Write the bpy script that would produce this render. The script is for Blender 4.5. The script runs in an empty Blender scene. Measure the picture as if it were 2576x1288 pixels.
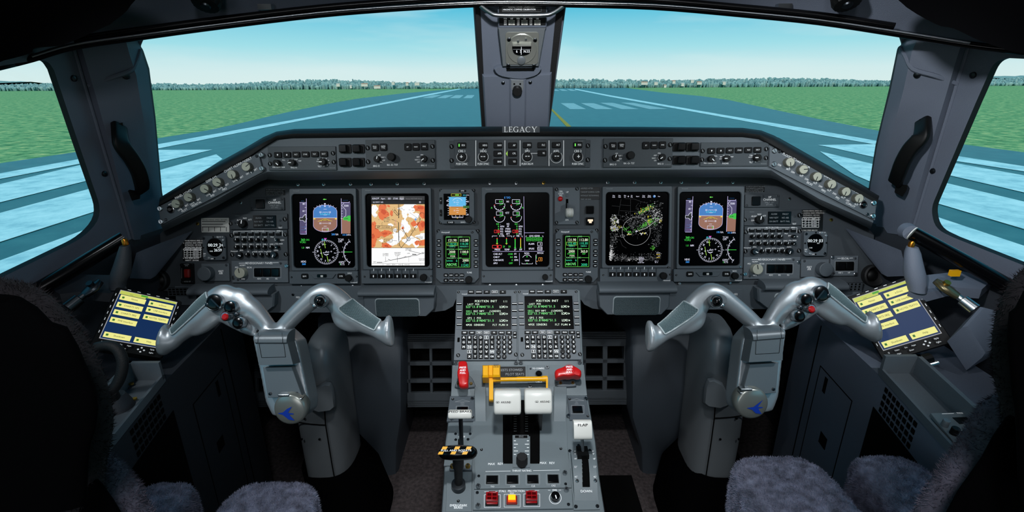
import bpy, bmesh, math, random
from mathutils import Vector, Matrix
C = bpy.context.scene.collection
SC = bpy.context.scene
R = math.radians
# ---------------------------------------------------------------- camera
FPX, PITCH, ROLL = 1250.0, 19.3, 0.3
CAM = Vector((-0.021, 0.0, 1.2))
cd = bpy.data.cameras.new('camera'); cam = bpy.data.objects.new('camera', cd); C.objects.link(cam)
cd.sensor_width = 36.0; cd.lens = 36.0*FPX/2576.0; cd.clip_start = 0.02; cd.clip_end = 20000
CROT = Matrix.Rotation(R(90-PITCH), 3, 'X') @ Matrix.Rotation(R(-ROLL), 3, 'Z')
cam.matrix_world = Matrix.Translation(CAM) @ CROT.to_4x4()
SC.camera = cam
SC.view_settings.view_transform = 'Standard'; SC.view_settings.look = 'None'
SC.view_settings.exposure = 0.0; SC.view_settings.gamma = 1.0; SC.view_settings.use_curve_mapping = False
SC.cycles.max_bounces = 6; SC.cycles.transparent_max_bounces = 16; SC.cycles.caustics_reflective = False
SC.cycles.caustics_refractive = False; SC.cycles.sample_clamp_indirect = 3.0
# ---------------------------------------------------------------- sky
W = bpy.data.worlds.new('sky'); SC.world = W; W.use_nodes = True
nt = W.node_tree; nt.nodes.clear()
tc = nt.nodes.new('ShaderNodeTexCoord'); sx = nt.nodes.new('ShaderNodeSeparateXYZ')
nt.links.new(tc.outputs['Generated'], sx.inputs[0])
rp_ = nt.nodes.new('ShaderNodeValToRGB'); e = rp_.color_ramp.elements
e[0].position = 0.0; e[0].color = (.70, .86, .85, 1)
e[1].position = 1.0; e[1].color = (.02, .25, .45, 1)
for p_, c_ in ((.02, (.66, .85, .86, 1)), (.06, (.37, .75, .83, 1)), (.13, (.085, .53, .74, 1)), (.22, (.045, .43, .66, 1))):
    k_ = e.new(p_); k_.color = c_
no = nt.nodes.new('ShaderNodeTexNoise'); mp = nt.nodes.new('ShaderNodeMapping'); mp.inputs['Scale'].default_value = (2.2, 2.2, 16)
mp.inputs['Rotation'].default_value = (0, R(4), 0)
nt.links.new(tc.outputs['Generated'], mp.inputs[0]); nt.links.new(mp.outputs[0], no.inputs['Vector'])
no.inputs['Scale'].default_value = 1.4; no.inputs['Detail'].default_value = 6
cr = nt.nodes.new('ShaderNodeValToRGB'); cr.color_ramp.elements[0].position = .50; cr.color_ramp.elements[1].position = .85
cr.color_ramp.elements[0].color = (0, 0, 0, 1); cr.color_ramp.elements[1].color = (.55, .55, .55, 1)
nt.links.new(no.outputs['Fac'], cr.inputs[0])
mx = nt.nodes.new('ShaderNodeMixRGB'); mx.inputs[2].default_value = (.75, .88, .88, 1)
nt.links.new(cr.outputs[0], mx.inputs[0]); nt.links.new(sx.outputs['Z'], rp_.inputs[0]); nt.links.new(rp_.outputs[0], mx.inputs[1])
bg = nt.nodes.new('ShaderNodeBackground'); bg.inputs[1].default_value = 1.0
wo = nt.nodes.new('ShaderNodeOutputWorld')
nt.links.new(mx.outputs[0], bg.inputs[0]); nt.links.new(bg.outputs[0], wo.inputs[0])
# ---------------------------------------------------------------- lights
def lamp(name, kind, loc, target, energy, color=(1, 1, 1), size=.1, angle=60, blend=.6):
    l = bpy.data.lights.new(name, kind); o = bpy.data.objects.new(name, l); C.objects.link(o)
    l.energy = energy; l.color = color
    if kind == 'SPOT':
        l.spot_size = R(angle); l.spot_blend = blend; l.shadow_soft_size = size
    elif kind == 'AREA':
        l.shape = 'DISK'; l.size = size
    elif kind == 'SUN':
        l.angle = size
    o.location = loc
    o.rotation_euler = (Vector(target)-Vector(loc)).to_track_quat('-Z', 'Y').to_euler()
    return o
lamp('sun', 'SUN', (0, -60, 80), (0, 20, 0), 3.1, (1, .97, .9), .02)
# dome and map lamps of the cockpit ceiling, with added fill lights
lamp('dome_lamp', 'AREA', (0, -.15, 1.62), (0, .85, .55), 3.2, (.90, .95, 1), .16)
lamp('rear_fill', 'AREA', (-.35, -1.0, 1.12), (.3, 1, 1.30), 3.2, (.92, .95, 1), .6)  # fill light added behind the viewpoint; no lamp is known there
lamp('map_lamp_pedestal', 'SPOT', (0.0, .35, 1.56), (0, .86, .52), 30, (.94, .97, 1), .035, 48, .8)
lamp('map_lamp_left', 'SPOT', (-.78, .42, 1.47), (-.40, 1.05, .76), 13, (.90, .96, 1), .03, 62, .9)
lamp('map_lamp_right', 'SPOT', (.82, .42, 1.47), (.44, 1.05, .76), 12, (.90, .96, 1), .03, 62, .9)
lamp('right_post_fill', 'SPOT', (-.30, .10, 1.60), (1.0, 1.15, 1.12), 60, (.92, .95, 1), .04, 44, .9)  # added spot that brightens the right window post
lamp('left_cushion_fill', 'SPOT', (-.30, .45, 1.60), (-.42, .62, .6), 13, (1, .97, .97), .03, 34, .9)  # spot added to brighten the left seat cushion, not a fitted lamp
lamp('right_cushion_fill', 'SPOT', (.32, .45, 1.60), (.47, .66, .63), 7, (1, .97, .97), .03, 34, .9)  # matching added spot over the right seat cushion
lamp('compass_fill', 'SPOT', (.05, .15, 1.58), (0, 1.32, 1.27), 46, (.95, .97, 1), .03, 24, .9)  # spot added to lift the compass and the centre post
# ---------------------------------------------------------------- materials
MATS = {}
def lin(c):
    return tuple((x/12.92 if x <= .04045 else ((x+.055)/1.055)**2.4) for x in (v/255.0 for v in c))
def mat(name, rgb=(128, 128, 128), rough=.5, metal=0.0, emit=0.0, ecol=None, bump=0.0, bscale=400.0, noise=0.0, nscale=30.0, spec=.5, raw=False):
    m = bpy.data.materials.new(name); m.use_nodes = True
    t = m.node_tree; b = t.nodes['Principled BSDF']
    col = rgb if raw else lin(rgb)
    b.inputs['Base Color'].default_value = (*col, 1); b.inputs['Roughness'].default_value = rough
    b.inputs['Metallic'].default_value = metal; b.inputs['Specular IOR Level'].default_value = spec
    if emit:
        b.inputs['Emission Color'].default_value = (*(lin(ecol) if ecol else col), 1); b.inputs['Emission Strength'].default_value = emit
    if bump or noise:
        tcn = t.nodes.new('ShaderNodeTexCoord'); nn = t.nodes.new('ShaderNodeTexNoise')
        t.links.new(tcn.outputs['Object'], nn.inputs['Vector'])
        nn.inputs['Scale'].default_value = bscale if bump else nscale; nn.inputs['Detail'].default_value = 4
        if bump:
            bn = t.nodes.new('ShaderNodeBump'); bn.inputs['Strength'].default_value = bump; bn.inputs['Distance'].default_value = .002
            t.links.new(nn.outputs['Fac'], bn.inputs['Height']); t.links.new(bn.outputs[0], b.inputs['Normal'])
        if noise:
            n2 = t.nodes.new('ShaderNodeTexNoise'); n2.inputs['Scale'].default_value = nscale; n2.inputs['Detail'].default_value = 6
            t.links.new(tcn.outputs['Object'], n2.inputs['Vector'])
            r2 = t.nodes.new('ShaderNodeMapRange'); r2.inputs[1].default_value = .3; r2.inputs[2].default_value = .7
            r2.inputs[3].default_value = 1-noise; r2.inputs[4].default_value = 1+noise
            t.links.new(n2.outputs['Fac'], r2.inputs[0])
            mm = t.nodes.new('ShaderNodeMixRGB'); mm.blend_type = 'MULTIPLY'; mm.inputs[0].default_value = 1
            mm.inputs[1].default_value = (*col, 1); t.links.new(r2.outputs[0], mm.inputs[2])
            t.links.new(mm.outputs[0], b.inputs['Base Color'])
    MATS[name] = m
    return m
mat('panel', (98, 106, 112), .55, bump=.25, bscale=900)
mat('panel_dark', (66, 72, 77), .55, bump=.2, bscale=900)
mat('pedestal', (112, 122, 126), .5, bump=.2, bscale=900)
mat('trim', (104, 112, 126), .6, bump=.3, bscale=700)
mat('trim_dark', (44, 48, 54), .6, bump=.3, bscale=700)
mat('unit', (62, 70, 75), .5, bump=.15, bscale=900)
mat('fairing_grey', (64, 72, 80), .55, bump=.2, bscale=900)
mat('bezel', (86, 94, 100), .5, bump=.15, bscale=900)
mat('black', (7, 8, 8), .5, spec=.25)
mat('rubber', (14, 14, 15), .65, bump=.3, bscale=500)
mat('gloss_black', (5, 5, 6), .2, spec=.35)
mat('key', (9, 10, 11), .5, spec=.2)
mat('void', (3, 3, 3), .9, spec=.1)
mat('print', (236, 239, 240), .5, emit=.26)  # glow for backlit legends; the unlit nameplate lettering shares it
mat('print_dim', (150, 155, 158), .5, emit=.03)
mat('print_black', (20, 20, 20), .5)
mat('knob_cream', (190, 190, 172), .4)
mat('knob_side', (96, 96, 84), .4)
mat('white_plastic', (232, 230, 222), .3)
mat('steel', (190, 195, 198), .28, 1.0)
mat('dark_steel', (70, 74, 78), .35, 1.0)
mat('brass', (205, 165, 80), .3, 1.0)
mat('gold', (190, 120, 40), .3, 1.0)
mat('red', (205, 22, 24), .3)
mat('red_clear', (170, 20, 26), .2)
mat('dark_red', (130, 24, 18), .4)
mat('yellow', (248, 178, 10), .35)
mat('silver', (172, 178, 182), .36, .55, bump=.05, bscale=300)
mat('silver_dark', (120, 126, 130), .42, .3, bump=.05, bscale=300)
mat('grip', (104, 126, 130), .5)
mat('grip_edge', (180, 190, 192), .5)
mat('cap_silver', (168, 170, 162), .3, .6)
mat('blue_mark', (28, 70, 190), .4)
mat('cloth_black', (4, 4, 5), .95, spec=.03)
mat('carpet', (74, 66, 66), .95, bump=1.0, bscale=260, noise=.5, nscale=90)
mat('fleece', (150, 148, 166), .95, noise=.45, nscale=70)
mat('fleece_dark', (34, 29, 33), .95, noise=.4, nscale=70)
mat('shell', (22, 23, 24), .7, bump=.3, bscale=300)
mat('placard', (14, 15, 16), .5)
mat('glass_black', (1, 1, 2), .3, spec=.04)
def glow(name, rgb, s=1.0):
    mat(name, (0, 0, 0), .5, emit=s, ecol=rgb)
for n_, c_ in dict(white=(225, 225, 245), lilac=(200, 190, 240), green=(60, 215, 70), cyan=(70, 215, 235), blue=(60, 150, 240), yellow=(245, 215, 70),
                   magenta=(215, 60, 190), amber=(240, 150, 50), redl=(240, 40, 40), sky=(58, 120, 190), earth=(146, 102, 84), tape=(74, 66, 104), sky2=(92, 182, 232),
                   earth2=(206, 138, 58), olive=(150, 200, 70), teal=(40, 200, 150), pale=(235, 250, 215), tan=(224, 184, 124), orange=(228, 112, 62), orange2=(205, 80, 40),
                   paper=(252, 252, 252), ink=(16, 16, 18), grey=(110, 110, 112), dgrey=(40, 40, 42), lgrey=(165, 165, 168), wgreen=(70, 160, 40), wgreen2=(50, 110, 40), wyel=(200, 190, 40),
                   navy=(6, 40, 84), tile=(236, 232, 140), tile2=(190, 200, 90), cgreen=(120, 235, 130), cwhite=(225, 245, 225), lampgreen=(120, 255, 90),
                   lampyellow=(255, 232, 0), lamporange=(255, 90, 10), lampwarm=(255, 232, 200), lcd=(215, 225, 230), glare=(150, 185, 160)).items():
    glow('g_'+n_, c_)
# ---------------------------------------------------------------- planes seen by the camera
def ray(px, py):
    return (CROT @ Vector(((px-1288.0)/FPX, -(py-644.0)/FPX, -1.0)))
def at_depth(px, py, d):            # d measured along the view axis
    return CAM + ray(px, py)*d
def at_y(px, py, Y):
    r = ray(px, py); return CAM + r*((Y-CAM.y)/r.y)
def at_z(px, py, Z):
    r = ray(px, py); return CAM + r*((Z-CAM.z)/r.z)
def at_x(px, py, X):
    r = ray(px, py); return CAM + r*((X-CAM.x)/r.x)
class Plane:
    def __init__(s, O, U, V):
        s.O = Vector(O); s.U = Vector(U).normalized(); V = Vector(V)
        s.V = (V - s.U*V.dot(s.U)).normalized(); s.N = s.U.cross(s.V)
        s.rot = Matrix((s.U, s.V, s.N)).transposed()
    def hit(s, px, py):
        r = ray(px, py); return CAM + r*((s.O-CAM).dot(s.N)/r.dot(s.N))
    def hith(s, px, py, h):              # on the parallel plane h metres nearer the camera
        r = ray(px, py); return CAM + r*((s.O+s.N*h-CAM).dot(s.N)/r.dot(s.N))
    def uv(s, px, py):
        p = s.hit(px, py)-s.O; return (p.dot(s.U), p.dot(s.V))
    def pt(s, u, v, h=0):
        return s.O + s.U*u + s.V*v + s.N*h
    def mat(s, u, v, h=0, rot=0):
        return Matrix.Translation(s.pt(u, v, h)) @ (s.rot @ Matrix.Rotation(rot, 3, 'Z')).to_4x4()
def tplane(px, py, d, tilt):        # a plane across the cockpit whose top leans forward by tilt degrees
    return Plane(at_depth(px, py, d), (1, 0, 0), (0, math.sin(R(tilt)), math.cos(R(tilt))))
def plane3(a, b, c):                # through three points, u along ab
    return Plane(a, Vector(b)-Vector(a), Vector(c)-Vector(a))
MAIN = tplane(1305, 595, 1.29, 15.9)
GLARE = tplane(1305, 385, 1.17, 12)
CDU = tplane(1305, 905, 1.15, 42)
PED1 = Plane(CDU.hit(1305, 914), (1, 0, 0), (0, math.sin(R(58)), math.cos(R(58))))
PED2 = Plane(PED1.hit(1305, 996), (1, 0, 0), (0, math.sin(R(77)), math.cos(R(77))))
# views: where a close-up of the photo starts and its scale
VW = dict(c1=(640, 300, 5.152), c2=(1100, 300, 5.8545), c3=(1480, 330, 5.152), c4=(380, 350, 3.4806), c5=(720, 450, 4.771), c6=(1080, 440, 4.6),
          c7=(1500, 450, 4.771), c8=(1860, 350, 3.4806), s1=(1120, 710, 5.855), s2=(1090, 880, 5.6), s3=(1080, 1070, 5.6), s4=(380, 700, 3.2203),
          s5=(1600, 680, 3.2203), s6=(0, 680, 2.1187), s7=(2100, 560, 1.769), s8=(1150, 0, 4.0258), t1=(0, 0, 3.68), t2=(1876, 0, 3.68),
          t3=(0, 300, 2.8), t4=(2126, 260, 2.8), t5=(600, 1000, 4.472), t6=(1480, 1000, 4.472), t7=(800, 700, 3.679), t8=(1450, 700, 3.679), px=(0, 0, 1))
def vp(view, x, y):
    a = VW[view]; return (a[0]+x/a[2], a[1]+y/a[2])
# ---------------------------------------------------------------- glyphs of the built-in font
GL = {}
def load_glyphs(chars):
    objs = {}
    def fo(s):
        c = bpy.data.curves.new('g', 'FONT'); c.body = s; c.size = 1; c.resolution_u = 2
        o = bpy.data.objects.new('g', c); C.objects.link(o); return o
    base = fo('HH')
    for ch in chars:
        objs[ch] = (fo(ch), fo('H'+ch+'H'))
    dg = bpy.context.evaluated_depsgraph_get(); dg.update()
    def width(o):
        b = o.evaluated_get(dg).bound_box; return max(p[0] for p in b)-min(p[0] for p in b)
    w0 = width(base)
    capo = None
    for ch, (a, b) in objs.items():
        me = a.evaluated_get(dg).to_mesh()
        vs = [(v.co.x, v.co.y) for v in me.vertices]; fs = [tuple(p.vertices) for p in me.polygons]
        a.evaluated_get(dg).to_mesh_clear()
        GL[ch] = (vs, fs, width(b)-w0)
    xs = [v[1] for v in GL['H'][0]]
    cap = max(xs)-min(xs)
    for ch in GL:
        vs, fs, w = GL[ch]; GL[ch] = ([(x/cap, y/cap) for x, y in vs], fs, w/cap)
    cur = [base.data] + [o.data for p in objs.values() for o in p]
    for o in [base]+[o for p in objs.values() for o in p]:
        bpy.data.objects.remove(o)
    for c in cur:
        bpy.data.curves.remove(c)
load_glyphs("ABCDEFGHIJKLMNOPQRSTUVWXYZabcdefghijklmnopqrstuvwxyz0123456789.,:;-+/()<>*'_|=°•")
GL[' '] = ([], [], .45)
# ---------------------------------------------------------------- mesh builder
def rrect(x0, x1, y0, y1, r, n=4):
    if x0 > x1: x0, x1 = x1, x0
    if y0 > y1: y0, y1 = y1, y0
    r = max(0.0, min(r, (x1-x0)/2, (y1-y0)/2))
    out = []
    for cx, cy, a in ((x1-r, y1-r, 0), (x0+r, y1-r, 90), (x0+r, y0+r, 180), (x1-r, y0+r, 270)):
        for k in range(n+1):
            t = R(a+90*k/n); out.append((cx+r*math.cos(t), cy+r*math.sin(t)))
    return out
class MB:
    """collects faces; design coordinates are close-up pixels of the photo, heights are millimetres off the plane"""
    def __init__(s, fr=None):
        s.fr = fr; s.hp = 0; s.v = []; s.f = []; s.m = []; s.names = []; s.smooth = True
    def mi(s, name):
        if name not in s.names: s.names.append(name)
        return s.names.index(name)
    def P(s, x, y):
        return s.fr.P(x, y, s.hp/1000) if s.fr else (x, y)   # hp: height in mm at which the pixels are read
    def S(s, d):
        return s.fr.S(d) if s.fr else d
    def face(s, pts, m):
        i = len(s.v); s.v += [tuple(p) for p in pts]; s.f.append(tuple(range(i, i+len(pts)))); s.m.append(s.mi(m))
    def rings(s, rings, m, cap0=False, cap1=True, close=True):
        i0 = len(s.v); n = len(rings[0]); k = s.mi(m)
        for r in rings: s.v += [tuple(p) for p in r]
        for a in range(len(rings)-1):
            for b in range(n if close else n-1):
                c = (b+1) % n
                s.f.append((i0+a*n+b, i0+a*n+c, i0+(a+1)*n+c, i0+(a+1)*n+b)); s.m.append(k)
        if cap0: s.f.append(tuple(i0+b for b in reversed(range(n)))); s.m.append(k)
        if cap1: s.f.append(tuple(i0+(len(rings)-1)*n+b for b in range(n))); s.m.append(k)
    # ---- flat-panel shapes in design coordinates
    def rp(s, x0, y0, x1, y1, h0, h1, m, r=0, c=0, n=3):        # rounded plate with a chamfered top
        (a, b), (d, e) = s.P(x0, y0), s.P(x1, y1)
        r = s.S(r); c = c/1000; h0 /= 1000; h1 /= 1000
        lo = (min(a, d), max(a, d), min(b, e), max(b, e))
        o = rrect(*lo, max(r, c), n); R_ = [[(p[0], p[1], h0) for p in o]]
        if c:
            i = rrect(lo[0]+c, lo[1]-c, lo[2]+c, lo[3]-c, max(r-c, 0), n)
            R_ += [[(p[0], p[1], h1-c) for p in o], [(p[0], p[1], h1) for p in i]]
        else:
            R_ += [[(p[0], p[1], h1) for p in o]]
        s.rings(R_, m, cap0=True)
    def frame(s, o, i, h0, h1, m, ro=0, ri=0, c=1, n=4, deep=None):   # plate with a window; deep: floor of the reveal
        (a, b), (d, e) = s.P(o[0], o[1]), s.P(o[2], o[3]); lo = (min(a, d), max(a, d), min(b, e), max(b, e))
        (a, b), (d, e) = s.P(i[0], i[1]), s.P(i[2], i[3]); li = (min(a, d), max(a, d), min(b, e), max(b, e))
        ro = s.S(ro); ri = s.S(ri); c /= 1000; h0 /= 1000; h1 /= 1000; hd = h0 if deep is None else deep/1000
        A = rrect(*lo, max(ro, c), n); B = rrect(lo[0]+c, lo[1]-c, lo[2]+c, lo[3]-c, max(ro-c, 1e-4), n)
        D = rrect(li[0]-c, li[1]+c, li[2]-c, li[3]+c, ri+c, n); E = rrect(*li, max(ri, 1e-4), n)
        z = lambda L, h: [(p[0], p[1], h) for p in L]
        s.rings([z(A, h0), z(A, h1-c), z(B, h1), z(D, h1), z(E, h1-c), z(E, hd)], m, cap1=False)
    def flat(s, pts, h, m):
        s.face([(*s.P(x, y), h/1000) for x, y in pts], m)
    def prism(s, pts, h0, h1, m, c=0):
        q = [s.P(x, y) for x, y in pts]; cx = sum(p[0] for p in q)/len(q); cy = sum(p[1] for p in q)/len(q)
        h0 /= 1000; h1 /= 1000
        R_ = [[(*p, h0) for p in q]]
        if c:
            c /= 1000; w = max(math.hypot(p[0]-cx, p[1]-cy) for p in q); k = 1-c/w
            R_ += [[(*p, h1-c) for p in q], [(cx+(p[0]-cx)*k, cy+(p[1]-cy)*k, h1) for p in q]]
        else: R_ += [[(*p, h1) for p in q]]
        s.rings(R_, m, cap0=True)
    def rect(s, x0, y0, x1, y1, h, m):
        s.flat([(x0, y0), (x0, y1), (x1, y1), (x1, y0)], h, m)
    def line(s, x0, y0, x1, y1, w, h, m):
        L = math.hypot(x1-x0, y1-y0) or 1; nx, ny = -(y1-y0)/L*w/2, (x1-x0)/L*w/2
        s.flat([(x0+nx, y0+ny), (x0-nx, y0-ny), (x1-nx, y1-ny), (x1+nx, y1+ny)], h, m)
    def poly(s, pts, w, h, m, close=False):
        for a, b in zip(pts, pts[1:]+(pts[:1] if close else [])): s.line(*a, *b, w, h, m)
    def box(s, x0, y0, x1, y1, w, h, m):
        s.poly([(x0, y0), (x1, y0), (x1, y1), (x0, y1)], w, h, m, True)
    def arc(s, cx, cy, r, a0, a1, w, h, m, n=24, ry=None):
        ry = ry or r
        s.poly([(cx+r*math.cos(R(a0+(a1-a0)*k/n)), cy-ry*math.sin(R(a0+(a1-a0)*k/n))) for k in range(n+1)], w, h, m)
    def disc(s, cx, cy, r, h, m, n=20, ry=None):
        ry = ry or r
        s.flat([(cx+r*math.cos(R(360*k/n)), cy-ry*math.sin(R(360*k/n))) for k in range(n)], h, m)
    def lathe(s, cx, cy, prof, m, n=20, ang=0):                  # prof: (radius in design px, height mm); round in the plane
        x, y = s.P(cx, cy)
        s.rings([[(x+s.S(r)*math.cos(ang+2*math.pi*k/n), y+s.S(r)*math.sin(ang+2*math.pi*k/n), h/1000) for k in range(n)] for r, h in prof], m)
    def txt(s, t, x, y, size, h, m, al='c', mono=0, rot=0, sx=.88, bold=0):
        x, y = s.P(x, y); k = s.S(size); h /= 1000
        w = sum((mono or GL.get(c, GL['-'])[2]) for c in t)*k*sx
        ox = {'c': -w/2, 'l': 0, 'r': -w}[al]; oy = -k/2; co, si = math.cos(R(rot)), math.sin(R(rot)); mi = s.mi(m)
        for c in t:
            vs, fs, adv = GL.get(c, GL['-']); a = mono or adv; off = (a-adv)/2 if mono else 0
            for rep in range(2 if bold else 1):
                i = len(s.v); bx = rep*bold*k
                for (vx, vy) in vs:
                    X, Y = ox+(vx+off)*k*sx+bx, oy+vy*k
                    s.v.append((x+X*co-Y*si, y+X*si+Y*co, h+rep*1e-5))
                s.f += [tuple(i+j for j in f) for f in fs]; s.m += [mi]*len(fs)
            ox += a*k*sx
    # ---- free shapes in metres
    def tube(s, pts, rad, m, n=12, caps=True):
        pts = [Vector(p) for p in pts]; rad = rad if isinstance(rad, (list, tuple)) else [rad]*len(pts)
        up = None; R_ = []
        for i, p in enumerate(pts):
            t = (pts[min(i+1, len(pts)-1)]-pts[max(i-1, 0)]).normalized()
            if up is None:
                up = Vector((0, 0, 1)) if abs(t.z) < .9 else Vector((0, 1, 0))
            up = (up-t*up.dot(t)).normalized(); sd = t.cross(up)
            r = rad[i]; ra, rb = r if isinstance(r, tuple) else (r, r)
            R_.append([p+sd*(ra*math.cos(2*math.pi*k/n))+up*(rb*math.sin(2*math.pi*k/n)) for k in range(n)])
        s.rings(R_, m, cap0=caps, cap1=caps)
    def hexa(s, a, b, m):                                       # two matching polygons joined into a solid
        s.rings([a, b], m, cap0=True, cap1=True)
    def brick(s, x0, x1, y0, y1, z0, z1, m):
        s.rings([[(x0, y0, z), (x1, y0, z), (x1, y1, z), (x0, y1, z)] for z in (z0, z1)], m, cap0=True)
    def build(s, name, parent=None, mw=None, ang=35, fix=True):
        me = bpy.data.meshes.new(name); me.from_pydata([tuple(v) for v in s.v], [], s.f)
        for n in s.names: me.materials.append(MATS[n])
        me.polygons.foreach_set('material_index', s.m)
        if fix and len(s.f) < 60000:
            b = bmesh.new(); b.from_mesh(me); bmesh.ops.recalc_face_normals(b, faces=b.faces); b.to_mesh(me); b.free()
        me.shade_smooth(); me.set_sharp_from_angle(angle=R(ang)); me.update()
        o = bpy.data.objects.new(name, me); C.objects.link(o)
        if parent is not None: o.parent = parent
        if mw is not None: o.matrix_world = mw
        return o
# ---------------------------------------------------------------- things and parts
def tag(o, label=None, cat=None, group=None, kind=None):
    for k, v in (('label', label), ('category', cat), ('group', group), ('kind', kind)):
        if v: o[k] = v
    return o
def struct(m, name, label=None):
    o = m.build(name); return tag(o, label, None, None, 'structure')
class Fr:
    def __init__(s, plane, view, ox, oy):
        s.pl = plane; s.view = view; s.o = plane.uv(*vp(view, ox, oy))
        a = plane.uv(*vp(view, ox+10, oy)); s.k = math.hypot(a[0]-s.o[0], a[1]-s.o[1])/10
    def P(s, x, y, h=0):
        if h:
            p = s.pl.hith(*vp(s.view, x, y), h)-s.pl.O; return (p.dot(s.pl.U)-s.o[0], p.dot(s.pl.V)-s.o[1])
        u, v = s.pl.uv(*vp(s.view, x, y)); return (u-s.o[0], v-s.o[1])
    def S(s, d): return d*s.k
class T:
    """one thing: an Empty on a plane that parents its parts"""
    def __init__(s, name, label, cat, plane, view, ox, oy, place=None, group=None, h=0, pplane=None, rot=0):
        s.fr = Fr(plane, view, ox, oy); s.name = name
        if plane is MAIN and not h: h = -7
        u, v = (pplane or plane).uv(*place) if place else s.fr.o
        s.mw = (pplane or plane).mat(u, v, h/1000, rot)
        s.o = bpy.data.objects.new(name, None); s.o.empty_display_size = .02; C.objects.link(s.o); s.o.matrix_world = s.mw
        tag(s.o, label, cat, group)
    def mb(s, hp=0):
        b = MB(s.fr); b.hp = hp; return b
    def add(s, name, m, parent=None, label=None, ang=35):
        o = m.build(name, parent or s.o, None, ang)
        if label: o['label'] = label
        return o
    def btn(s, name, x0, y0, x1, y1, h0, h1, m='key', t=None, ts=10, r=6, tm='print', c=.8, parent=None, box=None, bold=0, sx=1.0, label=None):
        b = s.mb(); b.rp(x0, y0, x1, y1, h0, h1, m, r, c)
        cx, cy = (x0+x1)/2, (y0+y1)/2
        if t:
            L = t.split('\n')
            for i, q in enumerate(L): b.txt(q, cx, cy+(i-(len(L)-1)/2)*ts*1.35, ts, h1+.15, tm, bold=bold, sx=sx)
        if box: b.box(x0+(x1-x0)*.08, y0+(y1-y0)*.1, x1-(x1-x0)*.08, y1-(y1-y0)*.1, box, h1+.12, tm)
        return s.add(name, b, parent, label)
    def knob(s, name, x, y, r, h0, h1, m='black', side=None, mark=None, n=24, skirt=1.0, ridge=0, top=None, mk='print', parent=None, w=.12):
        b = s.mb()
        cx, cy = b.P(x, y); k = b.S(r)/1000*1000
        def ring(rad, h):
            return [(cx+rad*(1-(ridge if j % 2 else 0))*math.cos(2*math.pi*j/n), cy+rad*(1-(ridge if j % 2 else 0))*math.sin(2*math.pi*j/n), h/1000) for j in range(n)]
        b.rings([ring(k*skirt, h0), ring(k*skirt, h0+(h1-h0)*.25), ring(k, h0+(h1-h0)*.3), ring(k, h1-.8), ring(k*.9, h1)], side or m, cap1=False)
        b.rings([ring(k*.9, h1), ring(k*.5, h1+.05)], top or m)
        if mark is not None:
            a = R(mark); f = s.fr.S(r)
            p = [(0, -w), (.88, -w), (.88, w), (0, w)]
            i = len(b.v); co, si = math.cos(a), math.sin(a)
            b.face([(cx+f*(q[0]*co-q[1]*si), cy+f*(q[0]*si+q[1]*co), (h1+.2)/1000) for q in p], mk)
        return s.add(name, b, parent)
    def screw(s, x, y, r, h0=0, m='dark_steel', slot='void', name='screw', hh=2.0, ang=70, parent=None, cross=False):
        b = s.mb(); b.lathe(x, y, [(r, h0), (r, h0+hh*.6), (r*.75, h0+hh)], m, 14)
        for q in ((ang, ang+90) if cross else (ang,)):
            d = (math.cos(R(q))*r*.65, math.sin(R(q))*r*.65)
            b.line(x-d[0], y-d[1], x+d[0], y+d[1], r*.3, h0+hh+.1, slot)
        return s.add(name, b, parent)
def world_thing(name, label, cat, loc, group=None):
    o = bpy.data.objects.new(name, None); o.empty_display_size = .05; C.objects.link(o); o.matrix_world = Matrix.Translation(Vector(loc))
    return tag(o, label, cat, group)
def wpart(name, m, root, label=None, ang=35, fix=True):            # a part whose mesh was written in world metres
    inv = root.matrix_world.inverted()
    m.v = [tuple(inv @ Vector(v)) for v in m.v]
    o = m.build(name, root, None, ang, fix)
    if label: o['label'] = label
    return o
def wsolo(name, m, label, cat, group=None, ang=35):               # a thing of one mesh, origin at its base
    c = Vector((sum(v[0] for v in m.v), sum(v[1] for v in m.v), 0))/len(m.v); c.z = min(v[2] for v in m.v)
    m.v = [tuple(Vector(v)-c) for v in m.v]
    o = m.build(name, None, None, ang); o.location = c
    return tag(o, label, cat, group)
from mathutils.geometry import tessellate_polygon
rnd = random.Random(7)
# ================================================================ outside: airfield
GZ = -1.8
def procedural(name, stops, scale, rough=.9, detail=8, sc=(1, 1, 1), spec=.1):
    m = bpy.data.materials.new(name); m.use_nodes = True; t = m.node_tree; b = t.nodes['Principled BSDF']
    b.inputs['Roughness'].default_value = rough; b.inputs['Specular IOR Level'].default_value = spec
    g = t.nodes.new('ShaderNodeTexCoord'); mp = t.nodes.new('ShaderNodeMapping'); mp.inputs['Scale'].default_value = sc
    n = t.nodes.new('ShaderNodeTexNoise'); n.inputs['Scale'].default_value = scale; n.inputs['Detail'].default_value = detail; n.inputs['Roughness'].default_value = .7
    r = t.nodes.new('ShaderNodeValToRGB'); e = r.color_ramp.elements
    e[0].position, e[0].color = stops[0][0], (*lin(stops[0][1]), 1); e[1].position, e[1].color = stops[-1][0], (*lin(stops[-1][1]), 1)
    for p, c in stops[1:-1]: k = e.new(p); k.color = (*lin(c), 1)
    t.links.new(g.outputs['Object'], mp.inputs[0]); t.links.new(mp.outputs[0], n.inputs['Vector']); t.links.new(n.outputs['Fac'], r.inputs[0]); t.links.new(r.outputs[0], b.inputs['Base Color'])
    MATS[name] = m
procedural('grass', [(.34, (44, 100, 62)), (.46, (86, 144, 96)), (.54, (118, 166, 112)), (.66, (176, 188, 128))], 1.7, detail=15)
procedural('asphalt', [(.3, (14, 66, 70)), (.5, (24, 80, 83)), (.7, (44, 98, 99))], 1.2, .34, detail=10, spec=.7)
procedural('paint', [(.35, (132, 188, 200)), (.5, (160, 212, 220)), (.7, (182, 228, 234))], 1.5, detail=10)
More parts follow.
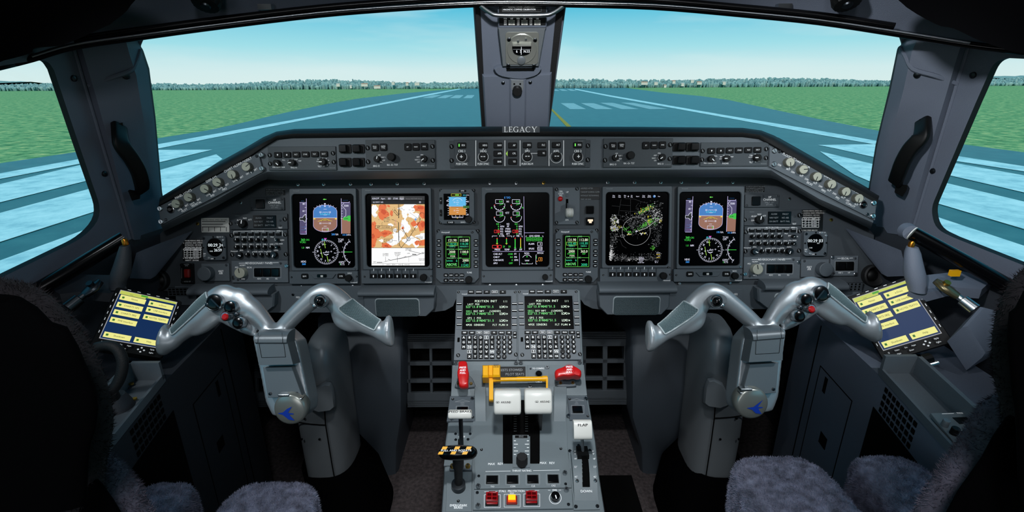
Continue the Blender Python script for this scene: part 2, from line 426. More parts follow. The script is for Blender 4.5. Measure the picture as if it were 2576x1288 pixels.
procedural('old_paint', [(.35, (112, 164, 174)), (.7, (140, 186, 192))], 1.5, detail=8)
procedural('yellow_paint', [(.35, (132, 132, 62)), (.7, (150, 146, 66))], 2)
procedural('hazed_foliage', [(.34, (92, 132, 130)), (.5, (116, 152, 150)), (.66, (142, 172, 168))], 1.6, detail=12, sc=(1, 1, .6))  # distance haze is mixed into this blue-green base colour
mat('house_wall', (206, 196, 186), .8); mat('house_roof', (178, 130, 104), .8)
def ground(pts, dz=0.0):
    return [at_z(x, y, GZ+dz) for x, y in pts]
def patch(m, pts, dz, ma):
    tri = tessellate_polygon([[Vector((p.x, p.y, 0)) for p in pts]]); i = len(m.v)
    m.v += [tuple(p) for p in pts]
    for t in tri: m.f.append(tuple(i+k for k in t)); m.m.append(m.mi(ma))
m = MB(); m.face([(-1500, -200, GZ-.05), (1500, -200, GZ-.05), (1500, 1600, GZ-.05), (-1500, 1600, GZ-.05)], 'grass')
o = m.build('grass_field', fix=False); tag(o, 'green grass fields either side of the runway', 'grass', None, 'stuff')
m = MB()
patch(m, [Vector((-26, -8, GZ))]+ground([(-250, 442), (0, 410.6), (201, 381), (396, 348), (521, 328), (592, 313), (717, 283.6), (820, 262), (901, 248), (1012, 235), (1116, 226), (1200, 221),
                         (1400, 220.5), (1572, 220.7), (1665, 232.7), (1763, 241.6), (1830, 251), (1910, 268), (2062, 300), (2210, 329), (2417, 362.4), (2576, 383), (2800, 408)])
      + [Vector((26, -8, GZ))], 0, 'asphalt')
struct(m, 'runway', 'teal grey asphalt runway ahead of the windscreen')
def marking(name, polys, label, ma='paint', group=None):
    m = MB()
    for p in polys: patch(m, ground(p, .012), 0, ma)
    return tag(m.build(name, fix=False), label, 'runway marking', group)
marking('edge_line', [[(-150, 464), (-150, 482), (0, 450), (210, 410), (396, 374), (780, 299), (1080, 240), (1160, 224), (1155, 223), (1075, 237), (780, 293.5), (396, 363), (210, 398), (0, 436)]],
        'long white line along the left edge of the runway', 'paint')
marking('edge_line', [[(1447, 223), (1531, 239), (1830, 290.5), (2023, 322), (2205, 354), (2398, 391), (2576, 418), (2700, 436), (2700, 452), (2576, 431), (2398, 404), (2205, 364), (2023, 332), (1830, 296.5), (1531, 242.5), (1445, 225)]],
        'long white line along the right edge of the runway', 'paint')
marking('centre_line', [[(1330, 214), (1386, 271), (1450, 330), (1436, 330), (1381, 271), (1328, 214)]], 'yellow guide line beside the foot of the centre post', 'yellow_paint')
LT = [[(1061, 246.5), (1088, 246.5), (1112, 239), (1090, 239)], [(1098, 247), (1121, 247), (1142.5, 239.3), (1119, 239.3)], [(1131, 247), (1156, 247), (1166.6, 239.3), (1146, 239.3)], [(1165, 247), (1187, 247), (1194, 239.3), (1175.5, 239.3)]]
for p, w in zip(LT, ('outermost', 'second from outside', 'third from outside', 'innermost')):
    marking('threshold_bar', [p], w+' of the four small white bars left of the centre post', 'old_paint', 'white bars left of the centre post')
RT = [[(1410, 259.5), (1443, 259.5), (1475, 274.6), (1434, 274.6)], [(1461, 259.5), (1493, 259.5), (1543, 274.6), (1498.6, 274.6)], [(1509, 258.6), (1542, 258.6), (1608, 274.6), (1564.6, 274.6)], [(1561, 258), (1593, 258.6), (1680.7, 274.3), (1634, 274.6)]]
for p, w in zip(RT, ('nearest the centre post', 'second from the centre post', 'third from the centre post', 'farthest from the centre post')):
    marking('threshold_bar', [p], 'white bar on the runway, '+w+' in the right windscreen', 'old_paint', 'white bars in the right windscreen')
for p, w in (([(1393, 228.5), (1408, 228.5), (1400, 225), (1393, 225)], 'left'), ([(1414, 228.5), (1430, 228.5), (1418, 224.5), (1405, 224.5)], 'middle'), ([(1436, 228.5), (1452, 228.5), (1437, 224), (1425, 224)], 'right')):
    marking('threshold_bar', [p], w+' of three tiny far white bars on the runway horizon', 'old_paint', 'tiny far white bars')
for p, w in (([(-120, 495), (0, 463), (214, 412), (300, 390), (398, 377), (535, 376.5), (508, 382.7), (402, 408), (229, 452), (0, 509), (-120, 545)], 'first broad pale band beside the left edge line'),
             ([(-120, 572), (0, 535.5), (235, 472), (404, 427), (544, 388), (560, 400), (405, 500), (254, 527), (0, 608.5), (-120, 652)], 'second broad pale band out from the left edge line'),
             ([(-200, 730), (0, 655), (240, 568), (420, 510), (430, 620), (200, 720), (-100, 800)], 'broad pale band nearest under the left side window')):
    marking('paint_band', [p], w, 'paint', 'broad pale bands left')
for p, w in (([(2057, 364.6), (2202, 362.7), (2394, 408.5), (2576, 441), (2700, 462), (2700, 512), (2576, 484), (2380, 439), (2197.6, 395), (2100, 373)], 'first broad pale band beside the right edge line'),
             ([(2062, 380.5), (2192, 411.6), (2375.5, 459), (2576, 507), (2700, 536), (2700, 614), (2576, 576), (2349.5, 509), (2185, 455), (2150, 440)], 'second broad pale band out from the right edge line'),
             ([(2190, 500), (2350, 543), (2576, 618), (2760, 676), (2760, 800), (2400, 720), (2180, 600)], 'broad pale band nearest under the right side window')):
    marking('paint_band', [p], w, 'paint', 'broad pale bands right')
def hill(name, x0, x1, Y, hfun, ma, label, depth=30, n=160, jag=.5):
    m = MB(); A, B_, D = [], [], []
    for k in range(n+1):
        x = x0+(x1-x0)*k/n; h = hfun(x)+rnd.uniform(0, jag); y = Y+rnd.uniform(-3, 3)
        A.append((x, y, GZ-.2)); B_.append((x, y+depth*.3, GZ+h*.75+rnd.uniform(-.3, .3)*jag)); D.append((x, y+depth, GZ+h))
    E = [(p[0], p[1]+depth, GZ-.2) for p in D]
    m.rings([A, B_, D, E], ma, cap1=False, close=False)
    return tag(m.build(name, ang=80, fix=False), label, 'trees', None, 'stuff')
bump_ = lambda x, c, w, h: h*math.exp(-((x-c)/w)**2)
def tree_band(name, x0, x1, Y, depth, hfun, n, label):              # many small rounded crowns in one mass
    m = MB(); q = random.Random(3)
    for k in range(n):
        x = q.uniform(x0, x1); u = q.random(); h = hfun(x)*(.45+.55*u)*q.uniform(.8, 1.12); r = q.uniform(.3, .8); y = Y+depth*u; rx, rz = r*q.uniform(.9, 1.8), r*q.uniform(.8, 1.3); p = q.uniform(0, 6)
        L = [[(x+rx*s_*math.cos(p+2*math.pi*i/6)*q.uniform(.6, 1.35), y+r*s_*math.sin(p+2*math.pi*i/6), GZ+max(z+q.uniform(-.15, .15), -.1)) for i in range(6)] for s_, z in ((.6, -.1), (1, h-rz*1.1), (.85, h-rz*.45), (.4, h))]
        m.rings(L, q.choice(('hazed_foliage', 'hazed_foliage', 'hazed_foliage_light', 'hazed_foliage_dark')))
    return tag(m.build(name, ang=180), label, 'trees', None, 'stuff')
procedural('hazed_foliage_light', [(.34, (112, 146, 142)), (.66, (146, 174, 168))], .9); procedural('hazed_foliage_dark', [(.34, (84, 122, 124)), (.66, (108, 144, 144))], .9)  # both tones carry the same painted haze
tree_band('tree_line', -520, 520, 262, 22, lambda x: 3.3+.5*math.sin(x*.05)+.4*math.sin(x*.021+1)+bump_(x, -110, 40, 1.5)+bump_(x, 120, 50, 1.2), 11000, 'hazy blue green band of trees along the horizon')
hill('wooded_hill', -900, -480, 470, lambda x: 5+bump_(x, -640, 90, 8), 'hazed_foliage', 'low wooded hill in the left side window', 60, 120, .8)
hill('wooded_hill', 430, 900, 440, lambda x: 5+bump_(x, 640, 100, 9), 'hazed_foliage', 'low wooded hill in the right side window', 60, 120, .8)
for i, (x, y, w) in enumerate([(852, 211, 12), (918, 210.5, 22), (884, 215, 6), (950, 216, 22), (990, 206.5, 10), (1025, 208.5, 9), (1050, 208, 16), (1620, 206.5, 22), (1649, 207, 12), (1694, 203.5, 10),
                               (1740, 201.5, 10), (1758, 206, 16), (1820, 206.5, 10), (1672, 214, 8), (1716, 210, 10)]):
    p = at_y(x, y, 261.2); W_ = w/1250*262/2*.7; m = MB(); z0 = GZ-.2
    m.brick(p.x-W_, p.x+W_, 260, 261.4, p.z-1.3, p.z-.05, 'house_wall')
    m.rings([[(p.x-W_-.1, 259.9, p.z-.05), (p.x+W_+.1, 259.9, p.z-.05), (p.x+W_+.1, 261.5, p.z-.05), (p.x-W_-.1, 261.5, p.z-.05)], [(p.x-W_*.8, 260.6, p.z+.25), (p.x+W_*.8, 260.6, p.z+.25), (p.x+W_*.8, 260.8, p.z+.25), (p.x-W_*.8, 260.8, p.z+.25)]], 'house_roof' if i % 2 else 'house_wall')
    wsolo('distant_building', m, 'tiny pale building among the trees on the horizon', 'building', 'distant buildings on the horizon')
# ================================================================ cockpit shell
def mirror(p): return Vector((-p[0], p[1], p[2]))
CT, CB, OC = at_y(1200, 20, 1.32), at_y(1213, 318, 1.45), at_y(357, 100, 1.16)
CT.x = CB.x = -.1
WL = plane3(CB, CT, OC)
WR = plane3(mirror(CB), mirror(CT), mirror(OC))
FT, FB = at_y(185, 105, 1.07), at_y(330, 600, 1.147)
AFT = Vector((-1.0, .25, 1.1))
SL = plane3(FB, FT, AFT); SR = plane3(mirror(FB), mirror(FT), mirror(AFT))
def toward(pl):                                                      # +1 if the plane's normal looks at the camera
    return 1 if (CAM-pl.O).dot(pl.N) > 0 else -1
def rpoly(pts, n=5):                                                 # (x, y[, radius]) -> rounded outline in px
    out = []; N = len(pts)
    for i, p in enumerate(pts):
        r = p[2] if len(p) > 2 else 0
        P, A, B_ = Vector(p[:2]), Vector(pts[i-1][:2]), Vector(pts[(i+1) % N][:2])
        if r:
            a = P+(A-P).normalized()*min(r, (A-P).length*.49); b = P+(B_-P).normalized()*min(r, (B_-P).length*.49)
            for k in range(n+1):
                t = k/n; out.append(tuple(a*(1-t)**2+P*2*t*(1-t)+b*t*t))
        else: out.append(tuple(P))
    return out
def holed(m, pl, outer, holes, ma, reveal=.035, rm='trim_dark', dz=0.0):
    s = toward(pl); O = [Vector((*pl.uv(*p), 0)) for p in outer]; H = [[Vector((*pl.uv(*p), 0)) for p in h] for h in holes]
    tri = tessellate_polygon([O]+H); i = len(m.v)
    for p in O+[q for h in H for q in h]: m.v.append(tuple(pl.pt(p.x, p.y, dz*s)))
    for t in tri: m.f.append(tuple(i+k for k in t)); m.m.append(m.mi(ma))
    for h in H:
        A = [pl.pt(p.x, p.y, dz*s) for p in h]; B_ = [pl.pt(p.x, p.y, (dz-reveal)*s) for p in h]
        m.rings([A, B_], rm, cap1=False)
def pane(name, pl, pts, back):
    m = MB(); s = toward(pl)
    m.face([pl.pt(*pl.uv(*p), -back*s) for p in pts], 'window_glass')
    return struct(m, name)
g = bpy.data.materials.new('window_glass'); g.use_nodes = True; t = g.node_tree; t.nodes.clear()
tr = t.nodes.new('ShaderNodeBsdfTransparent'); gl = t.nodes.new('ShaderNodeBsdfGlossy'); ms = t.nodes.new('ShaderNodeMixShader'); ou = t.nodes.new('ShaderNodeOutputMaterial')
fn = t.nodes.new('ShaderNodeFresnel'); fn.inputs[0].default_value = 1.2; tr.inputs[0].default_value = (.97, .99, .985, 1); gl.inputs['Roughness'].default_value = .02
t.links.new(fn.outputs[0], ms.inputs[0]); t.links.new(tr.outputs[0], ms.inputs[1]); t.links.new(gl.outputs[0], ms.inputs[2]); t.links.new(ms.outputs[0], ou.inputs[0]); MATS['window_glass'] = g
WINL = rpoly([(360, 97, 14), (560, 68), (800, 41), (1000, 25), (1192, 14), (1213, 318), (1214, 334), (735, 342), (640, 378), (409, 510), (405, 490), (388, 300), (372, 178), (356, 130, 6), (350, 122, 4)])
WINR = rpoly([(1423, 12), (1640, 20), (1860, 36), (2060, 59), (2248, 86, 16), (2264, 92, 10), (2272, 118, 4), (2262, 124, 8), (2240, 230), (2206, 370), (2188, 480), (1960, 352), (1870, 334), (1379, 332), (1381, 318)])
SIDL = rpoly([(-300, 222), (0, 166), (81, 153, 10), (120, 152, 16), (136, 177), (194, 350), (259, 540, 40), (214, 596, 40), (0, 700), (-300, 845)])
SIDR = rpoly([(2860, 168), (2576, 148), (2533, 146), (2500, 156, 24), (2454, 260), (2342, 524, 20), (2352, 575, 30), (2400, 598), (2576, 668), (2860, 785)])
# side walls: window panel, lower wall, front post
def side(name, S, F1, F2, WP, outerS, hole, wpost, sx):
    m = MB()
    holed(m, S, outerS, [hole], 'trim', .014, 'rubber')
    # front post from the fold to the windscreen edge
    n = 8; A = [F1.lerp(F2, k/n) for k in range(n+1)]
    top = [WP.hit(*wpost[0])] ; B_ = [Vector(WP.pt(*WP.uv(*wpost[min(k, len(wpost)-1)]))) for k in range(len(wpost))]
    A = [F1.lerp(F2, k/(len(B_)-1)) for k in range(len(B_))]
    mid = [a.lerp(b, .12)+Vector((-sx*.012, -.02, 0)) for a, b in zip(A, B_)]; mid2 = [a.lerp(b, .8)+Vector((-sx*.02, -.03, 0)) for a, b in zip(A, B_)]
    m.rings([A, mid, mid2, B_], 'trim', cap1=False, close=False)
    # down to the sill and the floor
    a0, a1 = S.hit(*outerS[-1]), S.hit(*outerS[-2])
    X = F2.x
    low = [(X, F2.y, F2.z), (X, 1.62, .80), (X, 1.62, 0), (X*1.02, -1.2, 0), (X*1.06, -1.2, .62), (X*1.0, F2.y, .62)]
    q = [F2]+[S.hit(*outerS[k]) for k in (2, 3, 4)]; q.append(Vector((q[-1].x, min(q[-1].y, -1.2), q[-1].z)))
    m.rings([q, [(p.x*(1.0 if i else 1.0), p.y, -.01) for i, p in enumerate(q)]], 'trim_dark', cap1=False, close=False)
    m.face([F2, (X, 1.62, .82), (X, 1.62, -.01), (X, F2.y, -.01)], 'trim_dark')
    return struct(m, name)
WPL = [(349, 103), (358, 136), (372, 178), (380, 240), (388, 300), (396, 390), (405, 490), (410, 530), (412, 585)]
WPR = [(2276, 98), (2261, 124), (2240, 230), (2222, 300), (2206, 370), (2196, 430), (2188, 480), (2186, 520), (2184, 570)]
FTR, FBR = mirror(FT), mirror(FB)
side('wall_left', SL, FT, FB, WL, [(185, 105), (330, 600), (300, 625), (-60, 800), (-700, 1150), (-700, 250), (-300, 190), (0, 140)], SIDL, WPL, -1)
side('wall_right', SR, FTR, FBR, WR, [(2440, 102), (2281, 590), (2310, 612), (2640, 760), (3300, 1090), (3300, 180), (2860, 140), (2576, 118)], SIDR, WPR, 1)
pane('window_1', SL, SIDL, .012); pane('window_2', WL, WINL, .01); pane('window_3', WR, WINR, .01); pane('window_4', SR, SIDR, .012)
# header above the windscreens
def header(name, pl, hole, outer):
    m = MB(); holed(m, pl, outer, [hole], 'trim', .012, 'rubber'); return struct(m, name)
header('trim_1', WL, WINL, [(1250, -12), (1262, 345), (730, 352), (650, 388), (412, 530), (400, 490), (384, 300), (368, 178), (346, 120), (185, 104), (185, 90), (350, 66), (560, 40), (800, 12), (1000, -4)])
header('trim_2', WR, WINR, [(1370, -12), (1352, 345), (1872, 344), (1958, 362), (2190, 500), (2192, 480), (2210, 370), (2244, 230), (2278, 112), (2440, 104), (2440, 90), (2260, 62), (2060, 32), (1860, 8), (1640, -6)])
# centre post
CP = Plane(at_y(1303, 200, 1.355), (1, 0, 0), CT-CB)
m = MB(); fr = Fr(CP, 'px', 1303, 160); m.fr = fr
m.prism([(1193, -20), (1213, 322), (1243, 322), (1208, -20)], -40, 0, 'rubber'); m.prism([(1401, -20), (1363, 322), (1381, 322), (1423, -20)], -40, 0, 'rubber')
m.prism([(1206, -20), (1216, 188), (1241, 330), (1364, 330), (1384, 183), (1404, -20)], -40, 2, 'trim', 2)
m.prism([(1213, 186), (1222, 330), (1380, 330), (1388, 181)], -30, 9, 'trim', 6)
m.rp(1281, 190, 1322, 330, 2, 16, 'trim', 4, 4)
mw = CP.mat(*fr.o); o = m.build('trim_3'); o.matrix_world = mw; tag(o, 'grey centre post between the two windscreens', None, None, 'structure')
# ceiling, floor, bulkheads
m = MB()
RAIL = [(-60, 172), (0, 158), (80, 138), (185, 108), (350, 84), (560, 56), (800, 28), (1000, 12), (1190, 2), (1305, 0), (1420, 2), (1640, 8), (1860, 26), (2060, 46), (2250, 74), (2440, 104), (2576, 120), (2640, 130)]
def rail_y(x):
    d = abs(x-1305)/1120; return 1.27-.23*min(d, 1.2)**1.6
R3 = [at_y(x, y, rail_y(x)) for x, y in RAIL]
L0 = [(p.x*1.0, p.y+.02, p.z) for p in R3]; L1 = [(p.x*.99, p.y-.06, p.z+.075) for p in R3]; L2 = [(p.x*.96, .6, 1.44+.10*math.cos(p.x*1.3)) for p in R3]; L3 = [(p.x*.96, 0, 1.58+.09*math.cos(p.x*1.3)) for p in R3]; L4 = [(p.x*1.0, -1.2, 1.6+.09*math.cos(p.x*1.3)) for p in R3]
m.rings([L0, L1, L2, L3, L4], 'trim', cap1=False, close=False)
for L in ((L0, -1), (L4, 1)): pass
struct(m, 'ceiling', 'grey cockpit ceiling lining above the windscreens')
m = MB(); m.brick(-1.25, 1.25, -1.2, 1.7, -.05, 0, 'carpet'); struct(m, 'floor', 'dark brown carpet of the cockpit floor')
m = MB(); m.brick(-1.25, 1.25, -1.25, -1.2, 0, 1.75, 'trim_dark'); struct(m, 'wall_back')
m = MB(); m.brick(-1.2, 1.2, 1.62, 1.66, -.02, .82, 'void'); struct(m, 'wall_front', 'black bulkhead behind the pedals')
# upper side walls close the shell between window panel and ceiling
for nm, S, sx, pts in (('trim_4', SL, -1, [(185, 105), (0, 140), (-300, 190), (-700, 250)]), ('trim_5', SR, 1, [(2440, 102), (2576, 118), (2860, 140), (3300, 180)])):
    m = MB(); A = [S.hit(*p) for p in pts]; A.append(Vector((A[-1].x, -1.2, A[-1].z)))
    B_ = [Vector((sx*.86, a.y-.05 if i == 0 else a.y, 1.34+.05*i)) for i, a in enumerate(A)]
    D = [Vector((sx*.80, a.y, 1.70)) for a in A]
    m.rings([A, B_, D], 'trim_dark', cap1=False, close=False); struct(m, nm)

# unseen fuselage skin above the side windows, added to keep sunlight out
m = MB(); P_ = [[(-1.32, y, 1.36), (-1.32, y, 1.62), (-.9, y, 1.80), (.9, y, 1.80), (1.32, y, 1.62), (1.32, y, 1.36)] for y in (-1.35, .95)]
P_.append([(-1.05, 1.22, 1.42), (-1.0, 1.22, 1.5), (-.7, 1.22, 1.58), (.7, 1.22, 1.58), (1.0, 1.22, 1.5), (1.05, 1.22, 1.42)])
P_.append([(-.95, 1.22, 1.40), (-.85, 1.24, 1.41), (-.5, 1.28, 1.43), (.5, 1.28, 1.43), (.85, 1.24, 1.41), (.95, 1.22, 1.40)])
m.rings(P_, 'trim_dark', cap1=False, close=False); struct(m, 'trim_6')

for nm, q in (('trim_7', ((473, 585, 1.26), (343, 636, 1.16), (326, 700, 1.14), (378, 702, 1.22))), ('trim_8', ((2137, 578, 1.26), (2267, 630, 1.16), (2284, 694, 1.14), (2232, 696, 1.22)))):
    m = MB(); A_ = [at_depth(x, y, d) for x, y, d in q]; m.rings([[p+Vector((0, .02, 0)) for p in A_], A_], 'trim', cap0=True); struct(m, nm)
# ================================================================ glareshield
GC = [((402, 497), (399, 520), (405, 568), (412, 582)), ((520, 425), (520, 457), (540, 505), (545, 519)), ((620, 370), (630, 396), (650, 442), (655, 457)),
      ((662, 345), (664, 372), (672, 432), (672, 451)), ((695, 331), (697, 352), (700, 431), (700, 453)), ((740, 324.5), (735, 348), (740, 431), (740, 453)),
      ((1000, 319.5), (1000, 345), (1000, 429), (1000, 450)), ((1305, 318), (1305, 343), (1305, 427), (1305, 447)), ((1610, 319), (1610, 344), (1610, 427), (1610, 446)),
      ((1868, 321.5), (1868, 345), (1875, 425), (1875, 446)), ((1915, 328), (1908, 350), (1915, 426), (1915, 447)), ((1948, 341), (1942, 368), (1940, 428), (1940, 448)),
      ((1988, 364), (1978, 390), (1958, 440), (1955, 453)), ((2085, 418), (2080, 448), (2060, 500), (2058, 513)), ((2212, 493), (2206, 515), (2196, 560), (2190, 576))]
gs = world_thing('glareshield', 'black rimmed grey glareshield spanning the cockpit below the windscreens', 'glareshield', GLARE.pt(0, -.06, -.1))
H = GLARE.hith; MID = lambda a, b, t: (a[0]+(b[0]-a[0])*t, a[1]+(b[1]-a[1])*t)
m = MB(); D0 = []
for k, (o_, i_, l_, u_) in enumerate(GC):
    p = H(*o_, -.03); D0.append(Vector((p.x*.98, p.y+.22, p.z-.075)))
rows = [D0, [H(*c[0], -.03) for c in GC], [H(*MID(c[0], c[1], .22), -.004) for c in GC], [H(*MID(c[0], c[1], .5), .006) for c in GC], [H(*MID(c[0], c[1], .85), .004) for c in GC], [H(*c[1], -.003) for c in GC]]
m.rings(rows, 'rubber', cap1=False, close=False); wpart('rim', m, gs, 'thick black rubber rim', 60)
m = MB(); m.rings([[(-.93, 1.30, D0[0].z-.05)]+[tuple(p) for p in D0]+[(.93, 1.30, D0[-1].z-.05)], [(-.93, 1.615, .80)]+[(max(-.92, min(.92, p.x)), 1.615, .80) for p in D0]+[(.93, 1.615, .80)]], 'rubber', cap1=False, close=False); wpart('skylight_block', m, gs, None, 60)  # last part: unseen sheet added to block skylight leaking in below the windscreens
m = MB()
m.rings([[H(*MID(c[0], c[1], .86), -.004) for c in GC], [H(*c[1], -.004) for c in GC], [H(*MID(c[1], c[2], .07), -.004) for c in GC], [H(*c[2], -.004) for c in GC], [H(*MID(c[2], c[3], .15), -.007) for c in GC], [H(*c[3], -.05) for c in GC], [H(*c[3], -.11) for c in GC]], 'panel', cap1=False, close=False)
wpart('face', m, gs, None, 24)
# the name plate: serif capitals cut in a dark plate
def serif(m, t, x, y, h, z, ma, gap):
    S = h; w = .13; q = .05                                     # stem and hairline in cap heights
    def bar(x0, y0, x1, y1, wd): m.line(x+x0*S, y-y0*S, x+x1*S, y-y1*S, wd*S, z, ma)
    for c in t:
        if c == 'L': bar(.14, 0, .14, 1, w); bar(0, .97, .3, .97, q); bar(0, .03, .62, .03, q); bar(.60, 0, .62, .24, q); adv = .66
        elif c == 'E': bar(.14, 0, .14, 1, w); bar(0, .97, .58, .97, q); bar(0, .03, .62, .03, q); bar(.14, .5, .46, .5, q); bar(.57, 1, .57, .78, q); bar(.60, 0, .62, .24, q); bar(.46, .4, .46, .6, q); adv = .66
        elif c in 'GC':
            n = 22
            for k in range(n):
                a, b = 45+(300-30)*k/n, 45+(300-30)*(k+1)/n
                th = q+ (w-q)*abs(math.cos(R((a+b)/2)))**1.5 if 90 < (a+b)/2 < 270 else q*1.2
                bar(.46+.44*math.cos(R(a)), .5+.49*math.sin(R(a)), .46+.44*math.cos(R(b)), .5+.49*math.sin(R(b)), th)
            bar(.78, .74, .80, 1, q)
            if c == 'G': bar(.76, .02, .76, .42, w); bar(.6, .42, .9, .42, q)
            adv = .92
        elif c == 'A': bar(.06, 0, .42, 1, q); bar(.40, 1, .80, 0, w); bar(.2, .34, .66, .34, q); bar(-.05, .02, .2, .02, q); bar(.62, .02, .95, .02, q); adv = .9
        elif c == 'Y': bar(.04, 1, .44, .44, w); bar(.82, 1, .46, .44, q); bar(.44, 0, .44, .5, w); bar(-.06, .98, .24, .98, q); bar(.68, .98, .96, .98, q); bar(.28, .02, .6, .02, q); adv = .9
        x += (adv+gap)*S
npl = MB(Fr(Plane(H(1310, 326, .010), (1, 0, 0), GLARE.V), 'c2', 1230, 150)); npl.rp(955, 108, 1510, 198, -1, 1.0, 'panel_dark', 4, .4)
serif(npl, 'LEGACY', 985, 190, 80, 1.3, 'print', .21)
o = npl.build('nameplate', gs); o.matrix_world = npl.fr.pl.mat(*npl.fr.o); o['label'] = 'dark nameplate with white serif capitals'
# ---- guidance panel in the middle
def glare_thing(name, label, view, ox, oy, place=None, group=None): return T(name, label, 'control panel', GLARE, view, ox, oy, place, group, h=-4)
t = glare_thing('guidance_panel', 'long autopilot guidance panel in the middle of the glareshield under the nameplate', 'c2', 1215, 505)
m = t.mb(); m.rp(178, 318, 2252, 710, 0, 3, 'unit', 4, .5); m.rp(245, 306, 2182, 692, 3, 5.5, 'unit', 4, .6)
for x in (568, 996, 1220, 1645, 1860): m.line(x, 312, x, 690, 10, 5.8, 'print')
for x, a, b in ((363, 'CRS 1', 'PUSH SYNC'), (678, 'HDG', 'PUSH SYNC'), (1325, 'SPD', 'PUSH IAS-M'), (1752, 'ASEL', None), (2068, 'CRS 2', 'PUSH SYNC')):
    m.txt(a, x, 470, 34, 5.7, 'print', bold=.06, sx=.85)
    if b: m.txt(b, x, 658, 30, 5.7, 'print', bold=.05, sx=.75)
    r = 88 if x == 1752 else 74
    m.arc(x, 555, r, 140, 400, 5, 5.8, 'print', 24)
m.line(1375, 503, 1475, 503, 7, 5.8, 'print'); m.disc(678, 438, 8, 5.8, 'print'); m.disc(1325, 438, 8, 5.8, 'print'); m.txt('Honeywell', 2110, 322, 14, 5.8, 'print_dim')
m.flat([(1010, 508), (1035, 468), (1035, 545)], 6, 'g_olive')
t.add('faceplate', m)
for x, y, s_, lit in ((363, 388, 'FD1', 1), (678, 388, 'HDG', 0), (893, 388, 'NAV', 0), (1108, 388, 'AP', 0), (1325, 384, 'SPD', 0), (1538, 384, 'FLC', 0), (1752, 382, 'ALT', 0), (2066, 382, 'FD2', 1), (893, 508, 'APR', 0), (1108, 508, 'CPL', 0), (1540, 503, 'VS', 0), (893, 628, 'BNK', 0), (1110, 627, 'YD', 0)):
    b = t.mb(); b.rp(x-66, y-42, x+66, y+42, 5, 9, 'key', 14, .8); b.txt(s_, x+24, y-2, 26, 9.2, 'print', bold=.06, sx=.8)
    if lit: b.rect(x-46, y-22, x-30, y+18, 9.2, 'g_lampgreen')
    t.add('button', b)
for x, y, pl in ((363, 558, 1), (678, 556, 0), (1325, 552, 0), (1752, 550, 0), (2068, 555, 1)):
    k = t.knob('knob', x, y, 62, 5, 19, 'black', n=28, ridge=.03)
    b = t.mb(); x2 = x
    if pl: b.rect(x2-20, y-5, x2+20, y+5, 19.3, 'print'); b.rect(x2-5, y-24, x2+5, y+20, 19.35, 'print')
    else: b.rect(x2-32, y-6, x2-6, y+6, 19.3, 'print'); b.rect(x2+6, y-6, x2+32, y+6, 19.3, 'print')
    t.add('marking', b, k)
for x, y in ((210, 402), (210, 608), (2218, 390), (2218, 598)): t.screw(x, y, 34, 3, 'key', 'print_dim', 'fastener')
# ---- display controllers (full/hsi, course buttons)
def display_controller(label, place):
    t = glare_thing('display_controller', label, 'c1', 1895, 455, place, 'display controllers on the glareshield')
    m = t.mb(); m.rp(1440, 272, 2348, 640, 0, 5, 'unit', 3, .6)
    m.txt('BRG O', 1583, 606, 22, 5.2, 'print'); m.txt('RA -O- TST', 1790, 592, 22, 5.2, 'print'); m.txt('BRG O', 2198, 598, 20, 5.2, 'print'); m.txt('Honeywell', 2290, 603, 14, 5.2, 'print_dim')
    for a, s_ in ((75, 'OFF'), (25, 'NAV 1'), (-20, 'ADF'), (-55, 'FMS')):
        m.txt(s_, 1600+80*math.cos(R(a)), 515-52*math.sin(R(a)), 16, 5.2, 'print'); m.line(1590, 510, 1580+50*math.cos(R(a)), 515-42*math.sin(R(a)), 4, 5.15, 'print')
    for a, s_ in ((110, 'FMS'), (150, 'ADF'), (185, 'NAV 2'), (215, 'OFF')):
        m.txt(s_, 2205+95*math.cos(R(a)), 520-62*math.sin(R(a)), 16, 5.2, 'print'); m.line(2200, 518, 2205+55*math.cos(R(a)), 520-48*math.sin(R(a)), 4, 5.15, 'print')
    t.add('faceplate', m)
    for x, y, s_ in ((1567, 367, 'FULL\nWX'), (1676, 363, 'GSPD\nTTG'), (1992, 362, 'ET'), (2098, 360, 'NAV'), (2205, 356, 'FMS')): t.btn('button', x-47, y-46, x+47, y+46, 5, 9, 'key', s_, 16, 14)
    t.knob('knob', 1600, 518, 40, 5, 16, 'black', mark=75); t.knob('knob', 1790, 492, 50, 5, 22, 'black', ridge=.05); t.knob('knob', 2205, 515, 42, 5, 16, 'black', mark=215)
    for x, y in ((1470, 373), (1475, 552), (2308, 353), (2313, 533)): t.screw(x, y, 30, 5, 'key', 'print_dim', 'fastener')
display_controller('left display controller with course knobs beside the guidance panel', None)
display_controller('right display controller with course knobs beside the guidance panel', vp('c3', 640, 280))
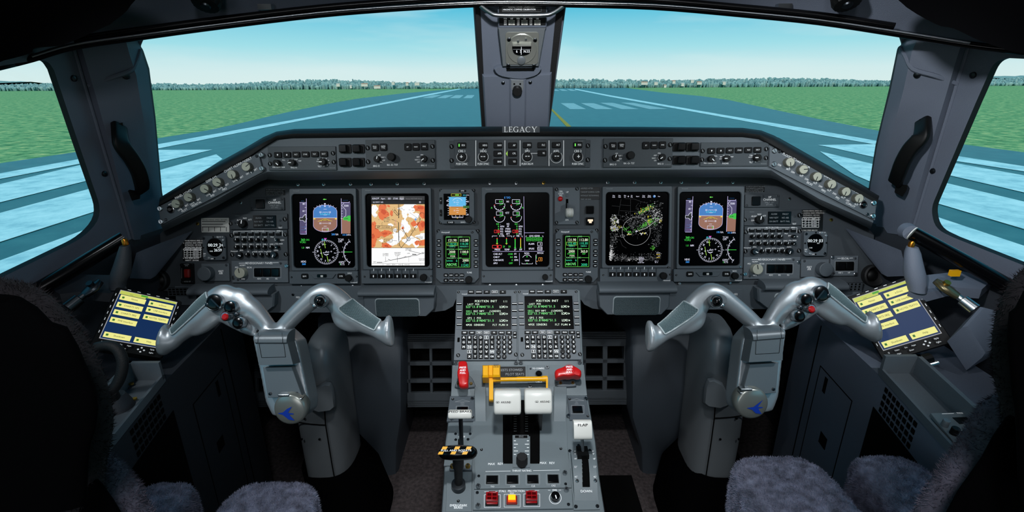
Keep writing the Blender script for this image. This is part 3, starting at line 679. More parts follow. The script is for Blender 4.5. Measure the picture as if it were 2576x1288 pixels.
# ---- radar controllers
def radar_controller(label, place):
    t = glare_thing('radar_controller', label, 'c1', 620, 510, place, 'radar controllers on the glareshield')
    m = t.mb(); m.rp(170, 355, 1065, 660, 0, 4, 'unit', 3, .6)
    m.txt('MIN GAIN MAX', 315, 622, 18, 4.2, 'print'); m.txt('RADAR', 513, 625, 20, 4.2, 'print'); m.txt('TILT', 845, 612, 20, 4.2, 'print'); m.txt('Honeywell', 1010, 628, 13, 4.2, 'print_dim')
    m.txt('SBY', 448, 540, 15, 4.2, 'print'); m.txt('OFF', 446, 568, 15, 4.2, 'print'); m.txt('WX  GMAP', 515, 522, 14, 4.2, 'print'); m.txt('MAP', 590, 540, 15, 4.2, 'print'); m.txt('PULL', 380, 530, 14, 4.2, 'print'); m.txt('PULL', 835, 520, 14, 4.2, 'print'); m.txt('AUTO', 830, 545, 14, 4.2, 'print')
    for k in range(7):
        a = R(140-38*k); m.disc(900+70*math.cos(a), 555-52*math.sin(a), 5, 4.2, 'print', 8)
    t.add('faceplate', m)
    for k, s_ in enumerate(('^', 'v', 'RCT', 'STAB', 'TGT', 'SECT')):
        x, y = 310+119*k, 464-2.6*k
        b = t.mb(); b.rp(x-50, y-36, x+50, y+36, 4, 8, 'key', 12, .8)
        if k < 2:
            d = 1 if k == 0 else -1
            b.flat([(x, y-14*d), (x-12, y), (x+12, y)] if d > 0 else [(x, y+14), (x+12, y), (x-12, y)], 8.2, 'print'); b.rect(x-4, y-10, x+4, y+10, 8.2, 'print')
        else: b.txt(s_, x, y, 17, 8.2, 'print')
        t.add('button', b)
    t.knob('knob', 310, 570, 42, 4, 17, 'black', mark=-45); t.knob('knob', 505, 565, 42, 4, 17, 'black', mark=180); t.knob('knob', 900, 555, 45, 4, 17, 'black', mark=180)
    for x, y in ((200, 465), (205, 578), (1020, 440), (1030, 555)): t.screw(x, y, 28, 4, 'key', 'print_dim', 'fastener')
radar_controller('left radar controller with six buttons beside the left panel light knobs', None)
radar_controller('right radar controller with six buttons beside the right panel light knobs', vp('c3', 1895, 302))
# ---- square warning lights between the controllers
for view, xs, ys, sd in (('c1', (1177, 1350), (382, 557), 'left'), ('c3', (1178, 1350), (203, 374), 'right')):
    for iy, y in enumerate(ys):
        for ix, x in enumerate(xs):
            near = ('outboard' if (ix == 0) == (sd == 'left') else 'inboard')
            t = T('warning_light_button', '%s %s square black warning light on the %s of the glareshield' % (('upper', 'lower')[iy], near, sd), 'warning light', GLARE, view, x, y, None, 'square black warning lights', h=-4)
            m = t.mb(); m.rp(x-78, y-57, x+78, y+57, 0, 3, 'black', 10, .8); t.add('housing', m)
            dx = -18 if sd == 'left' else 18
            m = t.mb(); m.rp(x-48+dx, y-46, x+48+dx, y+46, 3, 15, 'gloss_black', 6, 1); t.add('cap', m)
# ---- dimmer panels on the sloping arms
def dimmer(label, view, corners, knobs, texts, screws, studs, ptt, sd):
    tl, tr_, br_, bl = [vp(view, *c) for c in corners]
    a, b = GLARE.hit(*bl), GLARE.hit(*br_)
    pl = Plane((a+b)/2, b-a, GLARE.V); rot = math.degrees(math.atan2((b-a).dot(GLARE.V), (b-a).dot(GLARE.U)))
    c = vp(view, sum(q[0] for q in corners)/4, sum(q[1] for q in corners)/4)
    VW['_'] = VW[view]
    t = T('dimmer_panel', label, 'control panel', pl, view, sum(q[0] for q in corners)/4, sum(q[1] for q in corners)/4, None, 'panel light dimmers', h=-3)
    m = t.mb(); m.prism(corners, 0, 6, 'panel', 1)
    for s_, x, y, sz in texts: m.txt(s_, x, y, sz, 6.2, 'print')
    for (x, y, w) in [q for q in [(k[0], k[1], 0) for k in knobs]]:
        m.line(x+16, y+44, x+24, y+54, 7, 6.2, 'print')
    t.add('faceplate', m)
    for x, y, mk in knobs:
        t.knob('knob', x, y, 40, 6, 20, 'knob_cream', side='knob_side', mark=mk, n=30, ridge=.03, mk='print_black', w=.09)
    for x, y in screws: t.screw(x, y, 13, 6, 'dark_steel')
    for x, y in studs: t.screw(x, y, 24, 5, 'steel', 'dark_steel', 'stud', 4)
    b = t.mb(); b.lathe(ptt[0], ptt[1], [(34, 6), (34, 8), (28, 9), (24, 7)], 'steel', 20); t.add('push_button_ring', b)
    b = t.mb(); b.lathe(ptt[0], ptt[1], [(24, 6), (24, 9), (14, 11)], 'gloss_black', 20); t.add('push_button', b)
dimmer('left sloping panel of seven cream dimmer knobs on the glareshield arm'.replace('seven', 'six'), 'c4', [(72, 598), (945, 122), (985, 285), (95, 752)],
       [(255, 565, -45), (362, 508, -45), (503, 435, -55), (610, 378, -45), (738, 312, -100), (862, 244, 10)],
       [('PTT', 175, 572, 14), ('PANEL LIGHTS', 290, 482, 20), ('DISPLAYS', 535, 352, 20), ('CHART HLDR', 715, 252, 20), ('FLOODLT', 835, 190, 20), ('OFF', 257, 618, 15), ('PILOT', 300, 622, 17), ('BRT', 320, 580, 15),
        ('OFF', 362, 568, 15), ('PEDESTAL', 405, 568, 17), ('BRT', 425, 528, 15), ('DIM', 505, 488, 15), ('PFD', 545, 494, 17), ('BRT', 565, 456, 15), ('DIM', 612, 432, 15), ('MFD', 650, 438, 17), ('BRT', 672, 398, 15), ('DIM', 738, 366, 15), ('BRT', 800, 332, 15), ('OFF', 852, 302, 15), ('BRT', 922, 266, 15)],
       [(137, 705), (566, 405), (930, 150)], [(88, 608), (97, 722), (970, 138), (975, 257)], (181, 615), 'left')
dimmer('right sloping panel of six cream dimmer knobs on the glareshield arm', 'c8', [(262, 72), (1192, 520), (1182, 712), (258, 240)],
       [(412, 205, -55), (528, 268, 30), (648, 330, -85), (772, 395, -85), (896, 460, -85), (1008, 518, -80)],
       [('FLOODLT', 425, 152, 20), ('CHART HLDR', 543, 212, 20), ('DISPLAYS', 785, 340, 20), ('PANEL LT', 1025, 462, 20), ('OFF', 345, 228, 15), ('BRT', 420, 265, 15), ('DIM', 462, 290, 15), ('BRT', 535, 322, 15), ('DIM', 582, 352, 15),
        ('EICAS', 608, 388, 17), ('BRT', 655, 386, 15), ('DIM', 703, 414, 15), ('MFD', 730, 452, 17), ('BRT', 776, 450, 15), ('DIM', 825, 478, 15), ('PFD', 852, 515, 17), ('BRT', 898, 512, 15), ('OFF', 940, 538, 15), ('COPILOT', 965, 574, 17), ('BRT', 1015, 572, 15), ('PTT', 1075, 525, 14)],
       [(345, 110), (698, 362), (1113, 657)], [(300, 103), (296, 220), (1168, 558), (1160, 672)], (1074, 574), 'right')
# ================================================================ main instrument panel
LIP = Plane(MAIN.hit(1305, 720), (1, 0, 0), (0, math.sin(R(4)), math.cos(R(4))))
t = T('instrument_panel', 'wide grey main instrument panel carrying the displays under the glareshield', 'instrument panel', MAIN, 'px', 1305, 600)
m = t.mb()
m.prism([(396, 590), (404, 732), (452, 738), (2168, 738), (2205, 728), (2204, 590), (2120, 500), (1960, 425), (640, 425), (480, 505)], -15, -1, 'panel_dark')
t.add('face', m)
m = t.mb(); inv = t.mw.inverted()
A = [(440, 720), (445, 778), (455, 787), (1090, 785), (1120, 781), (1140, 770), (1150, 745), (1455, 745), (1470, 766), (1490, 776), (1520, 780), (2150, 776), (2165, 768), (2170, 716)]
m.rings([[inv @ LIP.hith(*p, .004) for p in A], [inv @ LIP.hith(*p, -.03) for p in A]], 'panel', cap0=True)
t.add('lower_edge', m)
for x, y in ((747, 463.5), (812, 463), (880, 462.5), (932, 462.5), (998, 461.5), (1066, 461), (1232, 460), (1299, 460), (1368, 459.5), (1530, 458), (1598, 458), (1664, 458), (1716, 458), (1781, 458), (1846, 458), (602, 509), (493, 563), (1989, 500), (2095, 553)):
    b = t.mb(); b.lathe(x, y, [(4.2, 0), (4.2, 1.2), (2.6, 1.6)], 'brass' if x in (493, 1368, 2095) else 'steel', 12); b.disc(x, y, 1.7, 1.8, 'void', 6); t.add('screw', b)
for x, y in ((756, 722.5), (886, 721.5), (1232, 719), (1299, 719), (1366, 719), (1711, 714.5), (1839, 713)):
    b = t.mb(); b.lathe(x, y, [(3.8, -2), (3.8, 3.4), (2.4, 3.8)], 'steel', 12); t.add('screw', b)
CTR = lambda v, x, y: vp(v, x, y)
def display(name, label, view, o, s_, org, place=None, group='large displays in the instrument panel', rs=42, lower=None):
    t = T(name, label, 'display', MAIN, view, *org, place, group)
    m = t.mb(); m.frame(o, s_, 0, 11, 'bezel', 16, rs, 1.2, 5, 4); m.txt('Honeywell', o[0]+85, o[1]+26, 13, 11.1, 'print_dim')
    m.rp(o[0]-2, o[3]+8, o[2]+2, lower, 0, 11, 'bezel', 10, 1.2); m.txt('Honeywell', o[2]-48, lower-18, 15, 11.1, 'print'); t.add('bezel', m)
    m = t.mb(); m.rp(o[0]+6, o[1]+6, o[2]-6, o[3]+12, 0, 3, 'void'); m.rp(s_[0]-6, s_[1]-6, s_[2]+6, s_[3]+6, 3, 4.5, 'glass_black', rs); return t, m
def small_screws(t, pts, r=11, h=11):
    for x, y in pts: t.screw(x, y, r, h, 'key', 'print_dim')
# ---------------------------------------------------------------- primary flight displays
def pfd(label, place, ra, vor, spd, mirror_=False):
    t, m = display('primary_flight_display', label, 'c5', (42, 118, 866, 1100), (68, 184, 832, 1066), (455, 640), place, lower=1258)
    z = 4.8
    m.rect(157, 280, 243, 660, z, 'g_tape'); z2 = 5.0
    m.line(238, 236, 238, 664, 5, z2, 'g_lilac'); m.line(155, 283, 238, 283, 4, z2, 'g_lilac'); m.line(165, 664, 243, 664, 5, z2, 'g_lilac'); m.txt('---', 192, 262, 18, z2, 'g_blue', mono=.9)
    for k in range(9): m.line(218 if k % 2 else 226, 300+42*k, 238, 300+42*k, 4, z2, 'g_white')
    m.txt('80', 205, 300, 20, z2, 'g_white', bold=.06); m.txt('60', 203, 385, 20, z2, 'g_white', bold=.06)
    P_ = [(158, 465), (197, 465), (197, 447), (211, 447), (211, 432), (231, 432), (231, 465), (246, 480), (231, 493), (231, 518), (211, 518), (211, 503), (197, 503), (197, 497), (158, 497)]
    m.flat([(158, 465), (197, 465), (197, 497), (158, 497)], z2+.05, 'ink_'); m.flat([(197, 447), (211, 447), (211, 503), (197, 503)], z2+.05, 'ink_'); m.flat([(211, 432), (231, 432), (231, 518), (211, 518)], z2+.05, 'ink_'); m.poly(P_, 4, z2+.1, 'g_white', True)
    for y, c in ((576, 'g_blue'), (607, 'g_blue'), (637, 'g_magenta')): m.txt('---<', 202, y, 18, z2, c, mono=.85)
    def dome(n0, n1, y0, s): return [(464+(142)*math.cos(R(a)), y0-s*80*math.sin(R(a))) for a in [n0+(n1-n0)*k/16 for k in range(17)]]
    U = [(606, 467), (606, 395)] + [(464+142*math.cos(R(a)), 395-82*math.sin(R(a))) for a in range(6, 180, 6)] + [(322, 395), (322, 467)]
    D = [(322, 467), (322, 556)] + [(464-142*math.cos(R(a)), 556+80*math.sin(R(a))) for a in range(6, 180, 6)] + [(606, 556), (606, 467)]
    m.flat(U, z, 'g_sky'); m.flat(D, z, 'g_earth'); m.poly(U, 4, z2, 'g_lilac'); m.poly(D, 4, z2, 'g_lilac'); m.line(322, 467, 606, 467, 4, z2, 'g_white')
    m.rect(322, 473, 346, 486, z2, 'g_yellow'); m.rect(582, 473, 606, 486, z2, 'g_yellow')
    m.flat([(370, 512), (462, 478), (462, 496), (420, 504)], z2, 'g_yellow'); m.flat([(556, 508), (462, 478), (462, 496), (510, 502)], z2, 'g_yellow'); m.poly([(425, 503), (462, 487), (500, 502)], 4, z2+.1, 'ink_'); m.poly([(395, 508), (462, 484), (530, 505)], 3, z2+.1, 'ink_')
    for y, w in ((363, 19), (400, 34), (432, 18), (533, 36), (568, 18)): m.line(464-w, y, 464+w, y, 4, z2, 'g_white')
    for y in (400, 533): m.txt('10', 404, y, 22, z2, 'g_white', bold=.06); m.txt('10', 517, y, 22, z2, 'g_white', bold=.06)
    for x, y in ((408, 410), (435, 404), (462, 404), (489, 404), (516, 410)): m.line(x, y, x, y+20, 4, z2, 'g_cyan')
    m.poly([(408, 430), (425, 424), (440, 430), (462, 414), (486, 430), (500, 424), (516, 430)], 4, z2, 'g_cyan'); m.box(428, 590, 503, 628, 4, z2, 'g_white'); m.txt('0', 490, 608, 22, z2, 'g_green', bold=.05)
    m.flat([(448, 292), (474, 292), (461, 312)], z2, 'g_white'); m.flat([(461, 314), (448, 334), (474, 334)], z2, 'g_white')
    for a in (30, 50, 65, 75, 105, 115, 130, 150): 
        r0 = 1.02; r1 = 1.12; c, s = math.cos(R(a)), math.sin(R(a)); m.line(464+142*r0*c, 395-84*r0*s, 464+142*r1*c, 395-84*r1*s, 4, z2, 'g_white')
    for x in (402, 515): m.txt('30', x, 333, 16, z2, 'g_white')
    m.rect(662, 286, 768, 470, z, 'g_tape'); m.rect(662, 470, 768, 656, z, 'g_earth'); m.line(657, 234, 660, 660, 5, z2, 'g_lilac'); m.line(655, 283, 756, 283, 6, z2, 'g_lilac'); m.line(755, 270, 755, 286, 5, z2, 'g_lilac'); m.txt('-----', 708, 254, 16, z2, 'g_blue', mono=.9)
    m.txt('3500', 716, 322, 22, z2, 'g_white', bold=.06); m.poly([(690, 290), (664, 320), (713, 375), (713, 440), (690, 462)], 4, z2, 'g_white')
    for y in (352, 386, 418, 448): m.line(662, y, 676, y, 4, z2, 'g_white')
    m.flat([(682, 462), (734, 452), (734, 440), (768, 440), (768, 508), (734, 508), (734, 497), (682, 494)], z2, 'g_green'); m.txt('200', 712, 476, 26, z2+.1, 'ink_', bold=.05); m.line(652, 474, 672, 474, 4, z2, 'g_white')
    for y in (447, 462, 478, 494): m.line(738, y, 764, y, 4, z2+.1, 'ink_')
    m.txt('1013', 697, 672, 22, z2, 'g_blue'); m.txt('HPA', 748, 672, 20, z2, 'g_white'); m.txt(ra, 560, 666, 22, z2, 'g_blue', bold=.05); m.txt('RA', 606, 666, 22, z2, 'g_white')
    m.txt('360', 196, 730, 26, z2, 'g_green', bold=.04); m.txt('CRS', 252, 732, 20, z2, 'g_green'); m.txt(vor, 197, 760, 24, z2, 'g_green'); m.txt('1.0', 195, 826, 22, z2, 'g_green'); m.txt('NM', 254, 826, 22, z2, 'g_white', bold=.05)
    m.txt('HDG', 203, 993, 22, z2, 'g_white', bold=.05); m.txt('360', 207, 1023, 24, z2, 'g_blue', bold=.05); m.txt('TCAS', 652, 728, 22, z2, 'g_white'); m.txt('OFF', 644, 752, 22, z2, 'g_white'); m.txt('GSPD', 661, 1000, 22, z2, 'g_white'); m.txt(spd, 645, 1026, 22, z2, 'g_green'); m.txt('KTS', 672, 1026, 22, z2, 'g_white')
    cx, cy = 478, 880
    for k in range(72):
        a = R(k*5); r0, r1 = 148, (122 if k % 2 == 0 else 134); m.line(cx+r0*math.sin(a), cy-r0*math.cos(a), cx+r1*math.sin(a), cy-r1*math.cos(a), 3.6, z2, 'g_white')
    for k, s_ in enumerate(('N', '3', '6', 'E', '12', '15', 'S', '21', '24', 'W', '30', '33')):
        a = R(k*30+6)
        if k: m.txt(s_, cx+104*math.sin(a), cy-104*math.cos(a), 20, z2, 'g_white', rot=-(k*30+6), bold=.05)
    m.flat([(448, 712), (485, 712), (466, 735)], z2, 'g_magenta'); m.box(425, 722, 440, 738, 4, z2, 'g_cyan'); m.box(455, 722, 470, 738, 4, z2, 'g_cyan')
    for a, b in ((-90, 1), (90, 1)):
        x = cx+158*math.sin(R(a)); m.line(x-10, cy, x+10, cy, 4, z2, 'g_white')
    m.line(455, 755, 466, 832, 7, z2, 'g_olive'); m.line(440, 792, 474, 786, 6, z2, 'g_olive'); m.line(408, 840, 432, 945, 7, z2, 'g_olive'); m.line(487, 928, 500, 998, 7, z2, 'g_olive')
    for x, y in ((446, 888), (505, 878), (537, 872), (415, 892)): m.arc(x, y, 7, 0, 360, 3, z2, 'g_white', 10)
    m.poly([(462, 886), (478, 866), (494, 884)], 4, z2, 'g_white', True); m.poly([(450, 905), (478, 920), (508, 902), (478, 908)], 4, z2, 'g_white', True)
    m.arc(838, 878, 154, 119, 241, 4, z2, 'g_white', 30)
    for k, s_ in enumerate(('3', '2', '1', '0', '1', '2', '3')):
        a = R(122+19.3*k); m.line(838+150*math.cos(a), 878-150*math.sin(a), 838+134*math.cos(a), 878-134*math.sin(a), 4, z2, 'g_white'); m.txt(s_, 838+172*math.cos(a), 878-172*math.sin(a), 18, z2, 'g_white')
    for k in range(24): a = R(122+116*k/23); m.line(838+152*math.cos(a), 878-152*math.sin(a), 838+143*math.cos(a), 878-143*math.sin(a), 3, z2, 'g_white')
    m.line(697, 878, 790, 878, 5, z2, 'g_green'); m.flat([(692, 870), (712, 878), (692, 886)], z2, 'g_green')
    m.flat([(437, 245), (455, 236), (455, 242), (478, 242), (478, 248), (455, 248), (455, 254)], z2, 'g_lampgreen')
    t.add('screen', m)
    t.btn('button', 190, 1136, 276, 1196, 10, 14, 'key', 'B/M', 18, 16); t.btn('button', 622, 1134, 714, 1194, 10, 14, 'key', 'SYB', 18, 16)
    m = t.mb(); m.prism([(300, 1148), (380, 1142), (500, 1142), (608, 1142), (570, 1192), (345, 1194)], 10, 14, 'bezel', 1.5); t.add('sensor_cover', m)
    m = t.mb(); m.rp(380, 1142, 500, 1182, 13, 14.5, 'gloss_black', 12, .5); m.rp(425, 1152, 456, 1176, 14.4, 15.5, 'white_plastic', 3, .3); t.add('light_sensor', m)
    m = t.mb(); m.txt('BARO', 768, 1130, 15, 11.2, 'print'); t.add('lettering', m)
    t.knob('knob', 762, 1186, 40, 10, 22, 'black', ridge=.04)
    small_screws(t, ((72, 1178), (850, 1170))); t.screw(832, 1078, 11, 11, 'steel')
glow('ink_', (0, 0, 0), 0.0)
pfd('left primary flight display with blue and brown horizon and compass', None, '200', 'VOR1', '7')
pfd('right primary flight display with blue and brown horizon and compass', vp('c7', 1362, 614), '195', 'VOR2', '11')
# ---------------------------------------------------------------- left chart display, right weather display
def mfd_keys(t):
    for k in range(6):
        x = 1054+95*k
        b = t.mb(); b.rp(x-38, 1138, x+38, 1188, 10, 14, 'key', 6, .8); b.rect(x-5, 1152, x+7, 1178, 14.2, 'print'); t.add('button', b)
    m = t.mb()
    for k in range(7): m.rp(1010+95*k-4, 1092, 1010+95*k+4, 1192, 10, 15, 'bezel', 2, .5)
    for k in range(6): m.line(1054+95*k+2, 1075, 1054+95*k, 1105, 6, 11.3, 'print')
    t.add('key_guard', m); t.knob('knob', 1656, 1178, 42, 10, 24, 'black', ridge=.04); small_screws(t, ((945, 1172), (1745, 1165), (1720, 1078)))
def blob(m, pts, z, ma): m.flat(pts, z, ma)
rc = random.Random(11)
def rough(cx, cy, rx, ry, n=26, j=.28, seed=0):
    q = random.Random(seed); ph = [q.uniform(0, 6.28) for _ in range(4)]
    return [(cx+rx*(1+j*(.5*math.sin(2*a+ph[0])+.35*math.sin(3*a+ph[1])+.3*math.sin(5*a+ph[2])+.2*math.sin(9*a+ph[3])))*math.cos(a), cy+ry*(1+j*(.5*math.sin(2*a+ph[1])+.35*math.sin(3*a+ph[2])+.3*math.sin(7*a+ph[0])))*math.sin(a)) for a in [2*math.pi*k/n for k in range(n)]]
def clip(pts, x0, y0, x1, y1): return [(min(max(x, x0), x1), min(max(y, y0), y1)) for x, y in pts]
t, m = display('chart_display', 'display showing an orange and white approach chart left of centre', 'c5', (905, 112, 1756, 1086), (950, 180, 1724, 1056), (1335, 640), lower=1254)
X0, X1 = 1022, 1660; z = 4.8
m.rect(X0-4, 206, X1, 256, z, 'g_dgrey'); m.rect(X0-4, 262, X1, 300, z, 'ink_'); m.rect(1358, 210, 1412, 252, z+.05, 'g_grey')
for s_, x in (('KINO', 1062), ('Aprt', 1160), ('SID', 1236), ('STAR', 1310), ('Appr', 1384)): m.txt(s_, x, 236, 20, z+.1, 'g_white')
m.txt('Noise NOTAM Airsp', 1530, 237, 17, z+.1, 'g_grey'); m.txt('ILS RWY 16R', 1100, 279, 17, z+.1, 'g_white'); m.flat([(1094, 226), (1112, 226), (1103, 240)], z+.1, 'g_white'); m.arc(1604, 279, 9, 0, 360, 4, z+.1, 'g_white', 10)
m.rect(X0, 304, X1, 828, z, 'g_tan'); m.rect(X0, 829, X1, 1040, z, 'g_paper')
for i, (cx, cy, rx, ry) in enumerate(((1048, 370, 40, 60), (1062, 432, 22, 30), (1460, 350, 110, 55), (1420, 420, 40, 45), (1530, 440, 60, 40), (1430, 570, 48, 80), (1400, 520, 22, 34), (1340, 690, 70, 70), (1280, 760, 70, 40), (1470, 740, 70, 45), (1625, 690, 60, 35), (1140, 742, 24, 16), (1250, 550, 34, 16), (1300, 620, 20, 30), (1555, 560, 22, 30), (1560, 770, 40, 50))):
    blob(m, clip(rough(cx, cy, rx, ry, 28, .4, i+3), X0, 304, X1, 828), z+.05+.002*i, 'g_paper')
for i, (cx, cy, rx, ry) in enumerate(((1150, 350, 46, 60), (1165, 430, 58, 60), (1225, 325, 18, 14), (1262, 410, 20, 32), (1600, 350, 80, 44), (1640, 420, 40, 60), (1620, 560, 50, 60), (1530, 540, 34, 34), (1045, 560, 30, 60), (1060, 650, 70, 60), (1190, 655, 66, 38), (1040, 760, 40, 70), (1195, 800, 60, 34), (1640, 770, 50, 40), (1570, 765, 30, 26), (1395, 590, 14, 20))):
    blob(m, clip(rough(cx, cy, rx, ry, 26, .35, i+50), X0, 304, X1, 828), z+.1+.002*i, 'g_orange')
for i, (cx, cy, rx, ry) in enumerate(((1165, 395, 26, 34), (1612, 345, 36, 20), (1640, 545, 26, 32), (1185, 655, 30, 16), (1040, 690, 20, 30), (1200, 805, 26, 14))):
    blob(m, clip(rough(cx, cy, rx, ry, 20, .35, i+90), X0, 304, X1, 828), z+.15+.002*i, 'g_orange2')
z2 = z+.25
for p, w in (([(1345, 306), (1350, 470)], 7), ([(1345, 520), (1350, 740)], 8), ([(1350, 740), (1358, 800), (1380, 825)], 5), ([(1380, 825), (1450, 740), (1600, 510), (1610, 470)], 5), ([(1390, 590), (1455, 700)], 6), ([(1362, 306), (1345, 470)], 4), ([(1265, 580), (1340, 580)], 3), ([(1260, 485), (1340, 515)], 3), ([(1270, 738), (1330, 745)], 3), ([(1490, 715), (1545, 705)], 3), ([(1480, 405), (1575, 470)], 2), ([(1022, 828), (1660, 828)], 4)):
    m.poly(p, w, z2, 'g_ink')
m.arc(1465, 722, 22, 0, 360, 5, z2, 'g_ink', 18); m.arc(1465, 722, 12, 0, 360, 3, z2, 'g_ink', 14); m.arc(1350, 792, 13, 0, 360, 3, z2, 'g_ink', 14)
m.poly([(1290, 385), (1300, 370), (1345, 425), (1338, 442), (1290, 395)], 5, z2, 'g_ink', True)
m.poly([(1600, 490), (1590, 440), (1615, 405), (1650, 410), (1650, 470)], 4, z2, 'g_ink')
for x0, y0, x1, y1 in ((1068, 562, 1262, 598), (1172, 722, 1268, 758)): m.box(x0, y0, x1, y1, 4, z2, 'g_ink')
m.txt('364° 110.9 IKNO', 1165, 580, 17, z2, 'g_ink', bold=.05)
for s_, x, y, sz, r_ in (('EAGLE', 1205, 470, 17, 0), ('D11.2 IKNO', 1205, 492, 12, 0), ('(IF) 8500', 1200, 512, 12, 0), ('DUCKY', 1300, 612, 17, 0), ('D7.7 IKNO', 1300, 632, 12, 0), ('EAGLE', 1465, 840, 18, 0), ('D11.2 IKNO', 1465, 858, 11, 0), ('LUNNI', 1190, 902, 17, 0), ('D3.1 IKNO', 1190, 922, 11, 0), ('DUCKY', 1335, 888, 17, 0), ('D7.7 IKNO', 1335, 906, 11, 0), ('GS 6841', 1332, 922, 11, 0), ('8500', 1640, 886, 13, 0), ('6100', 1465, 894, 12, 0), ('164°', 1425, 935, 13, 12), ('4415', 1060, 998, 14, 0),
                         ('MUSTANG', 1600, 698, 13, 0), ('117.9 IVO', 1600, 715, 13, 0), ('350 RNO', 1220, 740, 13, 0), ('TDZE 4407', 1625, 962, 12, 0), ('RWY 4415', 1628, 978, 11, 0), ('164°', 1358, 420, 13, 90), ('030°', 1510, 620, 14, 55), ('R-161', 1405, 640, 11, -60)):
    m.txt(s_, x, y, sz, z2+.05, 'g_ink', rot=r_, bold=.04)
for k in range(120):
    x, y = rc.uniform(X0+10, X1-40), rc.uniform(312, 815)
    m.txt(str(rc.randint(5200, 9400))+rc.choice("·'.") if k % 3 else rc.choice(('o', '.', "'", '+')), x, y, 8.5, z2, 'g_ink', rot=rc.choice((0, 0, 0, 60, -50)))
for k in range(26):
    x, y = rc.choice(((1050, 400), (1300, 540), (1500, 760), (1150, 750), (1400, 560))); m.line(x+rc.uniform(-50, 50), y+rc.uniform(-60, 60), x+rc.uniform(-50, 50)*.2+6, y+rc.uniform(-60, 60)*.2, 2, z2, 'g_magenta') if k < 4 else m.line(*(lambda a, b: (a, b, a+rc.uniform(-16, 16), b+rc.uniform(-10, 10)))(rc.uniform(X0+20, X1-20), rc.uniform(320, 810)), 2.2, z2, 'g_ink')
m.flat([(1551, 462), (1556, 482), (1575, 487), (1556, 492), (1551, 512), (1546, 492), (1528, 487), (1546, 482)], z2+.1, 'g_blue')
for p, w in (([(1220, 965), (1250, 978), (1360, 955), (1500, 925), (1560, 920), (1610, 898), (1655, 898)], 5), ([(1510, 905), (1560, 908)], 9), ([(1470, 862), (1610, 895)], 4), ([(1330, 930), (1332, 1000)], 3), ([(1190, 935), (1192, 990)], 3), ([(1468, 930), (1468, 998)], 2), ([(1085, 1003), (1150, 1003)], 7), ([(1150, 1003), (1250, 978)], 2), ([(1030, 1018), (1660, 1012)], 3), ([(1160, 1016), (1160, 1040)], 2), ([(1280, 1016), (1280, 1040)], 2), ([(1395, 1014), (1395, 1040)], 2), ([(1472, 1014), (1472, 1040)], 2), ([(1612, 1014), (1612, 1040)], 2), ([(1180, 992), (1350, 960), (1500, 935)], 2)): m.poly(p, w, z2, 'g_ink')
m.txt('5000-1 4700-1   4900-2  5000-2¾', 1340, 1030, 11, z2, 'g_ink', sx=1.3)
t.add('screen', m); mfd_keys(t)
# weather display: drawn in the left display's own coordinates, shifted; same case
pw = vp('c7', 485, 620)
t, m = display('weather_display', 'dark weather radar display with green echoes right of centre', 'c5', (905, 112, 1756, 1086), (950, 180, 1724, 1056), (1335, 640), pw, lower=1254)
ox, oy = 850, 22; z = 4.8
def W_(x, y): return (x+ox, y+oy)
def wl(p, w, ma, zz=4.8): m.poly([W_(*q) for q in p], w, zz, ma)
for p in ([(290, 240), (262, 430)], [(405, 240), (408, 470)], [(280, 310), (405, 318)], [(280, 378), (410, 388)], [(180, 320), (280, 330)], [(190, 430), (290, 435), (292, 490)], [(330, 235), (450, 240), (530, 270), (600, 290)], [(500, 290), (470, 330), (480, 360), (520, 385)], [(530, 270), (520, 300)], [(410, 388), (500, 385)], [(200, 600), (260, 620), (300, 680)], [(440, 560), (440, 690)], [(500, 690), (500, 720)], [(240, 730), (290, 730), (320, 800), (370, 830)], [(600, 480), (660, 470)], [(300, 490), (400, 500)]): wl(p, 2.5, 'g_dgrey')
def speck(n, cx, cy, sx_, sy_, rot, mats, s0=2, s1=7, x0=172, y0=232, x1=792, y1=985):
    co, si = math.cos(R(rot)), math.sin(R(rot))
    for _ in range(n):
        a, b = rc.gauss(0, sx_), rc.gauss(0, sy_); x, y = cx+a*co-b*si, cy+a*si+b*co
        if not (x0 < x < x1 and y0 < y < y1): continue
        s_ = rc.uniform(s0, s1); q = W_(x, y); w_ = s_*rc.uniform(.6, 1.8)
        m.flat([(q[0]-w_, q[1]+rc.uniform(-s_, s_)*.4), (q[0], q[1]-s_), (q[0]+w_, q[1]+rc.uniform(-s_, s_)*.4), (q[0], q[1]+s_)], z+.05+rc.random()*.08, rc.choice(mats))
GR = ['g_dgrey', 'g_dgrey', 'g_grey', 'g_dgrey2']; glow('g_dgrey2', (62, 62, 64)); LG = ['g_grey', 'g_lgrey', 'g_dgrey2', 'g_white2']; glow('g_white2', (205, 205, 205))
speck(200, 600, 400, 120, 45, -28, GR); speck(160, 560, 500, 120, 60, -20, GR, 2, 9); speck(150, 720, 430, 60, 34, 50, LG); speck(170, 710, 560, 55, 60, 0, GR, 2, 6); speck(130, 440, 540, 70, 40, 30, GR); speck(110, 200, 500, 26, 30, 0, LG, 2, 8); speck(120, 205, 590, 28, 18, 0, LG, 2, 8)
speck(200, 195, 760, 34, 90, 15, GR, 2, 7); speck(130, 185, 890, 14, 50, 0, LG, 2, 9); speck(60, 182, 915, 8, 30, 0, ['g_white2'], 4, 10); speck(260, 330, 945, 160, 20, 0, GR, 2, 6); speck(200, 640, 945, 110, 26, 0, GR, 2, 6); speck(130, 730, 740, 26, 60, 20, GR, 2, 7); speck(90, 440, 965, 90, 10, 0, LG, 2, 5)
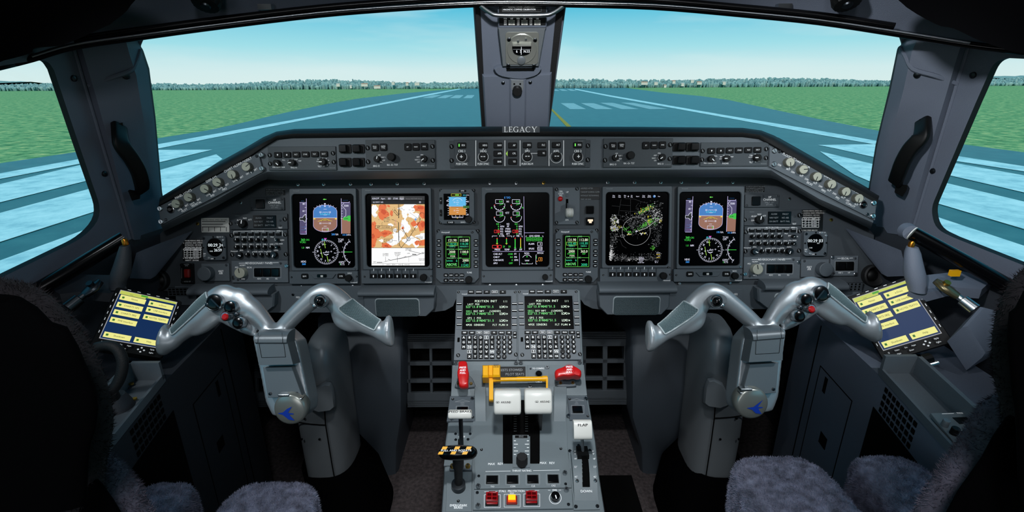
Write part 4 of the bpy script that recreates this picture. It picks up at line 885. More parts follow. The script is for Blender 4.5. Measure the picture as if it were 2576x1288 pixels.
speck(100, 580, 370, 60, 14, -28, ['g_wgreen', 'g_wgreen2', 'g_wyel'], 2, 8); speck(110, 590, 550, 60, 14, -28, ['g_wgreen', 'g_wgreen2'], 2, 9); speck(60, 640, 505, 16, 26, 0, ['g_wgreen', 'g_wyel'], 2, 8); speck(26, 690, 830, 12, 12, 0, ['g_wgreen'], 2, 6); speck(24, 705, 540, 14, 14, 0, ['g_wgreen2'], 2, 6); speck(26, 355, 600, 16, 16, 0, ['g_wgreen', 'g_wgreen2'], 2, 6); speck(24, 400, 635, 14, 6, 0, ['g_wgreen'], 2, 6); speck(30, 215, 500, 22, 20, 0, ['g_wgreen2', 'g_wyel'], 2, 5); speck(22, 215, 605, 22, 10, 0, ['g_wgreen', 'g_wyel'], 2, 6)
speck(16, 250, 515, 10, 12, 0, ['g_white2'], 3, 8); speck(20, 565, 650, 20, 10, 0, ['g_wyel', 'g_white2'], 3, 7); speck(14, 395, 662, 14, 6, 0, ['g_white2', 'g_wyel'], 3, 7); speck(10, 775, 500, 8, 10, 0, ['g_wyel'], 3, 6); speck(30, 280, 570, 20, 8, 20, ['g_wyel', 'g_grey'], 2, 5)
m.arc(*W_(482, 626), 169, 0, 360, 3.5, z+.2, 'g_lgrey', 60); wl([(470, 628), (530, 616), (600, 590), (660, 545), (720, 500), (795, 460)], 4, 'g_white2', z+.2); wl([(470, 628), (500, 628)], 6, 'g_white', z+.22); wl([(482, 612), (482, 644)], 4, 'g_white', z+.22)
m.arc(*W_(320, 684), 28, 0, 360, 3, z+.2, 'g_lgrey', 18, 14)
for s_, x in (('Map\nData', 200), ('Map\nView', 270), ('Mkt\nCtr', 335), ('Ub\nWx', 415), ('Narrl', 487), ('Prev\nKIML', 560), ('Next\nKPHX', 628), ('Pwr', 745)):
    for i, q in enumerate(s_.split('\n')): m.txt(q, *W_(x, 198+18*i if '\n' in s_ else 208), 13, z+.2, 'g_white')
m.line(*W_(366, 208), *W_(384, 208), 4, z+.2, 'g_white'); m.line(*W_(375, 198), *W_(375, 218), 4, z+.2, 'g_white')
m.disc(*W_(688, 207), 16, z+.2, 'g_sky'); m.disc(*W_(694, 202), 8, z+.22, 'g_white2', 8)
for s_, x, y, c in (('SACMF', 755, 888, 'g_white'), ('042°W', 755, 906, 'g_yellow'), ('Set', 765, 924, 'g_white'), ('034.32', 755, 942, 'g_yellow'), ('Sat 02 14', 550, 940, 'g_white'), ('ACC-EI03', 555, 955, 'g_white'), ('TOR-070', 552, 972, 'g_white'), ('VIL-40', 548, 988, 'g_white'), ('ECHO TOP', 550, 1004, 'g_white'), ('SPD  0', 735, 986, 'g_white'), ('GS  0', 735, 1002, 'g_white')): m.txt(s_, *W_(x, y), 12, z+.2, c)
t.add('screen', m); mfd_keys(t)
# ---------------------------------------------------------------- engine display
t, m = display('engine_display', 'engine and systems display with dials and bars in the centre', 'c6', (604, 142, 1430, 1100), (646, 208, 1388, 1062), (1015, 640), rs=40, lower=1246)
z = 4.9
m.txt('E T/O', 902, 262, 22, z, 'g_blue', bold=.07); m.txt('N1', 908, 308, 20, z, 'g_white', bold=.07); m.txt('ITT', 905, 440, 22, z, 'g_white', bold=.05); m.txt('•', 880, 438, 18, z, 'g_white')
for x in (812, 1005):
    m.box(x-46, 285, x+42, 330, 4, z, 'g_white'); m.txt('0.0', x+14, 308, 24, z, 'g_green', bold=.04); m.arc(x, 350, 62, 180, 360, 5, z, 'g_white', 20, 60); m.line(x-62, 345, x-50, 350, 6, z, 'g_redl'); m.line(x, 348, x+48, 332, 5, z, 'g_green'); m.line(x+60, 330, x+62, 352, 5, z, 'g_white')
    for a in range(200, 350, 28): m.line(x+62*math.cos(R(a)), 350-60*math.sin(R(a)), x+50*math.cos(R(a)), 350-49*math.sin(R(a)), 5, z, 'g_white')
    m.box(x-36, 424, x+38, 466, 4, z, 'g_white'); m.txt('22', x+16, 444, 24, z, 'g_green', bold=.04); m.arc(x, 488, 62, 180, 370, 5, z, 'g_white', 20, 60); m.line(x-62, 486, x-50, 490, 6, z, 'g_redl'); m.line(x, 486, x+50, 470, 5, z, 'g_green')
for x, y in ((720, 380), (868, 380), (1080, 378)): m.txt('A', x, y, 20, z, 'g_green', bold=.06)
for i, (a, u, b) in enumerate((('0.0', '%', 'N2'), ('0', 'KPH', 'FF'), ('0', 'KG', 'FWD'), ('150', 'KG', 'WING'), ('0', 'KG', 'AFT'))):
    y = 568+28.5*i; c = 'g_redl' if i == 3 else 'g_green'
    for x in (806, 1020):
        m.txt(a, x, y, 20, z, c, 'r', bold=.05); m.txt(u, x+14, y, 19, z, 'g_white', 'l', bold=.06)
        if i == 3: m.box(x-54, y-16, x+6, y+16, 4, z, 'g_redl')
    m.txt(b, 910, y, 20, z, 'g_white', bold=.06)
for x0, x1, s_ in ((728, 952, 'E OIL'), (972, 1076, 'VIB'), (1118, 1316, 'LDG GEAR')):
    xc = (x0+x1)/2; w = len(s_)*11; m.poly([(x0, 722), (x0, 706), (xc-w, 706)], 4, z, 'g_white'); m.poly([(xc+w, 706), (x1, 706), (x1, 722)], 4, z, 'g_white'); m.txt(s_, xc, 706, 20, z, 'g_white', bold=.06)
for x in (784, 893): m.rect(x-5, 742, x+5, 800, z, 'g_green'); m.rect(x-5, 728, x+5, 742, z, 'g_redl'); m.flat([(x-14, 790), (x+14, 790), (x, 808)], z, 'g_wyel')
for x, c in ((993, 'g_green'), (1057, 'g_wyel')): m.rect(x-5, 742, x+5, 850, z, c); m.rect(x-5, 725, x+5, 742, z, 'g_redl'); m.flat([(x-12, 838), (x+12, 838), (x, 856)], z, 'g_green')
m.box(730, 814, 832, 848, 5, z, 'g_redl'); m.rect(780, 820, 800, 842, z, 'g_redl'); m.txt('23', 862, 830, 20, z, 'g_green', bold=.06); m.txt('23', 927, 830, 20, z, 'g_green', bold=.06)
for s_, x in (('PRESS', 787), ('TEMP', 897), ('LP', 993), ('HP', 1057)): m.txt(s_, x, 864, 20, z, 'g_white', bold=.06)
for x in (1150, 1214, 1278): m.box(x-25, 724, x+26, 764, 4, z, 'g_green'); m.txt('DN', x, 744, 20, z, 'g_green', bold=.05)
m.txt('FLAPS', 1182, 799, 20, z, 'g_white', bold=.06); m.txt('SPLRS', 1182, 854, 20, z, 'g_white', bold=.06); m.box(1254, 780, 1306, 820, 4, z, 'g_white'); m.box(1254, 834, 1306, 872, 4, z, 'g_white'); m.txt('0', 1286, 800, 20, z, 'g_white', bold=.05); m.txt('CLD', 1280, 853, 20, z, 'g_white', bold=.05)
m.line(1094, 248, 1102, 872, 4, z, 'g_lilac'); m.line(1100, 670, 1330, 669, 4, z, 'g_lilac'); m.line(730, 886, 1330, 884, 4, z, 'g_lilac'); m.line(1042, 905, 1044, 1046, 4, z, 'g_lilac')
for i, (a, b, u, x) in enumerate((('CAB ALT', '-2100', 'FT', 965), ('CAB ΔP', '0.0', 'PSI', 965), ('CAB RATE', '0', 'FPM', 965), ('APU', 'OFF', '', 965))):
    y = 916+35.5*i; m.txt(a.replace('Δ', ''), 740, y, 20, z, 'g_white', 'l', bold=.06); m.txt(b, x, y, 20, z, 'g_green', 'r', bold=.05); m.txt(u, 982, y, 20, z, 'g_white', 'l', bold=.06)
m.txt('ROLL', 1130, 907, 20, z, 'g_white', bold=.05); m.txt('PITCH', 1284, 905, 20, z, 'g_white', bold=.05); m.txt('YAW', 1130, 992, 18, z, 'g_white', bold=.05); m.arc(1131, 985, 58, 30, 150, 5, z, 'g_white', 18); m.flat([(1131, 935), (1140, 952), (1122, 952)], z, 'g_green'); m.poly([(1072, 1018), (1072, 1030), (1194, 1030), (1194, 1018)], 4, z, 'g_white'); m.flat([(1131, 1014), (1140, 1028), (1122, 1028)], z, 'g_green')
m.poly([(1244, 926), (1234, 926), (1234, 1032), (1246, 1032)], 4, z, 'g_white'); m.rect(1236, 940, 1242, 970, z, 'g_green'); m.flat([(1238, 1000), (1252, 992), (1252, 1008)], z, 'g_amber'); m.box(1266, 958, 1306, 996, 4, z, 'g_amber'); m.txt('9', 1288, 977, 22, z, 'g_amber', bold=.06)
t.add('screen', m); t.knob('knob', 1338, 1178, 34, 10, 20, 'black', ridge=.04); small_screws(t, ((632, 1170), (1404, 1160), (1385, 1078)))
# ---------------------------------------------------------------- radio management units
def rmu(label, place, rows):
    t = T('radio_unit', label, 'radio', MAIN, 'c6', 326, 940, place, 'radio management units')
    o = [(128, 632), (530, 632), (572, 690), (576, 1190), (524, 1248), (134, 1248), (78, 1196), (76, 690)]
    m = t.mb(); m.prism(o, 0, 9, 'bezel', 1); m.frame((158, 692, 486, 1084), (172, 706, 474, 1070), 8.5, 10, 'black', 16, 12, .5, 3, 8.5)
    m.txt('Honeywell', 188, 664, 17, 9.2, 'print', bold=.06); m.txt('TUNE', 463, 1129, 18, 9.2, 'print', bold=.05); t.add('bezel', m)
    m = t.mb(); m.rp(164, 698, 480, 1078, 8, 9.2, 'glass_black', 10); z = 9.6
    G = 'g_wgreen3'; m.box(194, 718, 467, 1066, 4, z, G); m.line(336, 718, 340, 1066, 4, z, G); m.line(194, 860, 467, 858, 4, z, G); m.line(194, 962, 467, 964, 4, z, G)
    for s_, x, y, sz, c, b in rows: 
        if b: m.box(206, 783, 326, 818, 4, z, 'g_olive')
        if sz < 16:
            w = len(s_)*sz*.45; m.rect(x-w, y-9, x+w, y+9, z+.05, 'ink_')
        m.txt(s_, x, y, sz, z+.1, c, bold=.03, sx=.88)
    t.add('screen', m)
    for x in (112, 540):
        for y in (762, 811, 886, 935, 1006, 1055):
            b = t.mb(); b.rp(x-24, y-17, x+24, y+17, 8, 11.5, 'key', 8, .6); b.rect(x-12, y-3, x+14, y+4, 11.7, 'print'); t.add('line_key', b)
    for r_, y in ((('SQ', 'DIM', '1/2', 'STO'), 1159), (('ID', 'PGE', 'TST', 'DME'), 1218)):
        for s_, x in zip(r_, (194, 254, 316, 378)): t.btn('button', x-26, y-19, x+26, y+19, 8, 11.5, 'key', s_, 14, 10, bold=.05)
    t.knob('knob', 460, 1208, 42, 8, 22, 'black', ridge=.05, n=30)
    for x, y in ((100, 650), (560, 648)): t.screw(x, y, 20, -1, 'key', 'print_dim', 'fastener')
    t.screw(497, 664, 13, 9, 'key', 'print_dim')
glow('g_wgreen3', (90, 200, 70))
rmu('left radio unit with green text below the standby horizon', None, [('COM1', 222, 718, 14, 'g_cgreen', 0), ('NAV1', 362, 718, 14, 'g_cgreen', 0), ('121.90', 266, 757, 29, 'g_pale', 0), ('118.50', 266, 800, 28, 'g_teal', 1), ('112.80', 402, 757, 29, 'g_pale', 0), ('110.30', 402, 797, 28, 'g_teal', 0), ('TEMP-2', 266, 829, 15.9, 'g_teal', 0), ('MEMORY-1', 404, 829, 15.5, 'g_teal', 0),
    ('ATC/TCAS', 248, 860, 14, 'g_cgreen', 0), ('ADF1', 364, 860, 14, 'g_cgreen', 0), ('2000', 266, 890, 28, 'g_pale', 0), ('1100.0', 404, 890, 28, 'g_pale', 0), ('STANDBY', 262, 918, 16, 'g_green', 0), ('VOICE', 408, 918, 16, 'g_green', 0), ('PTSMS', 272, 941, 16, 'g_pale', 0), ('TCAS DSPY 1', 256, 962, 14, 'g_cgreen', 0), ('HF1', 360, 962, 14, 'g_cgreen', 0), ('RANGE:', 238, 994, 16, 'g_teal', 0), ('6', 317, 992, 26, 'g_teal', 0), ('2000', 420, 988, 28, 'g_pale', 0), ('ABOVE', 260, 1036, 29, 'g_cgreen', 0), ('UV', 410, 1014, 12, 'g_teal', 0), ('11243', 410, 1044, 28, 'g_teal', 0)])
rmu('right radio unit with green text below the gear lever', vp('c6', 1704, 934), [('COM2', 222, 718, 14, 'g_cgreen', 0), ('NAV2', 362, 718, 14, 'g_cgreen', 0), ('121.90', 266, 757, 29, 'g_pale', 0), ('123.40', 266, 800, 28, 'g_teal', 1), ('112.80', 402, 757, 29, 'g_pale', 0), ('110.30', 402, 797, 28, 'g_teal', 0), ('TEMP-1', 266, 829, 15.9, 'g_teal', 0), ('TEMP-2', 404, 829, 15.9, 'g_teal', 0),
    ('ATC/TCAS', 248, 860, 14, 'g_cgreen', 0), ('ADF2', 364, 860, 14, 'g_cgreen', 0), ('2000', 266, 890, 28, 'g_pale', 0), ('365.0', 410, 890, 28, 'g_pale', 0), ('STANDBY', 262, 918, 16, 'g_green', 0), ('ADF', 408, 918, 16, 'g_green', 0), ('PTSMS', 272, 941, 16, 'g_pale', 0), ('TCAS DSPY 2', 256, 962, 14, 'g_cgreen', 0), ('HF2', 360, 962, 14, 'g_cgreen', 0), ('RANGE:', 238, 994, 16, 'g_teal', 0), ('6', 317, 992, 26, 'g_teal', 0), ('----', 404, 988, 22, 'g_pale', 0), ('ABOVE', 260, 1036, 29, 'g_cgreen', 0), ('2000', 414, 1044, 28, 'g_teal', 0)])
# ---------------------------------------------------------------- standby horizon
t = T('standby_horizon', 'small square standby horizon display above the left radio unit', 'instrument', MAIN, 'c6', 317, 366)
m = t.mb(); m.prism([(150, 166), (485, 166), (520, 205), (522, 525), (485, 566), (150, 566), (112, 525), (112, 205)], 0, 11, 'bezel', 1); m.rp(166, 218, 466, 520, 10.5, 12, 'gloss_black', 4, .4)
m.txt('BARO', 392, 548, 16, 11.2, 'print'); t.add('bezel', m)
m = t.mb(); z = 12.4; m.rp(172, 222, 462, 516, 11, 12.2, 'glass_black', 3); m.rect(230, 256, 425, 366, z, 'g_sky2'); m.rect(232, 366, 425, 464, z, 'g_earth2'); m.box(256, 222, 370, 246, 4, z, 'g_wyel'); m.rect(302, 225, 345, 243, z, 'g_wgreen'); m.txt('1014', 408, 236, 16, z, 'g_cyan'); m.txt('HPA', 446, 236, 13, z, 'g_white')
m.arc(328, 330, 62, 30, 150, 4, z+.1, 'g_white', 16)
for y, w in ((318, 18), (340, 10), (392, 10), (414, 18), (436, 10), (296, 10)): m.line(328-w, y, 328+w, y, 4, z+.1, 'g_white')
m.txt('10', 292, 318, 16, z+.1, 'g_white'); m.txt('10', 292, 414, 16, z+.1, 'g_white'); m.line(250, 372, 410, 372, 5, z+.1, 'g_ink'); m.line(230, 366, 425, 366, 3, z+.05, 'g_white')
for k in range(9): m.line(216, 258+26*k, 230, 258+26*k, 4, z, 'g_white'); m.line(425, 258+26*k, 438, 258+26*k, 4, z, 'g_white')
for s_, x, y in (('60', 212, 300), ('40', 212, 352), ('001', 446, 310), ('00', 446, 460)): m.txt(s_, x, y, 17, z+.1, 'g_white', bold=.05)
m.rect(394, 358, 462, 386, z+.12, 'g_wgreen2'); m.txt('-200', 430, 372, 18, z+.2, 'ink_'); m.poly([(264, 468), (268, 494), (392, 494), (392, 468)], 4, z, 'g_white')
for k in range(8): m.line(278+14*k, 480, 278+14*k, 494, 3, z, 'g_white')
m.txt('6', 308, 474, 16, z, 'g_white'); m.txt('2', 354, 474, 16, z, 'g_white'); m.flat([(328, 490), (336, 502), (320, 502)], z, 'g_yellow'); t.add('screen', m)
t.btn('button', 345, 176, 428, 198, 11, 14, 'key', 'STD', 15, 9, bold=.06); t.btn('button', 208, 538, 292, 561, 11, 14, 'key', 'CAGE', 15, 9, bold=.06); t.btn('button', 124, 262, 150, 338, 11, 14, 'key', '+', 18, 5); t.btn('button', 124, 404, 150, 478, 11, 14, 'key', '-', 18, 5); t.knob('knob', 458, 516, 40, 10, 24, 'black', ridge=.05)
for x, y in ((130, 178), (512, 176), (126, 552), (516, 548)): t.screw(x, y, 17, 0, 'key', 'print_dim', 'fastener')
# ---------------------------------------------------------------- landing gear lever
t = T('gear_lever_panel', 'grey landing gear panel with a white wheel shaped lever', 'lever panel', MAIN, 'c6', 1597, 360)
m = t.mb(); m.rp(1450, 146, 1742, 574, 0, 5, 'panel', 6, .8); m.rp(1581, 278, 1609, 400, 4.6, 5.1, 'void', 2); m.lathe(1598, 236, [(20, 5), (20, 6), (10, 5.6)], 'bezel', 16)
for s_, x, y in (('DN', 1524, 190), ('LOCK', 1524, 214), ('REL', 1524, 238), ('UP', 1598, 198), ('DN', 1594, 520)): m.txt(s_, x, y, 18, 5.2, 'print')
t.add('faceplate', m); b = t.mb(); b.lathe(1516, 277, [(27, 5), (27, 9), (20, 11), (6, 12)], 'red', 20); t.add('red_release_button', b)
b = t.mb(); b.rp(1588, 330, 1604, 440, 0, 26, 'dark_steel', 3); t.add('shaft', b)
b = t.mb(); x, y = b.P(1607, 440); hw = b.S(43)
prof = [(-1, .55), (-.92, .86), (-.55, 1), (-.42, .92), (-.30, 1), (.30, 1), (.42, .92), (.55, 1), (.92, .86), (1, .55)]
rr = b.S(54); b.rings([[(x+hw*a, y+rr*k*math.cos(2*math.pi*j/24), .034+.017*k*math.sin(2*math.pi*j/24)) for j in range(24)] for a, k in prof], 'white_plastic', cap0=True); t.add('lever_wheel', b)
for x, y in ((1474, 168), (1710, 160), (1472, 552), (1710, 550)): t.screw(x, y, 20, 5, 'key', 'print_dim', 'fastener')
for y, nm, lit in ((403, 'unlit square black annunciator button right of the gear lever', 0), (536, 'annunciator button glowing warm white right of the gear lever', 1)):
    t = T('annunciator_button', nm, 'button', MAIN, 'c6', 1861, y); m = t.mb(); m.rp(1815, y-44, 1908, y+44, 0, 5, 'black', 8, .8); t.add('housing', m)
    m = t.mb(); m.rp(1824, y-36, 1899, y+36, 5, 9, 'gloss_black', 4, .8)
    if lit: m.rect(1832, y-22, 1892, y+2, 9.2, 'g_lampwarm'); m.rect(1846, y, 1878, y+22, 9.25, 'g_lampwarm')
    t.add('cap', m)
# ---------------------------------------------------------------- placards
def placard(label, view, x0, y0, x1, y1, lines, size, tm='print_dim', base='placard', group=None, plane=None, extra=None, al='l'):
    t = T('placard', label, 'placard', plane or MAIN, view, (x0+x1)/2, (y0+y1)/2, None, group); m = t.mb(); m.rp(x0, y0, x1, y1, 0, .8, base, 4, .2)
    for i, s_ in enumerate(lines): m.txt(s_, x0+size*.7, y0+size*.95+(y1-y0-size*1.2)*i/max(1, len(lines)-1) if len(lines) > 1 else (y0+y1)/2, size, 1.0, tm, 'l')
    if extra: extra(m)
    o = m.build('placard'); o.matrix_world = t.mw
    for k in t.o.keys(): o[k] = t.o[k]
    bpy.data.objects.remove(t.o); o.name = 'placard'; return o
placard('black speed placard right of the gear lever with faint white lines', 'c6', 1744, 140, 1978, 284, ['AIRSPEED AFTER', 'TAKEOFF DURING CLIMB', 'WITHOUT RETRIMMING', 'MAX 160 KIAS'], 15)
placard('small dark placard of four lines above the left channel panel', 'c4', 990, 432, 1162, 488, ['IN CASE OF LOSS OF TWO UNITS', 'FROM MISMATCH CONDITION', 'REDUCE THE AIRSPEED TO LESS', 'THAN 220 KIAS OR MACH OR ...'], 8.5)
placard('small dark placard of four lines above the right channel panel', 'c8', 62, 406, 230, 462, ['IN CASE OF LOSS OF TWO UNITS', 'FROM MISMATCH CONDITION', 'REDUCE THE AIRSPEED TO LESS', 'THAN 220 KIAS OR MACH OR ...'], 8.5)
def table(x0, y0, x1, y1, rows, cols):
    def f(m):
        for k in range(rows+1): m.line(x0, y0+(y1-y0)*k/rows, x1, y0+(y1-y0)*k/rows, 2.5, 1.0, 'print')
        for c in cols: m.line(c, y0, c, y1, 2.5, 1.0, 'print')
        for k in range(rows):
            a = [x0]+list(cols[1:])
            for j in range(len(a)-1): m.txt(('FLAP' if j == 0 else 'SPEED') if k == 0 else ('%d°' % (9*(k+1)) if j == 0 else '%d KIAS' % (260-30*k)), (a[j]+a[j+1])/2, y0+(y1-y0)*(k+.5)/rows, 10, 1.0, 'print')
    return f
def wh(x0, y0, x1, y1, n, tab):
    def f(m):
        rr_ = random.Random(n)
        for k in range(5):
            yy = y0+(y1-y0)*k/11+8; xx = x0+6
            while xx < x1-10:
                w = rr_.uniform(14, 40); m.rect(xx, yy-5, min(xx+w, x1-4), yy+6, 1.0, 'white_plastic'); xx += w+5
        if tab: table(*tab)(m)
    return f
placard('glaring white sticker of printed lines above the left clock', 'c4', 424, 690, 674, 816, [], 9, base='white_plastic', extra=lambda m: ([m.rect(432, 718+k*24, 640-22*(k % 2), 724+k*24, 1.0, 'placard') for k in range(3)], [m.line(440+52*k, 770, 440+52*k, 808, 5, 1.0, 'placard') for k in range(5)], [m.txt('MANEUVERING SPEED 200 KIAS', 545, 706, 12, 1.0, 'print_black')]))
placard('black speed limit placard with a white table left of the left clock', 'c4', 258, 880, 448, 1066, ['1- MANEUVERING SPEED 200 KIAS', '2- LANDING GEAR OPERATION', '    EXTENSION : 250 KIAS', '    RETRACTION: 200 KIAS', '3- FLAP EXTENDED SPEED', ' ', ' ', ' ', '4- MAX SPEED BELOW', '    10000 FT : 250 KIAS'], 11, 'print', extra=table(276, 956, 424, 1034, 4, (276, 332, 424)))
placard('black and white speed limit placard with a table above the right clock', 'c8', 546, 618, 742, 802, ['1- MANEUVERING SPEED 200 KIAS', '2- LANDING GEAR OPERATION', '    EXTENSION : 250 KIAS', '    RETRACTION: 200 KIAS', '3- FLAP EXTENDED SPEED', ' ', ' ', ' ', ' ', '4- MAX SPEED BELOW'], 11, 'white_plastic', extra=table(562, 688, 708, 772, 4, (562, 620, 708)))
# ---------------------------------------------------------------- side instruments: built from the left close-up, placed both sides
def clock(label, place, l1, l2):
    t = T('clock', label, 'clock', MAIN, 'c4', 556, 952, place, 'round digital clocks'); m = t.mb(); m.frame((450, 846, 660, 1060), (482, 868, 634, 1028), 0, 9, 'bezel', 24, 76, 1, 8, 3)
    m.txt('24H', 472, 1003, 11, 9.2, 'print'); m.txt('DIM', 540, 1046, 11, 9.2, 'print'); m.txt('SET  D  H', 605, 856, 10, 9.2, 'print'); t.add('case', m)
    m = t.mb(); x, y = 558, 948; m.rp(480, 866, 636, 1030, 1, 4, 'glass_black', 78, .3, 10); m.txt(l1, 560, 928, 26, 4.6, 'g_lcd', bold=.05, sx=1.0); m.txt('INT', 588, 950, 12, 4.6, 'g_lcd')
    if l2: m.txt('CHR', 522, 982, 11, 4.6, 'g_lcd'); m.txt(l2, 580, 972, 24, 4.6, 'g_lcd', bold=.05)
    else: m.txt('CHR', 524, 990, 11, 4.6, 'g_lcd')
    t.add('dial', m)
    for bx, by, r in ((474, 1022, 13), (513, 1040, 12), (597, 858, 9), (638, 882, 11)):
        b = t.mb(); b.lathe(bx, by, [(r, 8), (r, 11), (r*.7, 12)], 'silver', 14); t.add('button', b)
    for bx, by in ((466, 868), (640, 1038)): t.screw(bx, by, 12, 9, 'dark_steel', cross=True)
    for bx, by in ((549, 856), (462, 950), (648, 946), (560, 1046)): t.screw(bx, by, 7, 9, 'black')
clock('left round clock reading 00 29 in a square case', None, '00:29 24', '26:59'); clock('right round clock reading 00 29 in a square case', vp('c8', 665, 914), '00:29 03', None)
def hf_panel(label, place, swx):
    t = T('channel_panel', label, 'control panel', MAIN, 'c4', 1012, 566, place, 'channel panels'); m = t.mb(); m.rp(860, 512, 1162, 620, 0, 4, 'panel_dark', 4, .6); dx = 0 if swx else 0
    m.txt('HF', 1077, 533, 17, 4.2, 'print'); m.txt('CHANNEL', 1077, 555, 19, 4.2, 'print'); m.txt('UNLIT: HF1', 1077, 580, 13, 4.2, 'print_dim'); m.txt('LIT: HF2', 1077, 598, 13, 4.2, 'print_dim'); t.add('faceplate', m); t.btn('button', 917, 528, 992, 606, 4, 9, 'gloss_black', None, r=6)
    for x, y in ((880, 606), (1140, 524), (1140, 606), (1014, 524)): t.screw(x, y, 12, 4, 'panel_dark')
hf_panel('left channel panel with a black square button under the small placard', None, 0); hf_panel('right channel panel with a black square button under the small placard', vp('c8', 205, 540), 1)
def irs_panel(label, place, bright):
    t = T('mode_selector_panel', label, 'control panel', MAIN, 'c4', 938, 722, place, 'mode selector panels'); m = t.mb(); m.rp(682, 656, 1192, 788, 0, 4, 'panel_dark', 3, .6)
    for s_, x, y in (('ALIGN', 770, 709), ('NAV', 816, 692), ('ATT', 860, 706), ('OFF', 762, 746), ('TEST', 1127, 776)): m.txt(s_, x, y, 13, 4.2, 'print')
    m.line(730, 672, 770, 672, 2, 4.2, 'print_dim'); t.add('faceplate', m); t.knob('knob', 808, 740, 34, 4, 18, 'black', mark=80, ridge=.05)
    m = t.mb(); m.rp(890, 668, 1094, 774, 4, 7, 'gloss_black', 3, .5)
    for r_, y in ((('ALIGN', 'FAULT'), 690), (('NAV RDY', 'NO AIR'), 722), (('ON BATT', 'BATT FAIL'), 754)):
        m.txt(r_[0], 940, y, 14, 7.2, 'print_dim'); m.txt(r_[1], 1040, y, 14, 7.2, 'print_dim')
    t.add('annunciator_window', m)
    for x, y, r in ((692, 740, 18), (1167, 700, 20)): t.screw(x, y, r, 3, 'key', 'print_dim', 'fastener')
    for x, y in ((732, 732), (1127, 712), (1127, 758)): t.screw(x, y, 9, 4, 'panel_dark')
irs_panel('left mode selector panel with a pointer knob and dark legend window', None, 0); irs_panel('right mode selector panel with a pointer knob and pale legend window', vp('c8', 300, 688), 1)
def audio_panel(label, place):
    t = T('audio_panel', label, 'control panel', MAIN, 'c4', 940, 926, place, 'audio panels'); m = t.mb(); m.rp(690, 796, 1196, 1060, 0, 5, 'panel_dark', 3, .6)
    m.txt('MICROPHONE', 930, 806, 13, 5.2, 'print'); m.poly([(720, 840), (720, 808), (885, 806)], 3, 5.2, 'print'); m.poly([(978, 806), (1085, 806)], 3, 5.2, 'print'); m.txt('SPKR', 1114, 804, 11, 5.2, 'print'); m.poly([(1092, 806), (1148, 804), (1148, 850)], 2.5, 5.2, 'print')
    for k, s_ in enumerate(('COM 1', 'COM 2', 'COM 3', 'HF', 'SAT', 'PAX')): m.txt(s_, 752+61*k, 857, 12, 5.2, 'print')
    for k, s_ in enumerate(('NAV 1', 'NAV 2', 'ADF 1', 'ADF 2', 'DME 1', 'DME 2')): m.txt(s_, 756+60.5*k, 921, 12, 5.2, 'print')
    for s_, x, y in (('Honeywell', 724, 981), ('SPKR', 788, 974), ('ID', 848, 984), ('ANR  BOTH', 938, 986), ('SDTN', 1030, 984), ('HDPH', 1090, 974), ('EMG', 1090, 876), ('NORM', 1142, 884), ('VOL MASK', 1118, 917)): m.txt(s_, x, y, 11, 5.2, 'print')
    m.poly([(886, 1012), (886, 986), (900, 986)], 2.5, 5.2, 'print'); m.poly([(985, 986), (1008, 986), (1008, 1010)], 2.5, 5.2, 'print'); t.add('faceplate', m)
    for k in range(7):
        x = 752+60.5*k; b = t.mb(); b.rp(x-22, 815, x+22, 844, 5, 9, 'key', 5, .6); b.rp(x-20, 816, x+14, 822, 9, 9.6, 'print_dim', 1); t.add('button', b)
    for k in range(5): t.knob('small_knob', 756+60*k, 884, 17, 5, 17, 'black', n=16, mark=80)
    for k in range(6): t.knob('small_knob', 758+60*k, 946, 17, 5, 17, 'black', n=16, mark=80)
    for x, y in ((1112, 882), (1114, 944)): t.knob('toggle', x, y, 14, 5, 18, 'gloss_black', n=14, mark=200)
    t.knob('knob', 780, 1014, 27, 5, 17, 'black', mark=-20, ridge=.06, top='dark_steel'); t.knob('knob', 1084, 1010, 27, 5, 17, 'black', mark=-110, ridge=.06, top='dark_steel')
    for x in (848, 910, 970, 1030): t.knob('small_knob', x, 1012, 17, 5, 16, 'black', n=16, mark=80)
    for x, y in ((702, 842), (1172, 836), (708, 1012), (1178, 1008)): t.screw(x, y, 20, 4, 'key', 'print_dim', 'fastener')
audio_panel('left audio panel of small black knobs beside the left clock', None); audio_panel('right audio panel of small black knobs beside the right clock', vp('c8', 292, 896))
def rev_panel(label, place):
    t = T('reversionary_panel', label, 'control panel', MAIN, 'c4', 948, 1160, place, 'reversionary panels'); m = t.mb(); m.rp(698, 1064, 1200, 1256, 0, 5, 'panel', 3, .8)
    m.txt('REVERSIONARY PANEL', 942, 1086, 18, 5.2, 'print'); m.line(766, 1087, 838, 1086, 3, 5.2, 'print'); m.line(1044, 1083, 1114, 1081, 3, 5.2, 'print')
    for s_, x, y in (('NORM', 797, 1105), ('PFD', 746, 1124), ('EICAS', 858, 1124), ('MFD', 803, 1226), ('ADC', 944, 1223), ('IRS', 1018, 1223), ('SG', 1094, 1222)): m.txt(s_, x, y, 13, 5.2, 'print')
    m.box(894, 1122, 1134, 1214, 4, 5.2, 'print_dim'); m.rp(902, 1130, 1126, 1204, 4.5, 6, 'black', 3, .3); t.add('faceplate', m); t.knob('knob', 800, 1168, 45, 5, 22, 'knob_cream', ridge=.02, mark=100, mk='print_black', side='knob_cream', w=.08)
    for x in (936, 1014, 1090): t.btn('button', x-32, 1134, x+32, 1200, 5.5, 10, 'gloss_black', None, r=5)
    for x, y in ((1182, 1110), (716, 1214)): t.screw(x, y, 18, 4, 'steel', 'dark_steel', 'stud', 3)
    for x, y in ((1132, 1088), (758, 1232)): t.screw(x, y, 10, 5, 'panel_dark')
rev_panel('left reversionary panel with a cream pointer knob and three black buttons', None); rev_panel('right reversionary panel with a cream pointer knob and three black buttons', vp('c8', 288, 1128))
